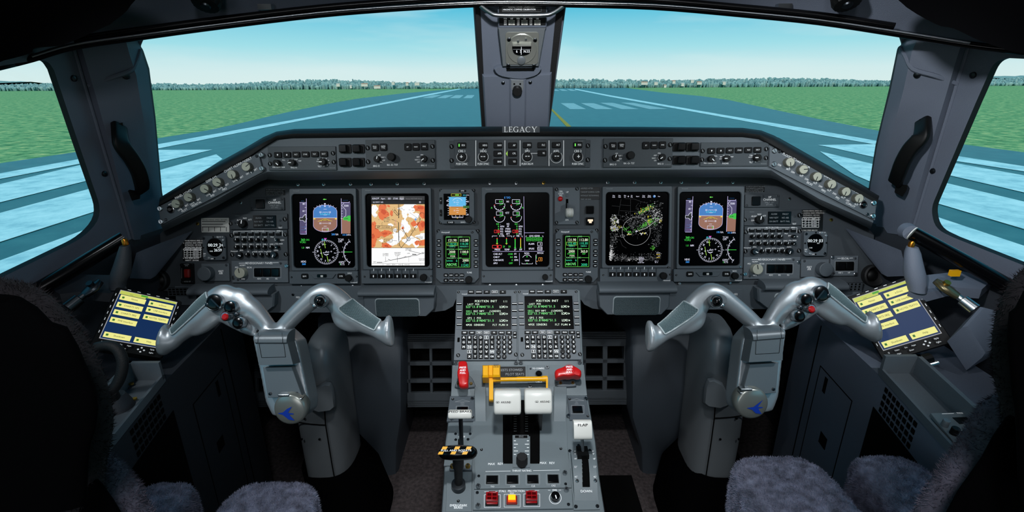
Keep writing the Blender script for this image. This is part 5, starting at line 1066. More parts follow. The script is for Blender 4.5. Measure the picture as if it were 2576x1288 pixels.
def feet_air(label, place, flip):
    s_ = -1 if flip else 1; X = lambda x: 556+s_*(x-556)
    t = T('feet_air_panel', label, 'control panel', MAIN, 'c4', 556, 1166, place, 'air knob panels'); m = t.mb(); m.rp(432, 1090, 682, 1244, 0, 4, 'panel', 3, .8)
    m.txt('FEET', X(606), 1158, 17, 4.2, 'print'); m.txt('AIR', X(606), 1176, 17, 4.2, 'print'); t.add('faceplate', m); t.knob('knob', X(496), 1174, 60, 4, 24, 'bezel', n=40)
    for x, y in ((X(654), 1104), (X(452), 1228)): t.screw(x, y, 11, 4, 'panel_dark')
feet_air('left panel with one large round grey air knob', None, 0); feet_air('right panel with one large round grey air knob', vp('c8', 668, 1130), 1)
t = T('guarded_switch', 'black panel with a red rocker switch at the lower left', 'switch', MAIN, 'c4', 312, 1178); m = t.mb(); m.rp(248, 1090, 370, 1268, 0, 4, 'black', 6, .6); m.txt('WATER\nHTR'.split('\n')[0], 303, 1098, 11, 4.2, 'print_dim'); m.txt('HTR', 303, 1110, 11, 4.2, 'print_dim'); m.txt('NOSE ICE', 312, 1248, 11, 4.2, 'print_dim'); m.line(262, 1130, 262, 1220, 3, 4.2, 'print_dim'); t.add('faceplate', m); t.btn('red_rocker', 290, 1138, 342, 1214, 4, 12, 'dark_red', None, r=4, c=3)
for x, y in ((258, 1104), (348, 1100), (264, 1252), (350, 1252)): t.screw(x, y, 10, 4, 'dark_steel')
t = T('selcal_panel', 'small panel with two dark buttons at the right end of the instrument panel', 'control panel', MAIN, 'c8', 925, 1110); m = t.mb(); m.rp(808, 1022, 1042, 1198, 0, 5, 'panel', 3, .8); m.txt('SELCAL', 930, 1045, 16, 5.2, 'print'); m.line(862, 1043, 892, 1043, 3, 5.2, 'print'); m.line(968, 1042, 998, 1041, 3, 5.2, 'print'); m.box(842, 1068, 1010, 1158, 3, 5.2, 'print_dim'); m.txt('VHF 3', 890, 1171, 12, 5.2, 'print'); m.txt('HF', 964, 1170, 12, 5.2, 'print'); m.rp(848, 1074, 1004, 1152, 4.6, 5.6, 'black', 3); t.add('faceplate', m)
for x in (889, 966): t.btn('button', x-33, 1080, x+33, 1146, 5.4, 9.5, 'gloss_black', None, r=4)
for x, y in ((823, 1036), (1022, 1182)): t.screw(x, y, 17, 4, 'steel', 'dark_steel', 'stud', 3)
for x, y in ((1018, 1044), (830, 1176)): t.screw(x, y, 10, 5, 'panel_dark')
for lb, x, y in (('round black air outlet at the lower left end of the instrument panel', 397, 706), ('round black air outlet at the lower right end of the instrument panel', 2197, 693)):
    t = T('air_outlet', lb, 'air vent', MAIN, 'px', x, y, None, 'round black air outlets'); m = t.mb(); m.lathe(x, y, [(27, 0), (27, 14), (24, 17), (20, 14), (16, 2)], 'rubber', 28); t.add('ring', m); m = t.mb(); m.lathe(x, y, [(17, 1), (10, 8), (4, 10)], 'black', 20); t.add('nozzle', m)
# pedal adjust plates and footrests on the lower edge
for lb, view, x0, y0, x1, y1, s_ in (('plate lettered pedal adjust on the left lower edge', 's4', 1146, 112, 1300, 250, 'PEDAL ADJ'), ('plate lettered pedal adjust on the right lower edge', 's5', 690, 150, 842, 290, 'PEDAL ADJ')):
    t = T('pedal_adjust_plate', lb, 'control panel', LIP, view, (x0+x1)/2, (y0+y1)/2, None, 'pedal adjust plates', h=4); m = t.mb(); m.rp(x0, y0, x1, y1, 0, 2, 'panel', 3, .4); m.txt(s_, x0+80, y0+36, 14, 2.2, 'print'); t.add('faceplate', m); t.screw(x0+12, y0+14, 11, 2, 'dark_steel')
    for yy in (y0+66, y0+84): 
        pass
mat('pad', (66, 80, 84), .6)
def diamond(m, x0, y0, x1, y1, h, n, ma, w):                        # raised criss-cross ribs
    dx = (x1-x0)/n; rows = max(1, int((y1-y0)/(dx*.75)))
    dy = (y1-y0)/rows
    for i in range(n):
        for j in range(rows):
            a, b = x0+dx*i, y0+dy*j
            p = [m.P(a+dx/2, b+dy*.06), m.P(a+dx*.06, b+dy/2), m.P(a+dx/2, b+dy*.94), m.P(a+dx*.94, b+dy/2)]; c = m.P(a+dx/2, b+dy/2)
            k = len(m.v); m.v += [(*q, h/1000) for q in p]+[(*c, (h+w)/1000)]; q = m.mi(ma)
            for e in range(4): m.f.append((k+e, k+(e+1) % 4, k+4)); m.m.append(q)
            if i and j:
                a, b = x0+dx*(i-.5), y0+dy*(j-.5); p = [m.P(a+dx/2, b+dy*.06), m.P(a+dx*.06, b+dy/2), m.P(a+dx/2, b+dy*.94), m.P(a+dx*.94, b+dy/2)]; c = m.P(a+dx/2, b+dy/2)
                k = len(m.v); m.v += [(*z_, h/1000) for z_ in p]+[(*c, (h+w)/1000)]
                for e in range(4): m.f.append((k+e, k+(e+1) % 4, k+4)); m.m.append(q)
def footrest(label, lid, body, pad):
    t = T('footrest', label, 'footrest', LIP, 'px', (lid[0]+lid[2])/2, lid[1], None, 'padded footrests under the displays')
    m = t.mb(28); (a, b), (c, d) = m.P(lid[0], lid[1]), m.P(lid[2], lid[3]); n = 14
    m.rings([[(x, (b+d)/2+(b-d)/2*math.cos(math.pi*k/n), .002+.042*math.sin(math.pi*k/n)**.6) for k in range(n+1)]+[(x, d+.004, .0)] for x in (a, c)], 'panel', cap0=True); t.add('lid', m, None, None, 30)
    m = t.mb(30); m.prism([(body[0], lid[3]-4), (body[2], lid[3]-4), (body[2]-2, (lid[3]+body[3])/2+6), (body[2]-22, body[3]), (body[0]+22, body[3]), (body[0]+2, (lid[3]+body[3])/2+6)], 0, 30, 'panel', 4); t.add('body', m)
    m = t.mb(32); m.rp(pad[0], pad[1], pad[2], pad[3], 29, 32, 'grip_edge', 8, 1); m.rp(pad[0]+2, pad[1]+2, pad[2]-2, pad[3], 31, 33, 'pad', 7, .5); diamond(m, pad[0]+5, pad[1]+4, pad[2]-5, pad[3]-2, 33, 22, 'pad', 1.1); t.add('pad', m, None, 'dark green grey diamond patterned pad')
footrest('padded grey footrest under the chart display', (903, 726, 1094, 746), (912, 745, 1096, 796), (942, 751, 1057, 796))
footrest('padded grey footrest under the weather display', (1506, 716, 1698, 739), (1504, 738, 1687, 792), (1543, 746, 1659, 792))
footrest('padded grey footrest behind the left control yoke', (476, 722, 682, 744), (500, 744, 690, 788), (560, 750, 640, 788))
footrest('padded grey footrest behind the right control yoke', (1920, 709, 2124, 731), (1906, 730, 2100, 775), (1950, 738, 2034, 775))
for lb, view, c in (('small black plate of vent slots at the left below the displays', 's4', (150, 72, 312, 134)), ('small black plate of vent slots at the right below the displays', 's5', (1652, 94, 1818, 160))):
    t = T('slot_plate', lb, 'vent plate', LIP, view, (c[0]+c[2])/2, (c[1]+c[3])/2, None, 'small vent plates', h=4); m = t.mb(); m.rp(*c, 0, 2, 'void', 3)
    for k in range(4): m.rp(c[0], c[1]+(c[3]-c[1])*k/3.2, c[2], c[1]+(c[3]-c[1])*k/3.2+5, 1.5, 3, 'panel_dark', 1)
    for k in range(6): m.rp(c[0]+(c[2]-c[0])*k/5.3, c[1], c[0]+(c[2]-c[0])*k/5.3+5, c[3], 1.5, 2.8, 'panel_dark', 1)
    o = m.build('slot_plate'); o.matrix_world = t.mw
    for k in t.o.keys(): o[k] = t.o[k]
    bpy.data.objects.remove(t.o); o.name = 'slot_plate'
# ================================================================ centre pedestal
ROWS = [(CDU, 731, 1150, 1460), (CDU, 914, 1140, 1468), (PED1, 990, 1135, 1477), (PED2, 1010, 1130, 1482), (PED2, 1070, 1125, 1492), (PED2, 1110, 1119, 1499), (PED2, 1195, 1116, 1508), (PED2, 1288, 1109, 1523), (PED2, 1420, 1096, 1545)]
t = T('pedestal', 'grey centre pedestal between the two seats', 'pedestal', PED2, 'px', 1305, 1100)
t.o.matrix_world = Matrix.Translation((t.mw.translation.x, t.mw.translation.y, 0)); m = MB()
ring = []
for pl, y, xl, xr in ROWS:
    a, b = pl.hith(xl, y, -.004), pl.hith(xr, y-.006*(xr-xl), -.004); r = .007
    ring.append([Vector((a.x, a.y, 0)), Vector((a.x, a.y, a.z-r)), a+Vector((r*.3, 0, -r*.3)), a+Vector((r, 0, 0)), b+Vector((-r, 0, 0)), b+Vector((-r*.3, 0, -r*.3)), Vector((b.x, b.y, b.z-r)), Vector((b.x, b.y, 0))])
back = [Vector((p.x, p.y+.10, p.z-.06 if p.z > .1 else 0)) for p in ring[0]]
m.rings([back]+ring, 'pedestal', cap0=True); wpart('body', m, t.o, None, 30)
# ---------------------------------------------------------------- control display units
def cdu(label, place):
    t = T('control_display_unit', label, 'keypad display', CDU, 's1', 615, 455, place, 'keypad displays of the pedestal', h=-4)
    m = t.mb(); m.frame((168, 118, 1060, 1150), (262, 212, 972, 698), 0, 6, 'bezel', 6, 10, .8, 3, 2.5); m.rp(176, 190, 250, 700, 5.5, 6.6, 'bezel', 4, .4); m.rp(984, 190, 1054, 700, 5.5, 6.6, 'bezel', 4, .4); m.rp(182, 818, 214, 884, 5.8, 6.4, 'void', 4)
    m.txt('Honeywell', 284, 178, 14, 6.2, 'print', bold=.05); t.add('bezel', m)
    m = t.mb(); m.rp(256, 206, 978, 704, 2, 3.2, 'glass_black', 6); z = 3.6; M3 = .765; M2 = .96
    m.txt('POSITION INIT', 433, 278, 34, z, 'g_cwhite', 'l', mono=M3, sx=.98, bold=.04); m.txt('1/1', 850, 282, 30, z, 'g_cwhite', 'l', mono=.86, bold=.04)
    for y0, a, g in ((324, ' LAST POS', None), (426, '     REF WPT   (LOADED)', 'SBSJ'), (527, ' GPS 1 POS', None)):
        m.txt(a, 302, y0, 27, z, 'g_cwhite', 'l', mono=M2, bold=.05)
        if g: m.txt(g, 302, y0, 27, z, 'g_cgreen', 'l', mono=M2, bold=.04)
        q = 'S23°13.7 W045°52.3' if g else 'S23°13.8 W045°51.5'
        m.txt(q, 302, y0+38, 34, z, 'g_cgreen', 'l', mono=M3, bold=.04); m.txt('LOAD', 797, y0+38, 34, z, 'g_cwhite', 'l', mono=M3, bold=.04); m.flat([(903, y0+24), (903, y0+54), (925, y0+39)], z, 'g_cwhite')
    m.txt('POS SENSORS', 326, 628, 29, z, 'g_cwhite', 'l', mono=.9, bold=.05); m.txt('FLT PLAN', 693, 628, 29, z, 'g_cwhite', 'l', mono=.9, bold=.05); m.flat([(322, 613), (322, 643), (302, 628)], z, 'g_cwhite'); m.flat([(905, 613), (905, 643), (926, 628)], z, 'g_cwhite'); t.add('screen', m)
    for s_, x, bx in (('VIDEO', 382, 0), ('GRAPHIC', 498, 0), ('ATC', 613, 0), ('BACK', 730, 1), ('FN', 847, 0)): t.btn('function_key', x-46, 129, x+46, 175, 6, 9.5, 'key', s_, 17, 5, bold=.07, sx=.8, box=4 if bx else None)
    for x in (208, 1018):
        for y in (322, 424, 525, 628):
            b = t.mb(); b.rp(x-38, y-16, x+38, y+18, 5.5, 9, 'key', 8, .8); b.rect(x-34, y-5, x+36, y+3, 9.2, 'print'); t.add('line_key', b)
    for k, (s_, bx) in enumerate((('PERF', 0), ('NAV', 0), ('PREV', 1), ('NEXT', 1), ('FPL', 0), ('PROG', 0), ('DIR', 0))): x = 287+108.6*k; t.btn('function_key', x-45, 726, x+45, 774, 6, 9.5, 'key', s_, 18, 5, bold=.07, sx=.8, box=4 if bx else None)
    for s_, y in (('BRT', 757), ('DIM', 808)): t.btn('function_key', 1000, y-24, 1052, y+22, 6, 9, 'key', s_, 15, 5, bold=.06, sx=.8)
    L = [('ABCDEF', 822), ('GHIJKL', 891), ('MNOPQR', 961)]
    keys = [(c, 275+83.4*i, y) for r_, y in L for i, c in enumerate(r_)] + [(c, 358+83.4*i, 1030) for i, c in enumerate('STUVW')] + [(c, 358+83.4*i, 1100) for i, c in enumerate(('X', 'Y', 'Z', 'DEL', 'CLR'))]
    for c, x, y in keys: t.btn('letter_key', x-32, y-30, x+32, y+30, 6, 10, 'key', c, 32 if len(c) == 1 else 24, 5, bold=.09, sx=1 if len(c) == 1 else .7, box=5 if c in 'ENSW' and len(c) == 1 else None)
    for r_, y in (('123', 820), ('456', 890), ('789', 960), ('.0', 1030)):
        for i, c in enumerate(r_):
            b = t.mb(); x = 786+83*i; b.lathe(x, y, [(33, 6), (33, 9), (29, 10)], 'key', 20); b.txt(c, x, y, 32, 10.2, 'print', bold=.09); t.add('number_key', b)
    for c, x, y in (('SP', 952, 1030), ('+/-', 786, 1100), ('/', 869, 1100)):
        b = t.mb(); b.lathe(x, y, [(33, 6), (33, 9), (29, 10)], 'key', 20); b.txt(c, x, y, 26, 10.2, 'print', bold=.08, sx=.8); t.add('number_key', b)
    for x, y, r in ((196, 150, 20), (1030, 148, 20), (192, 1078, 28), (1040, 1068, 28)): t.screw(x, y, r, 5, 'key', 'print_dim', 'fastener')
cdu('left keypad display unit of the pedestal showing a position page', None); cdu('right keypad display unit of the pedestal showing a position page', vp('s1', 1527, 450))
# ---------------------------------------------------------------- upper pedestal: fire handles, gust lock
t = T('upper_pedestal_plate', 'grey sloping plate of the pedestal below the keypad displays', 'panel', PED1, 's2', 1200, 420, h=-5); m = t.mb(); m.prism([(268, 215), (2122, 208), (2168, 640), (248, 650)], 0, 4, 'pedestal', .6); m.rp(1330, 218, 1640, 545, 3.5, 5, 'pedestal', 6, .4)
m.txt('TO CONFIG', 1478, 262, 24, 5.2, 'print', bold=.05); m.txt('CHECK', 1490, 452, 22, 5.2, 'print'); m.disc(1370, 268, 14, 5.1, 'dark_steel', 12); t.add('plate', m)
m = t.mb(); m.lathe(1485, 350, [(52, 4), (52, 9), (44, 11), (40, 8)], 'steel', 24); t.add('config_button_ring', m); m = t.mb(); m.lathe(1485, 350, [(41, 5), (41, 13), (30, 15)], 'gloss_black', 24); t.add('config_button', m)
for x, y in ((1603, 248), (1362, 518)): t.screw(x, y, 32, 4, 'silver', 'dark_steel', 'stud', 5, cross=True)
for x, y in ((322, 195), (1165, 190), (1234, 188), (2062, 178)): t.screw(x, y, 30, 4, 'steel', 'dark_steel', 'stud', 5, cross=True)
o = placard('black placard about stowed pilot seats behind the yellow lever', 's2', 760, 240, 1300, 380, [], 20, plane=PED1, extra=lambda m: [m.txt('RESTS STOWED', 1258, 285, 36, 1.0, 'print_dim', 'r', mono=0, bold=.04), m.txt('PILOT SEATS', 1280, 345, 36, 1.0, 'print_dim', 'r')])
def fire_handle(label, outline, txt, plate, scr, nut, H0, H1):
    t = T('fire_handle', label, 'handle', PED1, 's2', nut[0], nut[1], None, 'red pull handles', h=0)
    m = t.mb(); m.prism(plate, -1, 7, 'bezel', 2); t.add('base_plate', m)
    for x, y in scr: t.screw(x, y, 22, 7, 'brass', 'dark_steel', 'screw', 3, cross=True)
    m = t.mb(); m.lathe(nut[0], nut[1], [(48, 6), (48, 18), (40, 22), (34, 30), (34, H0+4)], 'steel', 6); t.add('shaft', m)
    m = t.mb(); m.hp = H1; q = [m.P(*p) for p in outline]; cx = sum(p[0] for p in q)/len(q); cy = sum(p[1] for p in q)/len(q)
    m.rings([[(cx+(x-cx)*k, cy+(y-cy)*k, (H0+(H1-H0)*f)/1000) for x, y in q] for k, f in ((.82, 0), (.97, .2), (1, .5), (.97, .8), (.90, .95), (.78, 1.0))], 'red', cap0=True)
    for i, s_ in enumerate(('PRESS', 'AND', 'PULL')): m.txt(s_, txt[0], txt[1]+38*i, 28, H1+.4, 'print', bold=.09, rot=txt[2])
    if len(txt) > 3: m.arc(txt[0], txt[1]+38, 78, 0, 360, 3, H1+.3, 'red_clear', 30)
    t.add('grip', m, None, 'glossy red grip with white words', 50)
def sm(pts, n=4):                                                   # closed Catmull-Rom through the points
    out = []; N = len(pts)
    for i in range(N):
        p0, p1, p2, p3 = (Vector(pts[(i+k-1) % N]) for k in range(4))
        for k in range(n):
            u = k/n; out.append(tuple(.5*((2*p1)+(-p0+p2)*u+(2*p0-5*p1+4*p2-p3)*u*u+(-p0+3*p1-3*p2+p3)*u**3)))
    return out
fire_handle('red upright press and pull handle at the left of the pedestal', sm([(358, 150), (462, 148), (484, 238), (500, 320), (490, 420), (480, 504), (374, 508), (350, 425), (334, 312), (350, 235)]), (414, 250, 4), sm([(400, 380), (520, 385), (585, 490), (575, 545), (330, 548), (318, 495)], 3), ((362, 497), (535, 495)), (415, 440), 30, 52)
fire_handle('red sideways press and pull handle at the right of the pedestal', sm([(1712, 310), (1725, 270), (1800, 242), (1868, 212), (1915, 200), (1960, 208), (2030, 238), (2086, 280), (2092, 335), (2068, 366), (2000, 352), (1925, 366), (1850, 362), (1780, 374), (1728, 376)]), (1915, 240, 4, 1), sm([(1810, 380), (1950, 378), (2008, 500), (1985, 532), (1760, 536), (1735, 505)], 3), ((1788, 486), (1962, 484)), (1885, 405), 26, 50)
def xbar(c, w, ry, rz, m, ma, e=3.2, n=24, end=.004, tilt=0, prof=None):   # a bar along x of rounded square section
    sec = []
    for k in range(n):
        a = 2*math.pi*k/n; ca, sa = math.cos(a), math.sin(a); y, z = ry*math.copysign(abs(ca)**(2/e), ca), rz*math.copysign(abs(sa)**(2/e), sa)
        sec.append((y*math.cos(tilt)-z*math.sin(tilt), y*math.sin(tilt)+z*math.cos(tilt)))
    prof = prof or [(-w/2, 1-end/ry), (-w/2+end*.3, 1-end*.3/ry), (-w/2+end, 1), (w/2-end, 1), (w/2-end*.3, 1-end*.3/ry), (w/2, 1-end/ry)]
    m.rings([[(c.x+x, c.y+y*k, c.z+z*k) for y, z in sec] for x, k in prof], ma, cap0=True)
# thrust levers with the quadrant
q0 = Plane(PED2.pt(0, 0, 0), PED2.U, PED2.V)
t = T('throttle_quadrant', 'grey throttle quadrant plate with black lever slots and white scale marks', 'lever panel', PED2, 's3', 1290, 380, h=-5); m = t.mb()
m.prism([(600, 0), (640, -130), (660, -420), (1880, -430), (1935, -130), (1945, 300), (1985, 612), (640, 615)], 0, 4, 'pedestal', .5)
for x0, x1 in ((1036, 1170), (1420, 1552)): m.rect(x0, -360, x1+4, 536, 4.3, 'void')
m.rect(1170, -360, 1420, 150, 4.25, 'void')
m.rp(1172, 140, 1418, 592, 4, 6, 'pedestal', 2, .5); m.rp(1202, 142, 1388, 190, 5.8, 6.3, 'black', 2); m.box(1204, 144, 1386, 188, 4, 6.5, 'print_dim'); m.txt('IDLE', 1294, 165, 26, 6.6, 'print_dim')
for k in range(5):
    y = 223+48*k; w = 58 if k % 2 else 30; m.line(1190, y, 1190+w, y, 9, 6.3, 'print'); m.line(1404-w, y, 1404, y, 9, 6.3, 'print')
for k in range(8): m.line(1190, -160+34*k, 1230, -160+34*k, 4, 4.5, 'print_dim'); m.line(1350, -160+34*k, 1390, -160+34*k, 4, 4.5, 'print_dim')
for s_, x, y in (('MAX', 875, 541), ('REV', 1000, 538), ('MAX', 1602, 526), ('REV', 1727, 527)): m.txt(s_, x, y, 34, 4.4, 'print', bold=.03)
t.add('plate', m)
for x, y in ((735, 340), (1853, 327)): t.screw(x, y, 19, 4, 'key', 'print_dim')
b = t.mb(); x, y = b.P(1305, 545); f = b.S(78)
b.rings([[(x+f*s_*(1-(.07 if k % 4 < 2 else 0))*math.cos(2*math.pi*k/36), y+f*s_*(1-(.07 if k % 4 < 2 else 0))*math.sin(2*math.pi*k/36), h/1000) for k in range(36)] for s_, h in ((.85, 3), (.85, 8), (1, 9), (1, 26), (.86, 28))], 'rubber', cap1=True); t.add('friction_knob', b)
# humped side cheeks of the quadrant with the locked positions
for lb, xs, sx in (('left humped grey cheek of the throttle quadrant lettered locked', (588, 745, 870), 1), ('right humped grey cheek of the throttle quadrant lettered locked', (1692, 1870, 1600), -1)):
    t = T('quadrant_cheek', lb, 'lever panel', PED2, 's2', (xs[0]+xs[1])/2, 850, None, 'cheeks of the throttle quadrant', h=-4); m = t.mb(); N = 12; R0 = []
    for k in range(N+1):
        u = k/N; y = 1010-390*u; h = 2+26*math.sin(min(1, u*1.15)*math.pi*.62)
        a, b_ = m.P(xs[0], y), m.P(xs[1], y); R0.append([(a[0], a[1], 0), (a[0], a[1], h/1000-.001), (a[0]+.001, a[1], h/1000), (b_[0]-.001, b_[1], h/1000), (b_[0], b_[1], h/1000-.001), (b_[0], b_[1], 0)])
    m.rings(R0, 'pedestal', cap0=True); m.txt('LOCKED', (xs[0]+xs[1])/2+10*sx, 985, 24, 4.2, 'print', bold=.03); t.add('cheek', m)
def thrust_lever(label, c, w, txtx, armx, view='s2'):
    top = PED2.hith(*vp('s2', *c), .085); t = world_thing('thrust_lever', label, 'lever', PED2.hit(*vp('s2', c[0], c[1]+250)), 'white thrust levers')
    d = (top-CAM).dot(CROT @ Vector((0, 0, -1))); s_ = d/FPX/5.6; W_ = w*s_; m = MB()
    xbar(top, W_, .0245, .0235, m, 'white_plastic', 4.2, 32, .004, R(-28)); wpart('grip', m, t, None, 50)
    g = MB(Fr(Plane(top, (1, 0, 0), (0, math.sin(R(28)), math.cos(R(28)))), 's2', *c)); g.txt('GO AROUND', txtx, c[1]-14, 26, 25.0, 'print_black', mono=.95, bold=.03, sx=.92)
    o = g.build('lettering', t); o.matrix_parent_inverse = Matrix(); o.matrix_world = Plane(top, (1, 0, 0), (0, math.sin(R(28)), math.cos(R(28)))).mat(0, 0)
    m = MB(); a = PED2.hith(*vp('s2', armx, c[1]+330), -.02); p = top+Vector((0, 0, -.01)); wx = .0075; p.x = a.x
    for dx in (0,):
        m.hexa([(p.x-wx, p.y-.012, p.z), (p.x+wx, p.y-.012, p.z), (p.x+wx, p.y+.012, p.z), (p.x-wx, p.y+.012, p.z)], [(a.x-wx, a.y-.03, a.z), (a.x+wx, a.y-.03, a.z), (a.x+wx, a.y+.02, a.z), (a.x-wx, a.y+.02, a.z)], 'gloss_black')
    wpart('arm', m, t)
thrust_lever('left white thrust lever lettered go around', (1046, 728), 374, 990, 1055); thrust_lever('right white thrust lever lettered go around', (1473, 720), 380, 1528, 1462)
# gust lock
t = world_thing('gust_lock_lever', 'yellow gust lock lever bridging over the thrust levers', 'lever', PED2.hit(*vp('s2', 810, 720))); G1 = lambda x, y, h: PED1.hith(*vp('s2', x, y), h)
def wbox(m, view, pl, x0, y0, x1, y1, h0, h1, ma, bev=.002):
    c0, c1, c2, c3 = (pl.hith(*vp(view, *p), h1) for p in ((x0, y0), (x1, y0), (x1, y1), (x0, y1))); n = pl.N; ctr = (c0+c1+c2+c3)/4
    F_ = [c0, c1, c2, c3]; m.rings([[p-n*(h1-h0) for p in F_], [p-n*bev for p in F_], [p+(ctr-p).normalized()*bev for p in F_]], ma, cap0=True)
m = MB(); wbox(m, 's2', PED1, 690, 206, 780, 378, .02, .052, 'yellow', .004); wbox(m, 's2', PED1, 832, 203, 944, 372, .02, .052, 'yellow', .004); wbox(m, 's2', PED1, 775, 206, 838, 372, .02, .046, 'yellow', .003)
wpart('grip', m, t); g = MB(Fr(Plane(G1(885, 240, .0525), PED1.U, PED1.V), 's2', 885, 240)); g.txt('GUST', 886, 213, 24, .2, 'print_black', bold=.03); g.txt('LOCK', 882, 239, 24, .2, 'print_black', bold=.03); o = g.build('lettering', t); o.matrix_world = g.fr.pl.mat(0, 0)
m = MB(); wbox(m, 's2', PED1, 785, 360, 845, 708, .024, .036, 'yellow', .002); wpart('arm', m, t); m = MB(); wbox(m, 's2', PED1, 1588, 372, 1616, 600, .024, .036, 'yellow', .002); wpart('arm', m, t)
m = MB(); m.tube([G1(838, 420, .03), G1(882, 418, .03)], .0058, 'yellow', 16); m.tube([G1(870, 419, .03), G1(1182, 414, .03)], .0047, 'yellow', 16); m.tube([G1(1178, 414, .03), G1(1540, 409, .03)], .0054, 'yellow', 16); m.tube([G1(1535, 408, .03), G1(1606, 406, .03)], .0064, 'yellow', 16); wpart('cross_bar', m, t)
# ---------------------------------------------------------------- side panels of the pedestal
def disc_panel(label, x0, y0, x1, y1, ch, t1, box, scr):
    t = T('disconnect_panel', label, 'control panel', PED2, 's2', (x0+x1)/2, (y0+y1)/2, None, 'disconnect panels', h=-5); m = t.mb(); m.rp(x0, y0, x1, y1, 0, 5, 'bezel', 4, .6); m.poly(ch, 4, 5.2, 'print_dim')
    for s_, x, y in t1: m.txt(s_, x, y, 20, 5.2, 'print_dim')
    m.box(*box, 5, 5.2, 'print_dim'); m.rp(box[0]+14, box[1]+12, box[2]-14, box[3]-10, 4.5, 6, 'black', 4); t.add('faceplate', m); t.btn('guarded_button', box[0]+22, box[1]+20, box[2]-22, box[3]-18, 5, 9, 'gloss_black', None, r=5)
    for x, y in scr: t.screw(x, y, 28, 4, 'steel', 'dark_steel', 'stud', 4, cross=True)
    for x, y in ((x0+40, y0+45), (x1-30, y1-50)): t.screw(x, y, 18, 5, 'key', 'print_dim')
disc_panel('left pedestal panel marked elevator disconnect behind the speed brake lever', 235, 652, 585, 1002, [(305, 735), (412, 705), (520, 730), (305, 735)], [('ELEV', 412, 750), ('DISC', 412, 774)], (322, 796, 495, 910), ((548, 692), (262, 975)))
disc_panel('right pedestal panel marked aileron disconnect beside the locked cheek', 1882, 652, 2208, 985, [(1915, 715), (2020, 690), (2125, 718), (1915, 715)], [('AIL', 2020, 738), ('DISC', 2020, 762)], (1942, 784, 2122, 902), ((2146, 690), (1905, 928)))
t = T('speed_brake_quadrant', 'left pedestal panel marked close and open under the speed brake lever', 'control panel', PED2, 's3', 440, 350, h=-5); m = t.mb(); m.rp(262, 95, 600, 560, 0, 4, 'pedestal', 3, .5); m.txt('CLOSE', 455, 156, 26, 4.2, 'print', bold=.05); m.txt('OPEN', 440, 506, 28, 4.2, 'print', bold=.05); m.rect(405, 190, 470, 300, 4.2, 'void'); t.add('faceplate', m)
for x, y in ((372, 200), (545, 195), (370, 118), (575, 118)): t.screw(x, y, 20, 4, 'dark_steel')
m = t.mb(); m.rp(290, 575, 600, 640, 0, 9, 'bezel', 14, 1.5); t.add('bracket', m)
for x, y in ((330, 602), (545, 600)): t.screw(x, y, 34, 9, 'brass', 'dark_steel', 'brass_screw', 6, cross=True)
t = world_thing('speed_brake_lever', 'white bar speed brake lever on a dark stem', 'lever', PED2.hit(*vp('s3', 440, 250))); top = PED2.hith(*vp('s2', 378, 908), .06); d = (top-CAM).dot(CROT @ Vector((0, 0, -1))); s_ = d/FPX/5.6; m = MB()
xbar(top, 334*s_, .0085, .0085, m, 'white_plastic', 2.6, 24, .003, R(-20)); wpart('grip', m, t, None, 50)
pl = Plane(top, (1, 0, 0), (0, math.sin(R(66)), math.cos(R(66)))); g = MB(Fr(pl, 's2', 378, 908)); g.txt('SPEED BRAKE', 374, 904, 34, 9.3, 'print_black', bold=.06, sx=1.15); o = g.build('lettering', t); o.matrix_world = pl.mat(0, 0)
m = MB(); a = PED2.hith(*vp('s3', 455, 290), -.004); m.tube([top+Vector((.001, -.002, -.004)), a], [(.0042, .0030)]*2, 'dark_steel', 10); wpart('stem', m, t)
t = T('parking_brake_console', 'left pedestal panel lettered emergency and park brake', 'control panel', PED2, 's3', 410, 960, h=-5); m = t.mb(); m.prism([(248, 650), (600, 650), (595, 1215), (232, 1218)], 0, 5, 'pedestal', .6); m.txt('EMERG/PARK', 410, 1128, 32, 5.2, 'print', bold=.05); m.txt('BRAKE', 408, 1160, 32, 5.2, 'print', bold=.05); t.add('faceplate', m); t.screw(408, 1068, 20, 5, 'key', 'print_dim')
for x, y in ((520, 1003), (517, 446)): pass
t = world_thing('parking_brake', 'black and yellow striped T handle of the park brake', 'handle', PED2.hit(*vp('s3', 415, 880)))
HB = PED2.hit(*vp('s3', 415, 875)); HT = PED2.hith(*vp('s3', 405, 385), .085); d = (HT-CAM).dot(CROT @ Vector((0, 0, -1))); s_ = d/FPX/5.6
m = MB(); m.tube([HB+PED2.N*.0, HB+PED2.N*.012, HB+PED2.N*.0125], [.0128, .0128, .010], 'dark_steel', 24); wpart('base_ring', m, t)
m = MB(); m.tube([HB, HB.lerp(HT, .55), HB.lerp(HT, .6), HB.lerp(HT, .97)], [.0072, .0078, .0098, .0105], 'rubber', 16); wpart('shaft', m, t)
m = MB(); W_ = 545*s_; rz, ry = .0105, .0125
prof = [(-W_/2, .15), (-W_/2+.002, .55), (-W_/2+.006, .85), (-W_*.36, 1.0), (-W_*.15, 1.12), (0, 1.18), (W_*.15, 1.12), (W_*.36, 1.0), (W_/2-.006, .85), (W_/2-.002, .55), (W_/2, .15)]
xbar(HT, W_, ry, rz, m, 'gloss_black', 2.4, 28, .004, R(-20), prof); wpart('grip', m, t, None, 60)
pl = Plane(HT, (1, 0, 0), (0, math.sin(R(48)), math.cos(R(48)))); g = MB(Fr(pl, 's3', 405, 372))
for x in (225, 400, 560): 
    for y, sg in ((322, 1), (392, -1)):
        xx = x if sg > 0 else x-52; hh = (14.4 if sg > 0 else 14.0) if x != 400 else 15.4; g.flat([(xx-40, y+20), (xx+28, y+20), (xx+48, y-20), (xx-20, y-20)], hh, 'yellow')
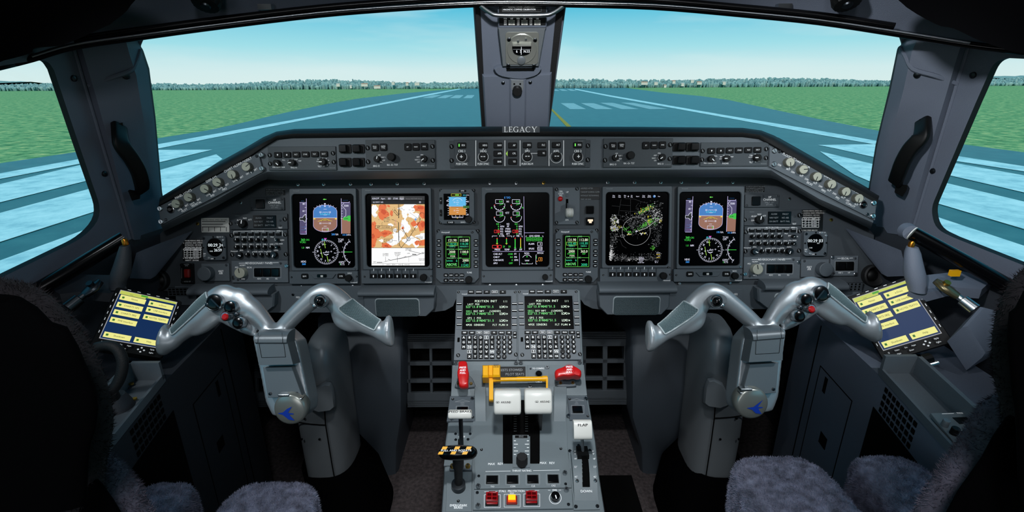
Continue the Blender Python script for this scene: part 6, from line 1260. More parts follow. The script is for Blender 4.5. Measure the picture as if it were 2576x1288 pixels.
g.txt('PULL AND ROTATE', 390, 357, 22, 16.0, 'print', bold=.06, sx=1.5); o = g.build('stripes', t); o.matrix_world = pl.mat(0, 0); o['label'] = 'yellow slanted stripes and white lettering'
# flap selector
t = T('flap_quadrant', 'right pedestal flap panel with a curved scale and black slot', 'lever panel', PED2, 's3', 2200, 700, h=-5); m = t.mb(); m.prism([(1952, 318), (2308, 312), (2405, 1178), (2035, 1186)], 0, 4, 'pedestal', .6)
N = 14; R0 = []
for k in range(N+1):
    u = k/N; y = 1052-655*u; h = 4+20*math.sin(u*math.pi*.86); xl, xr = 2045-58*u, 2378-76*u; a, b_ = m.P(xl, y), m.P(xr, y)
    R0.append([(a[0], a[1], 0), (a[0], a[1], h/1000), (b_[0], b_[1], h/1000), (b_[0], b_[1], 0)])
m.rings(R0, 'pedestal', cap0=True); hq = lambda y: 4+20*math.sin((1052-y)/655*math.pi*.86)
for k in range(10):
    y0, y1 = 915-53*k, 915-53*(k+1); p0, p1, p2, p3 = m.P(2205-52-2*k*.6, y0), m.P(2205+52-4*k, y0), m.P(2203-52+44-2*k-48, y1), m.P(2205+52-4*(k+1), y1)
    m.face([(*p0, hq(y0)/1000+.0004), (*p1, hq(y0)/1000+.0004), (*p3, hq(y1)/1000+.0004), (*p2, hq(y1)/1000+.0004)], 'void')
for s_, y, dx in (('0°', 412, 125), ('9°', 468, 128), ('18°', 556, 130), ('22°', 680, 134), ('45°', 806, 132)):
    for sg in (-1, 1):
        m.txt(s_, 2183+sg*dx+(y-556)*.04, y, 26, hq(y)+1.6, 'print')
m.txt('DOWN', 2207, 965, 36, hq(965)+2.0, 'print', bold=.03); t.add('faceplate', m)
for x, y, c, h in ((2076, 848, 'steel', hq(848)), (2330, 845, 'steel', hq(845)), (1980, 358, 'dark_steel', 4), (2262, 352, 'dark_steel', 4), (2065, 1142, 'dark_steel', 4), (2368, 1136, 'dark_steel', 4), (2105, 265, 'dark_steel', 0)): t.screw(x, y, 24, h, c, 'void', 'screw', 2.5)
t = world_thing('flap_lever', 'white square flap lever on a thin stem', 'lever', PED2.hit(*vp('s3', 2170, 420))); top = PED2.hith(*vp('s2', 2098, 1122), .075); d = (top-CAM).dot(CROT @ Vector((0, 0, -1))); s_ = d/FPX/5.6; m = MB()
xbar(top, 256*s_, .0175, .012, m, 'white_plastic', 3.6, 28, .003, R(62), [(-128*s_, .9), (-126*s_, .97), (-118*s_, 1), (118*s_, 1), (126*s_, .97), (128*s_, .9)]); wpart('grip', m, t, None, 50)
pl = Plane(top, (1, 0, 0), (0, math.sin(R(30)), math.cos(R(30)))); g = MB(Fr(pl, 's2', 2098, 1122)); g.txt('FLAP', 2090, 1046, 36, 12.4, 'print_black', bold=.08, sx=1.25); o = g.build('lettering', t); o.matrix_world = pl.mat(0, 0)
m = MB(); m.tube([top+Vector((0, 0, -.012)), PED2.hith(*vp('s3', 2165, 430), .006)], [(.003, .0045)]*2, 'silver_dark', 10); wpart('stem', m, t)
m = MB(); c = PED2.hith(*vp('s3', 2155, 400), .014); m.brick(c.x-.011, c.x+.011, c.y-.014, c.y+.012, c.z-.008, c.z+.008, 'black'); wpart('slide', m, t)
# ---------------------------------------------------------------- thrust rating and stall protection panels
t = T('thrust_rating_panel', 'pedestal panel lettered thrust rating with four black buttons', 'control panel', PED2, 's3', 1300, 755, h=-5); m = t.mb(); m.prism([(640, 618), (1986, 606), (2004, 880), (632, 898)], 0, 5.5, 'pedestal', .6); m.txt('THRUST RATING', 1302, 642, 28, 5.7, 'print', bold=.05); m.line(792, 653, 1145, 647, 5, 5.7, 'print'); m.line(1462, 640, 1832, 634, 5, 5.7, 'print')
for x, y, s_ in ((885, 767, 'T/O'), (1172, 764, 'CON'), (1458, 759, 'CLB'), (1744, 754, 'CRZ')): m.box(x-96, y-70, x+98, y+74, 5, 5.7, 'print_dim'); m.rp(x-80, y-56, x+82, y+62, 5, 6.2, 'black', 3); m.txt(s_, x+4, y+98, 24, 5.7, 'print')
for x in (1386, 1530): m.line(x-20, 849, x+24, 849, 4, 5.7, 'print_dim')
for x in (1672, 1822): m.line(x-22, 845, x+24, 844, 4, 5.7, 'print_dim')
t.add('faceplate', m)
for x, y in ((885, 767), (1172, 764), (1458, 759), (1744, 754)): t.btn('button', x-72, y-48, x+72, y+54, 5.5, 8, 'gloss_black', None, r=4)
for x, y in ((1908, 682), (690, 868)): t.screw(x, y, 36, 5, 'steel', 'dark_steel', 'stud', 6, cross=True)
for x, y in ((697, 718), (1920, 830)): t.screw(x, y, 20, 5.5, 'dark_steel')
t = T('stall_protection_panel', 'pedestal panel lettered stall protection with a lit yellow button', 'control panel', PED2, 's3', 1300, 1045, h=-5); m = t.mb(); m.prism([(626, 910), (2008, 890), (2026, 1172), (616, 1192)], 0, 5.5, 'pedestal', .6); m.txt('STALL  PROTECTION', 1160, 929, 30, 5.7, 'print', bold=.05); m.line(775, 938, 955, 935, 5, 5.7, 'print'); m.line(1365, 925, 1545, 921, 5, 5.7, 'print'); m.txt('FMS', 1766, 917, 30, 5.7, 'print', bold=.05); m.line(1672, 919, 1706, 918, 5, 5.7, 'print'); m.line(1822, 915, 1856, 914, 5, 5.7, 'print')
for x, y, s_ in ((887, 1068, 'CUTOUT 1'), (1166, 1062, 'TEST'), (1442, 1056, 'CUTOUT 2')): m.box(x-112, y-88, x+114, y+92, 5, 5.7, 'print'); m.txt(s_, x-4, y-100, 24, 5.7, 'print', bold=.04)
m.arc(1774, 1026, 84, 0, 360, 7, 5.7, 'print', 36, 84); t.add('faceplate', m)
for x, y in ((885, 1060), (1440, 1046)):
    b = t.mb(); b.rp(x-88, y-62, x+88, y+80, 5, 9, 'black', 10, 1); t.add('switch_base', b)
    b = t.mb(); b.frame((x-82, y-66, x+82, y+58), (x-62, y-48, x+62, y+40), 9, 19, 'red_clear', 8, 6, 1.2, 3); b.rp(x-6, y-50, x+6, y+42, 9, 18.5, 'red_clear'); b.rp(x-64, y-8, x+64, y+4, 9, 18, 'red_clear'); b.rp(x-46, y-92, x+48, y-58, 8, 15, 'red_clear', 10, 1.2); b.rp(x-78, y+52, x+78, y+72, 6, 12, 'red_clear', 6, 1); t.add('switch_guard', b, None, 'clear red flip guard')
b = t.mb(); b.rp(1086, 1005, 1240, 1122, 5, 9, 'dark_red', 12, 1); b.rp(1108, 1012, 1220, 1098, 8, 14, 'g_lamporange', 8, 1); b.rect(1113, 1018, 1214, 1092, 14.2, 'g_lampyellow'); t.add('lit_button', b, None, 'glowing yellow button')
t.knob('knob', 1774, 1028, 62, 5, 15, 'gloss_black', mark=-80, n=30)
for x, y in ((1930, 918), (688, 1148)): t.screw(x, y, 38, 5, 'steel', 'dark_steel', 'stud', 7, cross=True)
for x, y in ((676, 952), (1960, 1118)): t.screw(x, y, 22, 5.5, 'dark_steel')

# ================================================================ control yokes and columns
YL = tplane(700, 830, .97, 24)
YLc = vp('s4', 1000, 440); YRc = vp('s5', 1035, 470)
YR = Plane(at_depth(YRc[0], YRc[1], .975), (1, 0, 0), YL.V)
fr0 = Fr(YL, 's4', 1000, 440)
def sweep(m, path, ma, n=28, h=0.0, ends=(True, True)):             # path rows: x, y, half width, half thickness, height offset (crop px, mm)
    P_ = [(*fr0.P(p[0], p[1]), fr0.S(p[2]), fr0.S(p[2])*p[3], (p[4] if len(p) > 4 else 0)/1000) for p in path]
    Q = []; N = len(P_)
    for i in range(N-1):
        p0, p1, p2, p3 = (Vector(P_[max(0, min(N-1, i+k-1))]) for k in range(4))
        for k in range(6):
            u = k/6; Q.append(.5*((2*p1)+(-p0+p2)*u+(2*p0-5*p1+4*p2-p3)*u*u+(-p0+3*p1-3*p2+p3)*u**3))
    Q.append(Vector(P_[-1]))
    fr_ = []
    for i, q in enumerate(Q):
        a, b = Q[max(0, i-1)], Q[min(len(Q)-1, i+1)]; t_ = Vector((b[0]-a[0], b[1]-a[1])).normalized(); fr_.append((q, t_))
    m.rings([[(q[0]-t_.y*q[2]*math.cos(2*math.pi*k/n), q[1]+t_.x*q[2]*math.cos(2*math.pi*k/n), q[4]+q[3]*math.sin(2*math.pi*k/n)) for k in range(n)] for q, t_ in fr_], ma, cap0=ends[0], cap1=ends[1])
    return fr_
armA = [(1000, 470, 62, .9), (920, 360, 70, .85), (830, 268, 92, .7), (752, 238, 130, .5), (700, 205, 134, .46), (650, 196, 120, .5), (585, 172, 126, .52), (490, 226, 112, .62), (400, 308, 106, .66), (300, 392, 88, .72), (215, 462, 74, .78), (170, 492, 88, .8), (132, 496, 122, .72), (104, 496, 130, .7), (86, 494, 112, .6)]
armB = [(1010, 470, 62, .9), (1120, 345, 70, .85), (1245, 222, 76, .78), (1335, 150, 88, .68), (1420, 128, 96, .64), (1505, 180, 98, .66), (1575, 262, 108, .66), (1660, 318, 100, .7), (1760, 375, 82, .76), (1830, 410, 74, .8), (1872, 428, 84, .8), (1912, 430, 120, .7), (1940, 426, 132, .64), (1958, 424, 122, .5)]
m = MB(); FA = sweep(m, armA, 'silver'); FB_ = sweep(m, armB, 'silver')
sweep(m, [(505, 205, 74, .5), (600, 262, 94, .44), (690, 326, 88, .46), (770, 395, 60, .6), (850, 440, 40, .7)], 'silver'); sweep(m, [(1490, 270, 40, .8), (1540, 335, 64, .8), (1610, 378, 60, .8), (1690, 400, 40, .8)], 'silver'); sweep(m, [(560, 290, 44, .8), (500, 335, 60, .8), (420, 395, 56, .8), (340, 440, 40, .8)], 'silver')
def prism_l(m, pts, h0, h1, ma):
    q = [fr0.P(*p) for p in pts]; m.rings([[(*p, h0/1000) for p in q], [(*p, h1/1000) for p in q]], ma, cap0=True)
prism_l(m, [(930, 400), (1100, 400), (1205, 500), (1225, 580), (1305, 980), (1300, 1060), (1250, 1120), (1010, 1100), (955, 985), (905, 720), (850, 470)], -34, 16, 'silver')
src = m.build('yoke_source')
md = src.modifiers.new('r', 'REMESH'); md.mode = 'VOXEL'; md.voxel_size = .0026; md.use_smooth_shade = True
md = src.modifiers.new('s', 'SMOOTH'); md.factor = .5; md.iterations = 16
dg = bpy.context.evaluated_depsgraph_get(); dg.update()
yme = bpy.data.meshes.new_from_object(src.evaluated_get(dg)); bpy.data.objects.remove(src)
for p in yme.polygons: p.use_smooth = True
def patch_on(frames, i0, i1, a0, a1, off, nu, nv, flip=False, ma='grip'):   # a ribbed patch that lies on a swept limb
    m = MB(); L = [frames[i] for i in range(i0, i1+1)]
    def pt(u, v, o):
        x = u*(len(L)-1); i = min(int(x), len(L)-2); f = x-i; (q, t0), (q1, t1) = L[i], L[i+1]; q = q.lerp(q1, f); t_ = t0.lerp(t1, f).normalized(); a = R(a0+(a1-a0)*v); s_ = 1+o/q[2]
        return (q[0]-t_.y*q[2]*s_*math.cos(a), q[1]+t_.x*q[2]*s_*math.cos(a), q[4]+(q[3]+o)*math.sin(a))
    # soft edge band
    E = [(0, 0), (1, 0), (1, 1), (0, 1)]
    b = MB(); n = 24
    loop = [pt(.03+.94*k/n, .0, off) for k in range(n+1)]+[pt(1, .06+.88*k/n, off) for k in range(n+1)]+[pt(.97-.94*k/n, 1, off) for k in range(n+1)]+[pt(0, .94-.88*k/n, off) for k in range(n+1)]
    for i in range(nu):
        for j in range(nv):
            for di in (0, .5):
                u0, v0 = (i+di)/nu, (j+di)/nv; du, dv = 1/nu, 1/nv
                if u0+du > 1.001 or v0+dv > 1.001: continue
                c = pt(u0+du/2, v0+dv/2, off+.0011); q = [pt(u0+du/2, v0+dv*.07, off), pt(u0+du*.93, v0+dv/2, off), pt(u0+du/2, v0+dv*.93, off), pt(u0+du*.07, v0+dv/2, off)]
                k = len(m.v); m.v += q+[c]
                for e in range(4): m.f.append((k+e, k+(e+1) % 4, k+4)); m.m.append(m.mi(ma))
    base = [[pt(i/24, j/14, off-.0003) for j in range(15)] for i in range(25)]
    m.rings(base, 'grip_base', cap1=False, close=False)
    b.tube(loop+loop[:1], .0016, 'grip_edge', 6, False)
    return m, b
mat('grip_base', (40, 50, 53), .6)
def yoke(label, plane, rot, mir, logo_c):
    t = T('control_yoke', label, 'control yoke', YL, 's4', 1000, 440, group='silver control yokes')
    base = plane.mat(0, 0) if mir else YL.mat(*fr0.o); mw = base @ Matrix.Rotation(rot, 4, 'Z'); t.o.matrix_world = mw
    S_ = Matrix.Diagonal((-1, 1, 1, 1)) if mir else Matrix()
    def add(nm, m, par=None, lb=None, ang=35, flip=True):
        if mir and flip: m.v = [(-v[0], v[1], v[2]) for v in m.v]
        o = m.build(nm, par or t.o, None, ang)
        if lb: o['label'] = lb
        return o
    me = yme.copy()
    if mir: me.transform(S_); me.flip_normals()
    me.materials.clear(); me.materials.append(MATS['silver']); o = bpy.data.objects.new('body', me); C.objects.link(o); o.parent = t.o
    for fr_, i0, i1, a0, a1, nu, nv in ((FA, 40, 60, 24, 84, 15, 8), (FB_, 34, 54, 8, 96, 15, 10)):
        g, e = patch_on(fr_, i0, i1, a0 if fr_ is FB_ else 180-a0, a1 if fr_ is FB_ else 180-a1, .0012, nu, nv) if False else patch_on(fr_, i0, i1, a0 if fr_ is FB_ else 180-a0, a1 if fr_ is FB_ else 180-a1, .0012, nu, nv)
        gp = add('grip_pad', g, None, 'dark green grey diamond patterned grip pad'); add('edging', e, gp, None, 60)
    def dome(nm, x, y, r, h, prof, ma, par=None, n=28):
        b = MB(fr0); b.hp = h; b.lathe(x, y, [(r*a, h+z) for a, z in prof], ma, n); return add(nm, b, par)
    H0 = 21
    for x, y, r, nm in ((518, 196, 68, 'trim_switch'), (646, 232, 52, 'selector_switch'), (712, 362, 48, 'mode_button')):
        b = dome(nm, x, y, r, H0 if x < 700 else 22, [(1, -8), (1, 3), (.9, 5), (.8, 4)], 'steel'); c = dome('cap', x, y, r, H0 if x < 700 else 22, [(.86, 3), (.84, 5.6), (.6, 6.8), (.3, 7.2)], 'gloss_black', b)
        if x < 600:
            g = MB(fr0); g.hp = 27; g.line(x-30, y-30, x+34, y+36, 12, 28.8, 'dark_steel'); add('ridge', g, b)
    b = dome('push_button', 610, 306, 40, 23, [(1, -6), (1, 3), (.85, 6), (.75, 5)], 'steel'); dome('red_cap', 610, 312, 40, 25, [(.70, 0), (.66, 5), (.4, 7)], 'red', b)
    for x, y in ((458, 214), (690, 292)): dome('screw', x, y, 17, 25, [(1, -5), (1, 2), (.6, 3)], 'dark_steel')
    b = MB(fr0); b.hp = 26; b.rings([[(*b.P(1370+60*math.cos(2*math.pi*k/24)-(32 if 10 < k < 19 else 0)*.9, 185+56*math.sin(2*math.pi*k/24)), h/1000) for k in range(24)] for h in (18, 26)], 'silver_dark', cap0=True); sw = add('switch_plate', b)
    dome('ring', 1372, 182, 50, 26, [(1, -1), (1, 3), (.85, 5), (.75, 3)], 'steel', sw); dome('ball_switch', 1370, 186, 34, 28, [(1, 0), (.95, 6), (.6, 11), (.2, 12.5)], 'gloss_black', sw); dome('screw', 1326, 222, 15, 26, [(1, -2), (1, 2), (.5, 3)], 'steel', sw)
    # chart clip
    b = MB(fr0); b.hp = 50; n = 10; q0, q1 = b.P(846, 470), b.P(1100, 462); ry = b.S(56)
    A_ = [[(x, y+ry*math.cos(math.pi*(.0+k/n)*.94-.0), (26+26*math.sin(math.pi*k/n*.94+.05)+8)/1000) for k in range(n+1)] for x, y in ((q0[0], q0[1]-b.S(6)), (q1[0], q1[1]-b.S(6)))]
    f0, f1, f2, f3 = b.P(848, 520), b.P(1100, 520), b.P(1146, 700), b.P(868, 706)
    b.rings([[(*p, .016) for p in (f0, f1, f2, f3)], [(*p, .048) for p in (f0, f1, f2, f3)], ], 'silver_dark', cap0=True)
    c0, c1 = b.P(846, 424), b.P(1104, 418); 
    sec = lambda p, d: [(p[0], p[1]-d*.0-(d)*(1-math.cos(math.pi/2*k/8)), .016+.038*math.sin(math.pi/2*(k/8))**.7) for k in range(9)]
    d = c0[1]-f0[1]; L_ = [(c0[0], c0[1]-d*(k/8)**1.6, .018+.034*math.sin(math.pi/2*min(1, k/7))**.8) for k in range(9)]+[(f0[0], f0[1]-.004, .046), (f0[0], f0[1]-.004, .016), (c0[0], c0[1], .016)]
    d = c1[1]-f1[1]; R_ = [(c1[0], c1[1]-d*(k/8)**1.6, .018+.034*math.sin(math.pi/2*min(1, k/7))**.8) for k in range(9)]+[(f1[0], f1[1]-.004, .046), (f1[0], f1[1]-.004, .016), (c1[0], c1[1], .016)]
    b.rings([L_, R_], 'silver_dark', cap0=True); cl = add('clip', b)
    b = MB(fr0); b.hp = 52; i0, i1, i2, i3 = (866, 528), (1068, 530), (1082, 640), (888, 645); b.poly([i0, i1, i2, i3], 4, 48.4, 'black', True); b.poly([(i0[0]+3, i0[1]-90), (i0[0], i0[1])], 3, 52.6, 'black'); b.poly([(i1[0]-6, i1[1]-90), (i1[0], i1[1])], 3, 52.6, 'black'); add('groove', b, cl)
    b = MB(fr0); b.hp = 30; b.prism([(905, 722), (1142, 716), (1232, 968), (946, 966)], 12, 31, 'silver_dark', 1.5); pl_ = add('plate', b)
    for x, y in ((966, 934), (1180, 932)): dome('screw', x, y, 12, 31, [(1, 0), (1, 1.5), (.6, 2)], 'dark_steel', pl_)
    return t, mw, add
tl, mwl, addl = yoke('left silver ram horn control yoke of the pilot', YL, 0, False, None)
tr2, mwr, addr = yoke('right silver ram horn control yoke of the copilot', YR, R(4), True, None)
# hub caps face straight aft
def hub(t, view, cx, cy, d, logo, clipx):
    pl = tplane(*vp(view, cx, cy), d, 11); inv = t.o.matrix_world.inverted()
    def put(b, nm, par=None, lb=None, ang=35):
        M_ = inv @ pl.mat(*b.fr.o); b.v = [tuple(M_ @ Vector(v)) for v in b.v]; o = b.build(nm, t.o, None, ang)
        if lb: o['label'] = lb
        if par is not None: o.parent = par
        return o
    fr = Fr(pl, view, cx, cy); b = MB(fr); b.lathe(cx, cy, [(118, -26), (131, -16), (134, -7), (131, -1), (124, 2.2), (112, 3.6), (70, 5.2), (12, 6.0)], 'cap_silver', 48); cap = put(b, 'hub_cap', None, 'round champagne silver cap with a blue bird mark', 60)
    b = MB(fr); z = lambda x, y: 6.1-(math.hypot(x-cx, y-cy)/112)**2*2.3
    for pts in logo:
        pts = [(x+8, y-8) for x, y in pts]; q = [(*b.P(x, y), (z(x, y)+.9)/1000) for x, y in pts]; b.face(q, 'blue_mark')
    put(b, 'emblem', cap, None)
    b = MB(fr); b.rp(cx-95, cy-124, cx-2, cy-106, -10, 4, 'steel', 4, 1); b.rp(clipx-20, cy-90, clipx+20, cy-74, -10, 2, 'steel', 6, 1); put(b, 'clip_ring', cap)
LG_ = [[(1028, 1092), (1072, 1082), (1108, 1052), (1146, 1035), (1112, 1088)], [(1028, 1092), (1112, 1088), (1166, 1150), (1120, 1142), (1070, 1102)], [(1098, 1084), (1158, 1090), (1158, 1098), (1098, 1100)]]
hub(tl, 's4', 1128, 1060, .925, LG_, 1205)
LGr = [[(876, 1112), (930, 1102), (965, 1075), (1010, 1046), (962, 1106)], [(876, 1112), (962, 1106), (1000, 1162), (950, 1155), (918, 1124)], [(950, 1102), (1006, 1104), (1006, 1111), (950, 1118)]]
hub(tr2, 's5', 938, 1078, .93, LGr, 860)
# columns
def column(label, rows, Yf, sx, boot):
    t = world_thing('control_column', label, 'control column', (at_y(rows[3][1]*.5+rows[3][2]*.5, rows[3][0], Yf).x, Yf, 0), 'grey control columns'); m = MB(); L = []
    for k, (y, xl, xr) in enumerate(rows):
        a, b = at_y(xl, y, Yf), at_y(xr, y, Yf); w = (b.x-a.x)/2; cx = (a.x+b.x)/2; dp = .085 if k > 2 else (.03, .055, .075)[k]
        L.append([(cx+w*math.copysign(abs(math.cos(th))**.62, math.cos(th)), Yf+.085+dp*math.copysign(abs(math.sin(th))**.62, math.sin(th)), a.z) for th in [2*math.pi*j/40 for j in range(40)]])
    m.rings(L[::-1], 'silver_dark', cap0=True); wpart('cover', m, t, None, 40)
    m = MB(); y0, y1 = rows[5][0], rows[-1][0]
    seam = [at_y(rows[k][1]+(rows[k][2]-rows[k][1])*(.72 if sx < 0 else .28), rows[k][0], Yf-.0015) for k in range(4, len(rows))]
    m.tube(seam, .0016, 'void', 6); a = [at_y(rows[5][1]+(rows[5][2]-rows[5][1])*(u if sx < 0 else 1-u), rows[5][0]-8+10*math.sin(u*2.2), Yf-.001-.0) for u in (.0, .2, .4, .6, .72)]; m.tube(a, .0014, 'void', 6)
    wpart('seam', m, t)
    m = MB()
    yy, x0, x1 = boot
    for f, xl, xr, y in ((0, rows[-3][1]-6, rows[-3][2]+8, 1195), (1, x0, x1, 1262), (2, x0-20, x1+34, 1340)):
        a, b = at_y(xl, y, Yf), at_y(xr, y, Yf); w = (b.x-a.x)/2; cx = (a.x+b.x)/2; zz = max(a.z, 0) if f < 2 else 0
        L_ = [(cx+w*1.02*math.copysign(abs(math.cos(th))**.7, math.cos(th)), Yf+.085+(.095+.03*f)*math.copysign(abs(math.sin(th))**.7, math.sin(th)), zz) for th in [2*math.pi*j/32 for j in range(32)]]
        if f == 0: RR = [L_]
        else: RR.append(L_)
    m.rings(RR, 'cloth_black', cap1=True); wpart('boot', m, t, 'black rubber boot', 60)
    # pivot collar behind the hub
    m = MB(); cs = rows[4]; side = cs[2] if sx < 0 else cs[1]
    pts = [(-70, -78), (-30, -100), (-8, -96), (4, -70), (12, 4), (-6, 20), (-60, 28), (-110, 10)]
    q = [(side-6+sx*-1*p[0]*.62 if sx < 0 else side+6-p[0]*.62, cs[0]+20+p[1]*.62) for p in pts]
    A_ = [at_y(x, y, Yf+.02) for x, y in q]; B_ = [at_y(x, y, Yf-.03) for x, y in q]; cc = sum(B_, Vector())/len(B_)
    m.rings([A_, [b.lerp(cc, .04) for b in B_], [b.lerp(cc, .16)+Vector((0, -.008, 0)) for b in B_]], 'silver_dark'); wpart('pivot_collar', m, t, None, 50)
    m = MB(); s_ = at_y(side+(-12 if sx < 0 else 12), 980 if sx < 0 else 968, Yf-.004); m.tube([s_, s_+Vector((0, -.004, 0)), s_+Vector((0, -.006, 0))], [.0055, .0055, .003], 'brass', 14); wpart('brass_screw', m, t)
    for u, y in ((.28, 1052), (.18, 1104), (.55, 1104)):
        k = max(i for i in range(len(rows)) if rows[i][0] <= y); r0, r1 = rows[k], rows[min(k+1, len(rows)-1)]; f = (y-r0[0])/max(1, r1[0]-r0[0]); xl = r0[1]+(r1[1]-r0[1])*f; xr = r0[2]+(r1[2]-r0[2])*f
        p = at_y(xl+(xr-xl)*(u if sx < 0 else 1-u), y, Yf); m = MB(); m.tube([p, p+Vector((0, -.0025, 0))], .003, 'dark_steel', 10); wpart('screw', m, t)
column('left grey control column rising from the floor behind the pilot yoke', [(871, 766, 790), (879, 758, 808), (896, 752, 824), (930, 745, 835), (1000, 736, 845), (1067, 731, 853), (1165, 749, 868), (1223, 761, 878), (1320, 780, 895)], 1.05, -1, (1262, 770, 925))
column('right grey control column rising from the floor behind the copilot yoke', [(842, 1822, 1856), (852, 1808, 1862), (880, 1790, 1868), (915, 1780, 1874), (990, 1768, 1884), (1050, 1762, 1888), (1110, 1754, 1880), (1200, 1742, 1862), (1320, 1722, 1842)], 1.05, 1, (1262, 1700, 1840))
# ================================================================ overhead: rail, visors, grab bar, knobs
def spath(pts, n=4):                                                # open Catmull-Rom through 3-D points
    out = []; N = len(pts)
    for i in range(N-1):
        p0, p1, p2, p3 = (Vector(pts[max(0, min(N-1, i+k-1))]) for k in range(4))
        for k in range(n):
            u = k/n; out.append(.5*((2*p1)+(-p0+p2)*u+(2*p0-5*p1+4*p2-p3)*u*u+(-p0+3*p1-3*p2+p3)*u**3))
    out.append(Vector(pts[-1])); return out
t = world_thing('sun_visor_rail', 'glossy black rail running along the top of both windscreens', 'rail', (0, 1.2, 1.3)); m = MB()
m.tube(spath([at_y(x, y+9, rail_y(x)-.022) for x, y in RAIL]), .0065, 'gloss_black', 12); wpart('bar', m, t, None, 60)
m = MB(); m.tube(spath([at_y(x, y+4, rail_y(x)-.03) for x, y in RAIL[2:-2]]), .0022, 'steel', 8); wpart('rail_highlight', m, t, None, 60)  # thin steel tube modelled where the glossy rail only catches a highlight
m = MB(); m.tube(spath([at_y(x, y-8, rail_y(x)-.024) for x, y in RAIL[3:-3]]), .0065, 'gloss_black', 10); wpart('bar', m, t, None, 60)
for x, y, w in ((668, 20, 34), (1972, 19, 34)):
    m = MB(); a, b = at_y(x-w/2, y, 1.16), at_y(x+w/2, y, 1.16); m.brick(a.x, b.x, 1.155, 1.17, a.z-.004, a.z+.007, 'steel'); wpart('clip', m, t)
def flat_thing(name, label, cat, pts, d, th, ma, kind=None, push=(0, 0, 0)):
    m = MB(); A_ = [at_depth(x, y, d) for x, y in pts]; B_ = [at_depth(x, y, d+th) for x, y in pts]; m.rings([B_, A_], ma, cap0=True); return wsolo(name, m, label, cat)
flat_thing('sun_visor', 'black folded sun visor filling the upper left corner', 'sun visor', sm([(-80, -70), (352, -70), (330, 12), (285, 55), (262, 68), (160, 112), (90, 120), (76, 134), (10, 152), (-80, 168)], 4), .78, .02, 'cloth_black')
flat_thing('sun_visor', 'black folded sun visor filling the upper right corner', 'sun visor', sm([(2650, -70), (2240, -70), (2262, 2), (2352, 60), (2400, 72), (2460, 100), (2540, 128), (2576, 134), (2650, 150)], 4), .78, .02, 'cloth_black')
m = MB(); m.tube(spath([at_depth(x, y, 1.12) for x, y in ((1176, -30), (1187, -8), (1204, 10), (1232, 31), (1252, 38), (1310, 39), (1368, 38), (1390, 33), (1418, 14), (1436, -6), (1450, -30))], 6), .0048, 'steel', 14); wsolo('grab_bar', m, 'bent polished steel grab bar above the compass', 'grab bar', None, 60)
for lb, x, y in (('black ridged round air knob overhead on the left', 519, 0), ('black ridged round air knob overhead on the right', 2130, -3)):
    t = world_thing('overhead_knob', lb, 'knob', at_depth(x, y, .95), 'black round air knobs overhead'); c = at_depth(x, y, .95); ax = Vector((0, -.5, -.87)); s1 = Vector((1, 0, 0)); s2 = ax.cross(s1); m = MB()
    L = [[c+ax*h+s1*(r*(1-(.05 if k % 2 else 0))*math.cos(2*math.pi*k/36))+s2*(r*(1-(.05 if k % 2 else 0))*math.sin(2*math.pi*k/36)) for k in range(36)] for r, h in ((.026, -.06), (.026, .006), (.023, .012), (.012, .013))]
    m.rings(L, 'black', cap0=True); wpart('ridged_knob', m, t); m = MB(); m.tube([c+ax*.012, c+ax*.016], [.010, .008], 'dark_steel', 16); wpart('centre_cap', m, t)
# ---------------------------------------------------------------- compass on the centre post
t = T('magnetic_compass', 'grey boxed magnetic compass on the centre post', 'compass', CP, 's8', 655, 480, None, None, h=3); m = t.mb(26); hh = 26
m.prism([(415, 285), (897, 288), (828, 670), (460, 672)], -20, hh, 'silver_dark', 3); t.add('housing', m)
m = t.mb(26); m.rp(488, 318, 818, 646, hh-.5, hh+2.5, 'cap_silver', 30, .8, 5); m.lathe(655, 488, [(150, hh+2), (150, hh+3), (142, hh+4), (118, hh+2.8)], 'cap_silver', 40); t.add('faceplate', m)
m = t.mb(28); m.prism(sm([(562, 446), (655, 440), (745, 446), (738, 520), (700, 545), (655, 552), (610, 545), (570, 520)], 3), hh+2, hh+6, 'gloss_black', .6)
for s_, x in (('6', 603), ('S', 643), ('N', 684), ('33', 718)): m.txt(s_, x, 508, 26, hh+6.4, 'print', bold=.06)
m.line(565, 487, 742, 487, 4, hh+6.3, 'print_dim'); m.line(650, 446, 648, 542, 6, hh+6.5, 'print'); m.rp(560, 436, 750, 452, hh+2, hh+12, 'cap_silver', 6, 1); t.add('dial_window', m)
m = t.mb(28); m.lathe(650, 602, [(42, hh+2), (42, hh+6), (36, hh+7)], 'silver_dark', 24); t.add('cover_cap', m)
for x, y in ((617, 412), (695, 394)):
    m = t.mb(28); m.lathe(x, y, [(12, hh+2), (12, hh+6), (5, hh+8)], 'steel', 12); t.add('adjuster', m)
for x, y in ((526, 351), (784, 357), (518, 611), (774, 614)): t.screw(x, y, 20, hh+2.5, 'dark_steel', cross=True)
m = t.mb(14); m.prism(sm([(405, 672), (820, 672), (818, 745), (700, 785), (655, 792), (560, 785), (412, 750)], 3), -10, 16, 'trim', 3); m.rp(500, 680, 780, 700, 12, 20, 'black', 6); t.add('clamp', m)
t2 = T('calibration_placard', 'black placard box of compass correction numbers above the compass', 'placard', CP, 's8', 655, 170, None, None, h=3); m = t2.mb(20); m.rp(408, -60, 905, 282, -20, 20, 'trim', 12, 3); m.rp(420, -50, 895, 252, 19, 21, 'placard', 8, .3)
m.txt('MAGNETIC COMPASS CALIBRATION', 630, 90, 15, 21.3, 'print', bold=.05); m.box(458, 68, 852, 110, 2, 21.2, 'print_dim'); m.txt('AIRSPEED  LIMITER  CALIBRATION', 650, 64, 13, 21.3, 'print')
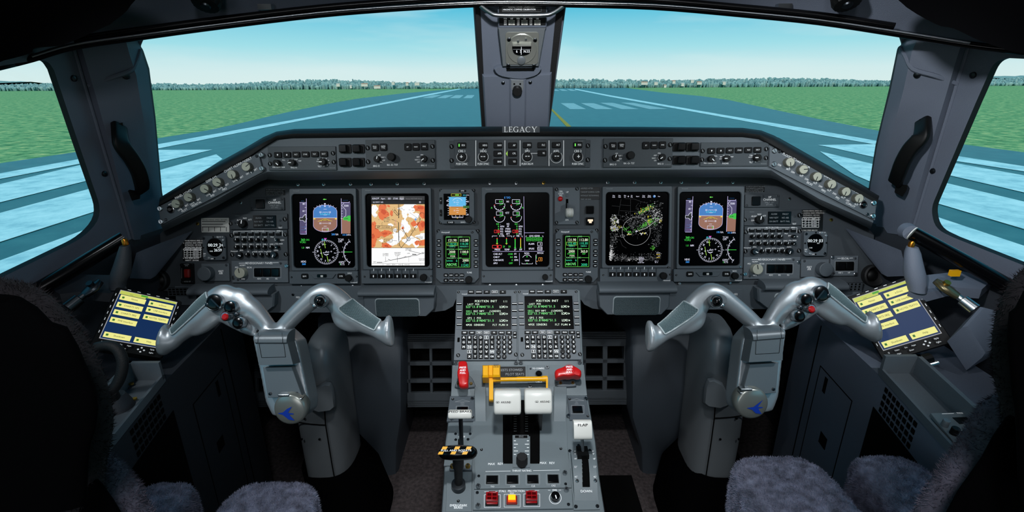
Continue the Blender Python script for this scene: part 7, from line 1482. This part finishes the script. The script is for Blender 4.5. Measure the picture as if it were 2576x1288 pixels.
for i, x in enumerate((488, 552, 618, 682, 746, 812)):
    m.txt(('FOR', 'USE')[i % 2], x, 183, 13, 21.3, 'print')
    for j in range(3):
        if i % 2: m.rect(x-32, 198+18*j, x+32, 211+18*j, 21.25, 'white_plastic'); m.txt(('DOT 1', 'N 45', 'E 90')[j], x, 204+18*j, 11, 21.4, 'print_black')
        else: m.txt('%03d' % (45*(j+3*(i//2))), x, 205+18*j, 14, 21.3, 'print')
t2.add('plate', m)
t = T('post_control', 'black knob on a bright shield plate low on the centre post', 'knob', CP, 's8', 608, 880, None, None, h=14); m = t.mb(14); m.prism([(548, 805), (672, 805), (672, 890)]+[(610+62*math.cos(R(a)), 882+56*math.sin(R(a))) for a in range(0, 181, 20)]+[(548, 890)], 0, 3, 'silver', .6); t.add('shield_plate', m); t.knob('knob', 608, 880, 48, 3, 16, 'black', n=28, ridge=.04, top='rubber')
for x in (578, 638): t.screw(x, 820, 9, 3, 'black')
for lb, x, y in (('left screw of the centre post beside the shield plate', 465, 840), ('right screw of the centre post beside the shield plate', 740, 835)):
    t = T('post_screw', lb, 'screw', CP, 's8', x, y, None, 'screws of the centre post', h=9); m = t.mb(9); m.lathe(x, y, [(18, 0), (18, 1), (10, 2.4)], 'dark_steel', 14); t.add('head', m)
# ---------------------------------------------------------------- side posts: seams, screws, assist handles
for sd, wl_name, F1, F2, WP, seam, scr, S in (('left', 'wall_left', FT, FB, WL, [(222, 216), (290, 192), (330, 176), (345, 150), (352, 126)], ((185, 197), (262, 437)), SL), ('right', 'wall_right', FTR, FBR, WR, [(2408, 211), (2350, 190), (2297, 174), (2280, 146), (2267, 120)], ((2449, 189), (2347, 430)), SR)):
    wall = bpy.data.objects[wl_name]; mid = WP.hit(384 if sd == 'left' else 2230, 250); PP = plane3(F1, F2, mid); sg = toward(PP)
    from mathutils.bvhtree import BVHTree
    bvh = BVHTree.FromPolygons([v.co for v in wall.data.vertices], [tuple(p.vertices) for p in wall.data.polygons])
    def surf(x, y):
        r = ray(x, y).normalized(); h = bvh.ray_cast(CAM, r); return (h[0], h[1] if h[1].dot(r) < 0 else -h[1]) if h[0] is not None else (PP.hith(x, y, sg*.03), PP.N*sg)
    m = MB(); m.tube(spath([surf(x, y)[0] for x, y in seam]), .0045, 'trim', 8); tag(m.build('trim_seam', wall), None, None, None, 'structure')
    m = MB(); m.tube([F1.lerp(F2, k/10)+Vector((0, -.004, 0)) for k in range(11)], .0035, 'trim', 8); tag(m.build('trim_seam', wall), None, None, None, 'structure')
    for x, y in scr+(((316, 192),) if sd == 'left' else ((2307, 188),)):
        p, n = surf(x, y); m = MB(); m.tube([p, p+n*.003, p+n*.0045], [.0065, .006, .003], 'dark_steel', 12); o = m.build('trim_screw', wall); tag(o, None, None, None, 'structure')
    t = world_thing('assist_handle', 'black bent assist handle on the %s window post' % sd, 'handle', PP.hit(*((320, 400) if sd == 'left' else (2290, 380))), 'black assist handles')
    pts = [(299, 316), (302, 348), (308, 368), (330, 398), (348, 430), (357, 462), (358, 478)] if sd == 'left' else [(2322, 303), (2319, 334), (2312, 350), (2290, 374), (2272, 405), (2260, 436), (2252, 458)]
    hs = (.022, .046, .054, .058, .058, .052, .034); m = MB(); L = []
    P3 = spath([PP.hith(x, y, sg*h) for (x, y), h in zip(pts, hs)], 4); ax = (at_depth(100, 0, 1)-at_depth(0, 0, 1)).normalized(); nn = PP.N*sg
    for i, p in enumerate(P3):
        tdir = (P3[min(i+1, len(P3)-1)]-P3[max(0, i-1)]).normalized(); w = nn.cross(tdir).normalized(); n2 = tdir.cross(w).normalized()
        L.append([p+w*(.0155*math.copysign(abs(math.cos(a))**.5, math.cos(a)))+n2*(.0075*math.copysign(abs(math.sin(a))**.5, math.sin(a))) for a in [2*math.pi*k/20 for k in range(20)]])
    m.rings(L, 'black', cap0=True); wpart('bar', m, t, None, 50)
    for q0, q1 in ((pts[0], (hs[0])), (pts[-1], hs[-1])):
        pass
    br = [(326, 477), (354, 482), (352, 500), (332, 505), (322, 480)] if sd == 'left' else [(2254, 462), (2284, 466), (2280, 480), (2270, 495), (2250, 484)]
    m = MB(); m.rings([[PP.hith(x, y, sg*.006) for x, y in br], [PP.hith(x, y, sg*.03) for x, y in br]], 'black', cap0=True); wpart('bracket', m, t)
    bt = [(283, 316), (308, 308), (312, 330), (290, 338)] if sd == 'left' else [(2313, 300), (2340, 308), (2333, 332), (2308, 324)]
    m = MB(); m.rings([[PP.hith(x, y, sg*.004) for x, y in bt], [PP.hith(x, y, sg*.03) for x, y in bt]], 'black', cap0=True); wpart('bracket', m, t)
# ================================================================ below the side windows
def cyl(name, label, cat, pts, rad, ma, group=None, n=18, ang=60):
    m = MB(); m.tube(pts, rad, ma, n); return wsolo(name, m, label, cat, group, ang)
SX = SR; dR = .97
t = world_thing('window_crank_rail', 'thick glossy black tube under the right side window', 'rail', at_depth(2400, 640, 1.0)); m = MB(); m.tube([at_depth(2293, 586, 1.03), at_depth(2420, 655, 1.0), at_depth(2700, 812, .93)], .0145, 'gloss_black', 20); wpart('tube', m, t, None, 60); m = MB(); m.tube([at_depth(2294, 586.5, 1.024), at_depth(2296, 587.6, 1.023)], .0148, 'white_plastic', 20); wpart('white_band', m, t)
m = MB(); m.tube([at_depth(2280, 580, 1.05), at_depth(2292, 586, 1.03)], [.017, .015], 'trim', 18); wpart('socket', m, t)
t = world_thing('window_crank_rail', 'dark tube under the left side window', 'rail', at_depth(200, 680, 1.0)); m = MB(); m.tube([at_depth(314, 598, 1.05), at_depth(180, 680, 1.0), at_depth(-80, 830, .93)], .0145, 'gloss_black', 20); wpart('tube', m, t, None, 60)
def bottle(label, rows, cap, d, ma):
    t = world_thing('reading_lamp', label, 'lamp', at_depth(rows[-1][0]*.5+rows[-1][1]*.5, rows[-1][2], d), 'stalk lamps with gold tips'); m = MB(); L = []
    for xl, xr, y in rows:
        a, b = at_depth(xl, y, d), at_depth(xr, y, d); c = (a+b)/2; r = (b-a).length/2; L.append([c+Vector((r*math.cos(2*math.pi*k/28), r*math.sin(2*math.pi*k/28), 0)) for k in range(28)])
    m.rings(L[::-1], ma, cap0=True); wpart('barrel', m, t, None, 50); m = MB(); c = at_depth(cap[0], cap[1], d); r = cap[2]/1250*d
    m.tube([c+Vector((0, 0, -r*1.3)), c+Vector((0, 0, r*.4)), c+Vector((0, 0, r))], [r, r, r*.6], 'gold', 18); wpart('gold_tip', m, t)
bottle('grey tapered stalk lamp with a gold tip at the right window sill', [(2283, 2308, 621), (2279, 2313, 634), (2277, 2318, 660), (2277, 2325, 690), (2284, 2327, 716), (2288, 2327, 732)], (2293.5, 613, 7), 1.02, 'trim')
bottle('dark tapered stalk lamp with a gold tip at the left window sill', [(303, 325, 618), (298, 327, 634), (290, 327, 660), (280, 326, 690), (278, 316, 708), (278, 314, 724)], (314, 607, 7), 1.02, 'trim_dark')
def slab(name, label, cat, pts, d, th, ma, group=None):
    m = MB(); A_ = [at_depth(x, y, dd) for (x, y), dd in zip(pts, d)]; B_ = [Vector((p.x, p.y, p.z-th)) for p in A_]; m.rings([B_, A_], ma, cap0=True); return wsolo(name, m, label, cat, group)
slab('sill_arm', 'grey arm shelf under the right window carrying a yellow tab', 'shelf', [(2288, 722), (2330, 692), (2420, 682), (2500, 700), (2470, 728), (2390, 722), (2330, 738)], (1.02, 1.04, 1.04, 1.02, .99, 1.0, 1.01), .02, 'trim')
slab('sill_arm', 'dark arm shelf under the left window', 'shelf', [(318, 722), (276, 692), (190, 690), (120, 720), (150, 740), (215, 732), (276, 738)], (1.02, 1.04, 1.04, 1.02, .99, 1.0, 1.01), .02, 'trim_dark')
m = MB(); c = at_depth(2401, 688, 1.0); m.brick(c.x-.009, c.x+.009, c.y-.004, c.y+.004, c.z-.005, c.z+.007, 'yellow'); wsolo('yellow_tab', m, 'small yellow tab on the shelf under the right window', 'tab')
for lb, c0, c1, c2, bx in (('bronze ended crank link by the right window sill', (2372, 720), (2408, 745), (2452, 778), ((2420, 824), (2466, 772), (2520, 786), (2540, 860), (2470, 900))), ('dark crank link by the left window sill', (236, 722), (212, 742), (170, 775), ((190, 800), (150, 770), (90, 790), (80, 850), (140, 880)))):
    t = world_thing('crank_link', lb, 'lever', at_depth(*c1, .97), 'crank links at the window sills'); m = MB(); a, b, c = at_depth(*c0, .98), at_depth(*c1, .97), at_depth(*c2, .95)
    br = 'brass' if c0[0] > 1000 else 'dark_steel'
    mat('bronze', (122, 112, 84), .35, .8) if 'bronze' not in MATS else None
    m.tube([a+(a-b).normalized()*.016, a, a.lerp(b, .5), b], [(.006, .006), (.019, .008), (.017, .008), (.011, .007)], 'bronze' if br == 'brass' else 'dark_steel', 18); wpart('end_fitting', m, t, None, 60); m = MB(); m.tube([b, b.lerp(c, .25), b.lerp(c, .3), c], [.006, .006, .011, .012], 'steel' if br == 'brass' else 'dark_steel', 14); wpart('rod', m, t); 
    m = MB(); m.tube([a+Vector((0, -.004, .006)), a+Vector((0, -.008, .012))], .006, br, 12); wpart('pin', m, t)
    m = MB(); q = [at_depth(x, y, .93) for x, y in bx]; m.rings([[p+Vector((0, .02, -.04)) for p in q], q, [p.lerp(sum(q, Vector())/5, .12)+Vector((0, -.004, .006)) for p in q]], 'trim' if c0[0] > 1000 else 'trim_dark', cap0=True); wpart('cover', m, t)
# ================================================================ side consoles
EDGE = [(1.19, .745), (1.05, .722), (.84, .700), (.62, .655), (.42, .615)]   # inner edge in plan: y, x
def edge_x(y):
    for (y0, x0), (y1, x1) in zip(EDGE, EDGE[1:]):
        if y >= y1: return x0+(x1-x0)*(y-y0)/(y1-y0)
    return EDGE[-1][1]
def strip(m, sx, ya, yb_, za, zb, ma, o=.0009):                     # a thin plate lying on the inner face
    A_ = [(sx*(edge_x(y)-o), y, z) for y, z in ((ya, za), (yb_, za), (yb_, zb), (ya, zb))]; m.rings([[(x+sx*.003, y, z) for x, y, z in A_], A_], ma, cap0=True)
def console(label, sx, ma):
    t = world_thing('side_console', label, 'console', (sx*.80, .8, 0), 'side consoles'); m = MB()
    plan = [(sx*x, y) for y, x in EDGE]+[(sx*.90, .42), (sx*.93, 1.19)]; m.rings([[(x, y, z) for x, y in plan] for z in (0, .652)], ma, cap0=True); wpart('body', m, t)
    m = MB()
    for ya, yb_, za, zb in ((1.075, 1.079, 0, .64), (.90, .902, .10, .55), (1.04, 1.042, .10, .55), (.90, 1.042, .55, .552), (.90, 1.042, .10, .102), (.95, .98, .38, .41), (1.0, 1.012, .50, .54)): strip(m, sx, ya, yb_, za, zb, 'void')
    wpart('hatch_seams', m, t); m = MB(); strip(m, sx, .665, .835, .02, .585, 'void', .0012); wpart('recess_shade', m, t)  # flat black plate stands in for the shade inside a recess
    return t
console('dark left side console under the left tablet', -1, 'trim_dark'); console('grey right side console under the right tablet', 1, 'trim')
def tray(label, sx, y0, y1, wd, ma):
    t = world_thing('console_tray', label, 'tray', (sx*.72, (y0+y1)/2, .652), 'console trays'); m = MB(); n = 6; Z = .653
    ys = [y0+(y1-y0)*k/n for k in range(n+1)]
    def wall(xa, xb, za, zb, yy=None):
        L = [[(sx*(edge_x(y)+xa), y, za), (sx*(edge_x(y)+xb), y, za), (sx*(edge_x(y)+xb), y, zb), (sx*(edge_x(y)+xa), y, zb)] for y in (yy or ys)]; m.rings(L, ma, cap0=True)
    wall(-.002, wd, Z, Z+.007); wall(-.002, .003, Z+.007, Z+.016); wall(wd-.008, wd, Z+.007, Z+.045); wall(-.002, wd, Z+.007, Z+.045, [y1-.008, y1]); wpart('body', m, t)
    m = MB()
    for k in range(8):
        for j in range(5): strip(m, sx, y1-.03-.014*k-.009, y1-.03-.014*k, .635-.015*j, .644-.015*j, 'void', .0015)
    wpart('grille_slots', m, t)
    return t
tray('grey tray on the right console beside the passenger panel', 1, .50, .845, .068, 'panel')
tray('grey ledge on the left console beside the steering tiller', -1, .50, .835, .06, 'panel')
pl = Plane((.80, .66, .664), (1, 0, 0), (0, 1, .12))
t = T('passenger_panel', 'grey panel lettered passenger at the right edge behind the tray', 'control panel', pl, 'px', 2395, 1075); m = t.mb(); m.prism([(2338, 1046), (2520, 1040), (2580, 1120), (2396, 1118)], 0, 6, 'pedestal', .8); m.txt('PASSENGER', 2420, 1046, 5, 6.2, 'print'); m.line(2366, 1048, 2396, 1047, 1, 6.2, 'print'); m.prism([(2392, 1058), (2450, 1056), (2456, 1070), (2410, 1074)], 6, 7, 'black', .3); t.add('faceplate', m)
for x, y, r in ((2372, 1078, 8), (2395, 1098, 9)): t.knob('knob', x, y, r, 6, 18, 'silver_dark' if r == 8 else 'black')
# steering tiller on the left console
t = world_thing('steering_tiller', 'black loop handle of the steering tiller behind the left seat back', 'steering tiller', (-.74, .72, .66)); m = MB(); m.tube(spath([at_depth(x, y, .84) for x, y in ((214, 892), (238, 876), (268, 869), (292, 876), (305, 895), (309, 920), (302, 950), (288, 975), (268, 990))], 5), .0085, 'rubber', 14); wpart('loop', m, t, None, 60)
m = MB(); c = at_depth(298, 1030, .88); m.tube([c+Vector((0, 0, .03)), c+Vector((0, 0, .005)), c+Vector((0, 0, -.02))], [.016, .026, .03], 'trim_dark', 20); wpart('base', m, t); m = MB(); m.tube([c+Vector((0, 0, .02)), at_depth(280, 984, .84)], .009, 'rubber', 12); wpart('stem', m, t)
for x, y in ((331, 967), (339, 1005)):
    p = at_z(x, y, .664); m = MB(); m.tube([p, p+Vector((0, 0, .003))], .004, 'brass', 12); wpart('brass_screw', m, t)
# ================================================================ tablets
def tablet(label, corners, d, n, btxt, sd):
    n = Vector(n).normalized(); c = sum((at_depth(x, y, 1)-CAM for x, y in corners), Vector())/4*d+CAM
    tmp = Plane(c, (1, 0, 0), (0, 0, 1)); hitn = lambda x, y: CAM+ray(x, y)*((c-CAM).dot(n)/ray(x, y).dot(n)); q = [hitn(*p) for p in corners]
    U = ((q[1]-q[0])+(q[2]-q[3])).normalized(); V = n.cross(U); pl = Plane(c, U, V); w = ((q[1]-q[0]).length+(q[2]-q[3]).length)/2; h = ((q[3]-q[0]).length+(q[2]-q[1]).length)/2
    t = world_thing('tablet', label, 'tablet', c, 'flight bag tablets'); t.matrix_world = pl.mat(0, 0)
    X = lambda u: (u-.5)*w; Y = lambda v: (.5-v)*h
    m = MB(); o = [(X(-.10), Y(1.20)), (X(1.10), Y(1.20)), (X(1.10), Y(-.075)), (X(-.10), Y(-.075))]
    m.rings([[(x, y, z) for x, y in rrect(o[0][0]+i, o[1][0]-i, o[0][1]+i, o[2][1]-i, .006)] for z, i in ((-.022, .002), (-.004, 0), (-.001, .0015))], 'black', cap0=True); m.build('case', t)
    m = MB(); Z = lambda k: .0002+.0003*k
    def R_(x0, y0, x1, y1, k, ma): m.face([(X(x0), Y(y0), Z(k)), (X(x1), Y(y0), Z(k)), (X(x1), Y(y1), Z(k)), (X(x0), Y(y1), Z(k))], ma)
    R_(-.012, -.012, 1.012, 1.012, 0, 'g_lgrey'); R_(0, 0, 1, 1, 1, 'g_navy'); R_(0, 0, 1, .045, 2, 'g_tile2'); R_(.36, .005, .48, .04, 3, 'g_wgreen'); R_(0, .045, .45, .075, 2, 'g_tile2')
    def word(s_, u, v, sz): m.txt(s_, X(u), Y(v), sz*h, Z(6)*1000, 'g_ink2')
    if 'g_ink2' not in MATS: glow('g_ink2', (40, 60, 30))
    word('MAIN', .2, .058, .016)
    for s_, u, v in btxt:
        R_(u, v, u+.44, v+.105, 2, 'g_tile'); word(s_, u+.25, v+.055, .032); R_(u+.035, v+.035, u+.075, v+.075, 4, 'g_wgreen2')
    m.build('screen', t)
    for k in range(7):
        for u in (-.055, 1.055):
            b = MB(); v = .08+.13*k; b.face([(X(u-.006), Y(v), .0006), (X(u+.006), Y(v), .0006), (X(u+.006), Y(v+.05), .0006), (X(u-.006), Y(v+.05), .0006)], 'print'); b.v = [(x, y, z) for x, y, z in b.v]; b.build('side_key', t)
    for k in range(5):
        b = MB(); u = .1+.17*k; b.face([(X(u), Y(-.04), .0006), (X(u+.06), Y(-.04), .0006), (X(u+.06), Y(-.05), .0006), (X(u), Y(-.05), .0006)], 'print'); b.build('top_key', t)
    for s_, u, v in (('Q', .05, 1.07), ('Q', .05, 1.13), ('Video', .20, 1.065), ('Main', .20, 1.13), ('Esc', .36, 1.065), ('Apps', .49, 1.065), ('Enter', .42, 1.13), ('PgUp', .88, 1.065), ('PgDn', .88, 1.13)):
        b = MB(); b.rings([[(x, y, z) for x, y in rrect(X(u-.062), X(u+.062), Y(v+.026), Y(v-.026), .002)] for z in (-.001, .0016)], 'key', cap0=True); b.txt(s_, X(u), Y(v), .024*h, 1.9, 'print', bold=.04); b.build('key', t)
    for u, v in ((.70, 1.06), (.70, 1.14), (.65, 1.10), (.75, 1.10)):
        b = MB(); b.face([(X(u-.022), Y(v), .0012), (X(u), Y(v-.017), .0012), (X(u+.022), Y(v), .0012), (X(u), Y(v+.017), .0012)], 'print'); b.build('arrow_key', t)
    m = MB(); m.rings([[(x, y, z) for x, y in rrect(X(.3), X(.75), Y(1.0), Y(.3), .004)] for z in (-.06, -.02)], 'rubber', cap0=True); m.build('mount', t)
    return t, pl
BT = [('Notes', .03, .085), ('e-Docs', .53, .085), ('CHARTS GPS', .03, .245), ('USB Interface', .53, .225), ('CHARTS SBSJ', .03, .405), ('NOTES TEXTO', .53, .385), ('FMS Interface', .03, .565), ('Shutdown', .03, .87), ('Help', .53, .87)]
tablet('left lit tablet with yellow tiles behind the left yoke grip', [(300, 729.6), (443.7, 758), (408, 876), (262, 847.6)], 1.0, (.60, -.40, .69), BT, 'l')
tablet('right lit tablet with yellow tiles behind the right yoke grip', [(2145, 749), (2276, 707), (2364.6, 834), (2218.7, 881)], 1.03, (-.5, -.631, .593), BT, 'r')
t = world_thing('mount_latch', 'black latch with a steel lever under the right tablet', 'latch', at_depth(2320, 915, .97)); m = MB(); a, b = at_depth(2298, 912, .97), at_depth(2340, 900, .97); m.tube([a, b], .010, 'black', 10); wpart('block', m, t); m = MB(); m.tube([at_depth(2322, 922, .965), at_depth(2360, 912, .96)], .004, 'steel', 10); wpart('lever', m, t); m = MB(); m.tube([at_depth(2300, 929, .965), at_depth(2306, 928, .965)], .004, 'steel', 10); wpart('pin', m, t)
# ================================================================ footwell: fairings, grilles, red box
def fairing(label, xs, Yf, sx):
    m = MB(); rows = []
    for y, xl, xr, dy in ((800, xs[0], xs[1], .10), (860, xs[0], xs[1], .04), (930, xs[0], xs[1], .0), (1050, xs[0], xs[1], -.01), (1130, xs[0], xs[2], .012), (1206, xs[0], xs[2], .015)):
        if sx > 0: xl, xr = (xs[2] if y > 1100 else xs[0]), xs[1]
        a, b = at_y(xl, y, Yf+dy), at_y(xr, y, Yf+dy); r = .02
        if sx < 0: rows.append([(a.x, Yf+.30, a.z), (a.x, Yf+dy, a.z), (b.x-r, Yf+dy, a.z), (b.x-r*.3, Yf+dy+r*.3, a.z), (b.x, Yf+dy+r, a.z), (b.x, Yf+.30, a.z)])
        else: rows.append([(b.x, Yf+.30, b.z), (b.x, Yf+dy, b.z), (a.x+r, Yf+dy, b.z), (a.x+r*.3, Yf+dy+r*.3, b.z), (a.x, Yf+dy+r, b.z), (a.x, Yf+.30, b.z)])
    last = rows[-1]; rows.append([(p[0], p[1], 0) for p in last]); m.rings(rows, 'fairing_grey', cap0=True, cap1=True)
    m.v = [(x, y, max(z, 0)) for x, y, z in m.v]; return wsolo('footwell_fairing', m, label, 'fairing', 'footwell fairings', 40)
fairing('large grey fairing on the floor between the left column and the pedestal', (800, 1012, 1000), 1.27, -1); fairing('large grey fairing on the floor between the right column and the pedestal', (1588, 1800, 1612), 1.27, 1)
def grille(label, x0, y0, x1, y1, cols, rows, Yf, sx):
    pl = Plane(at_y((x0+x1)/2, (y0+y1)/2, Yf), (1, 0, 0), (0, math.sin(R(14)), math.cos(R(14)))); t = T('vent_grille', label, 'vent grille', pl, 'px', (x0+x1)/2, (y0+y1)/2, None, 'dark vent grilles'); m = t.mb(); B_ = 14
    m.rp(x0, y0, x1, y0+18, 0, 14, 'panel_dark', 2, 1); m.rp(x0, y1-20, x1, y1, 0, 14, 'panel_dark', 2, 1)
    for k in range(4): m.rp(x0, y1+5*k, x1, y1+5*k+3, 0, 12-2*k, 'panel_dark', 1, .4); m.rp(x0, y0-4-4*k, x1, y0-2-4*k, 0, 12-2*k, 'panel_dark', 1, .4)
    for k in range(cols+1):
        x = x0+(x1-x0-10)*k/cols; m.rp(x, y0, x+10, y1, 0, 13, 'panel_dark', 2, 1)
    for k in range(1, rows):
        y = y0+8+(y1-y0-18)*k/rows; m.rp(x0, y, x1, y+9, 0, 13, 'panel_dark', 2, 1)
    t.add('frame', m); m = t.mb(); m.rect(x0, y0, x1, y1, -30, 'void'); t.add('dark_back', m); return t
grille('dark vent grille frame left of the pedestal', 1026, 856, 1146, 1004, 2, 3, 1.36, -1); grille('dark vent grille frame right of the pedestal', 1462, 850, 1578, 998, 2, 3, 1.36, 1); grille('dark vent grille frame left of the left control column', 644, 930, 690, 1004, 1, 1, 1.34, -1)
m = MB(); a = at_z(1512, 1205, .0); b = at_z(1585, 1300, .0); m.brick(a.x, b.x+.02, b.y-.1, a.y, 0, .05, 'dark_red2') if False else None
mat('dark_red2', (40, 8, 6), .7); m = MB(); p = at_z(1512, 1205, .12); q = at_z(1580, 1205, .12); m.brick(p.x, q.x, p.y-.25, p.y, 0, .12, 'dark_red2'); m.brick(p.x-.004, q.x+.012, p.y-.26, p.y+.01, .118, .124, 'void'); wsolo('stowage_box', m, 'dark red stowage box on the floor right of the pedestal', 'box')
# ================================================================ seats with sheepskin covers
rs = random.Random(5)
mat('fleece_mid', (104, 96, 110), .95, noise=.4, nscale=70)
import numpy as np
def tufts(m, faces, n, L, ma, w=.0006, jit=.5):                      # short strands standing on the given faces; kept apart as arrays
    tr = np.array([(f[0], f[k], f[k+1]) for f in faces for k in range(1, len(f)-1)], dtype=float); g = np.random.default_rng(len(faces)+n)
    nr = np.cross(tr[:, 1]-tr[:, 0], tr[:, 2]-tr[:, 0]); ar = np.linalg.norm(nr, axis=1); i = g.choice(len(tr), n, p=ar/ar.sum()); u, v = g.random(n), g.random(n); q = u+v > 1; u[q] = 1-u[q]; v[q] = 1-v[q]
    T_ = tr[i]; p = T_[:, 0]+(T_[:, 1]-T_[:, 0])*u[:, None]+(T_[:, 2]-T_[:, 0])*v[:, None]; N_ = nr[i]/ar[i][:, None]
    cl = np.sin(p*210+1)[:, [1, 2, 0]]*np.sin(p*137)[:, [2, 0, 1]]*.9                                                  # strands lean together in locks
    d = N_+cl+g.normal(0, jit, (n, 3)); d /= np.linalg.norm(d, axis=1)[:, None]; sd = np.cross(d, g.normal(0, 1, (n, 3))); sd *= w/np.linalg.norm(sd, axis=1)[:, None]; l = L*g.uniform(.5, 1.3, n)[:, None]
    k = len(m.v); V = np.stack([p-sd, p+sd, p+d*l], 1).reshape(-1, 3); m.v += V.tolist(); m.f += (np.arange(n*3).reshape(-1, 3)+k).tolist(); m.m += [m.mi(ma)]*n
def soft(cx, cy, cz, rx, ry, rz, e=2.6, nu=40, nv=24, lump=.0):      # superellipsoid rings; returns list of rings
    sg = lambda v, p: math.copysign(abs(v)**p, v); out = []
    for j in range(1, nv):
        ph = math.pi*(j/nv-.5); r = sg(math.cos(ph), 2/e); z = sg(math.sin(ph), 2/e)
        out.append([(cx+rx*r*sg(math.cos(2*math.pi*k/nu), 2/e)*(1+lump*math.sin(5*k+3*j)), cy+ry*r*sg(math.sin(2*math.pi*k/nu), 2/e)*(1+lump*math.cos(4*k+2*j)), cz+rz*z*(1+lump*math.sin(3*k+j)*.3)) for k in range(nu)])
    return out
def faces_of(rings, cap=True):
    F = []
    for a, b in zip(rings, rings[1:]):
        n = len(a)
        for k in range(n): F.append((a[k], a[(k+1) % n], b[(k+1) % n], b[k]))
    if cap: F.append(tuple(rings[-1]))
    return F
def seat(label, xc, yf, zc, lobes, outline, yb, sgn, wing, fl):
    t = world_thing('pilot_seat', label, 'seat', (xc, yb+.1, 0), 'sheepskin covered pilot seats')
    m = MB(); m.brick(xc-.11, xc+.11, yb, yf-.06, .12, zc-.14, 'shell'); m.brick(xc-.06, xc+.06, yb+.05, yf-.12, 0, .13, 'dark_steel'); m.brick(xc-.16, xc+.16, yb+.02, yf-.1, 0, .02, 'dark_steel'); wpart('base', m, t)
    for x0, x1 in lobes:
        m = MB(); Rg = soft((x0+x1)/2, (yf+yb)/2+.05, zc-.065, abs(x1-x0)/2, (yf-yb)/2-.05, .065, 4.6, 64, 30, .008); m.rings(Rg, 'fleece', cap0=True); tufts(m, faces_of(Rg), 70000, .0042, 'fleece', .0005, .75); wpart('cushion', m, t, 'grey lilac sheepskin cushion lobe', 70, False)
    m = MB(); m.brick(xc-.11, xc+.11, yb+.04, yf-.16, zc-.13, zc-.04, 'fleece_dark'); wpart('cushion_base', m, t)
    # backrest: outline points (px) give the visible side of its silhouette
    pts = [at_y(x, y, yb+.034) for x, y in outline]; rows = []; shell = []
    for p in pts:
        a = max(abs(p.x-xc)-.003, .02); rows.append((p.z, a))
    zt = rows[0][0]; Rg = [[(xc+a*math.copysign(abs(math.cos(th))**.8, math.cos(th)), yb+.03+.03*math.copysign(abs(math.sin(th))**.8, math.sin(th)), z) for th in [2*math.pi*k/56 for k in range(56)]] for z, a in rows]
    Rg.insert(0, [(xc+rows[0][1]*.5*math.cos(2*math.pi*k/56), yb+.03+.016*math.sin(2*math.pi*k/56), zt+.006) for k in range(56)])
    Rg = Rg[::-1]; m = MB(); m.rings(Rg, 'fleece_dark', cap0=True); fc = faces_of(Rg); tufts(m, fc, 60000, .0034, 'fleece_dark', .00026); wpart('backrest', m, t, 'dark sheepskin backrest cover', 70, False)
    m = MB(); Sh = []; ys = yb-.004
    for x, y in outline:
        p = at_y(x+sgn*(96 if y < 1000 else 86), y+(60 if (x, y) == outline[0] else 40 if y < 800 else 0), ys-.010); a = max(abs(p.x-xc), .02); Sh.append([(xc+a*math.copysign(abs(math.cos(th))**.8, math.cos(th)), ys+.014*math.copysign(abs(math.sin(th))**.8, math.sin(th)), p.z) for th in [2*math.pi*k/48 for k in range(48)]])
    m.rings(Sh[::-1], 'cloth_black', cap0=True); wpart('back_shell', m, t, 'plain black back shell', 60)
    # lower side wing in fleece
    pw = [at_y(x, y, yb+.058) for x, y in wing]; Rw = [[(xc+max(abs(p.x-xc)-.003, .02)*math.copysign(abs(math.cos(th))**.7, math.cos(th)), yb+.055+.025*math.copysign(abs(math.sin(th))**.7, math.sin(th)), p.z) for th in [2*math.pi*k/56 for k in range(56)]] for p in pw][::-1]
    m = MB(); m.rings(Rw, 'fleece_mid', cap0=True); tufts(m, faces_of(Rw), 60000, .0036, 'fleece_mid', .0003, .7); wpart('lumbar_cover', m, t, 'dark sheepskin lower back cover', 70, False)
    m = MB(); Sh = []; ys = yb+.026
    for x, y in wing:
        p = at_y(x+sgn*92, y+40, ys-.006); a = max(abs(p.x-xc), .02); Sh.append([(xc+a*math.copysign(abs(math.cos(th))**.8, math.cos(th)), ys+.012*math.copysign(abs(math.sin(th))**.8, math.sin(th)), p.z) for th in [2*math.pi*k/48 for k in range(48)]])
    m.rings(Sh[::-1], 'cloth_black', cap0=True); wpart('lower_shell', m, t, 'plain black lower back shell', 60)
seat('left pilot seat with a sheepskin cover seen from behind at the left', -.48, .64, .612, ((-.468, -.322), (-.612, -.520)),
     [(40, 722), (100, 733), (142, 758), (182, 798), (222, 850), (252, 900), (276, 955), (290, 1008), (297, 1060), (290, 1115), (278, 1150), (272, 1200), (268, 1300)], .25, -1, [(180, 1120), (262, 1156), (300, 1170), (330, 1198), (360, 1240), (384, 1280), (398, 1330)], None)
seat('right pilot seat with a sheepskin cover at the right edge', .50, .655, .645, ((.318, .468), (.512, .622)),
     [(2576, 674), (2530, 716), (2507, 760), (2491, 812), (2484, 870), (2485, 910), (2490, 956), (2503, 1010), (2512, 1060), (2516, 1120), (2520, 1300)], .25, 1, [(2560, 985), (2500, 1008), (2462, 1030), (2428, 1078), (2400, 1130), (2370, 1172), (2338, 1216), (2300, 1284), (2280, 1330)], None)
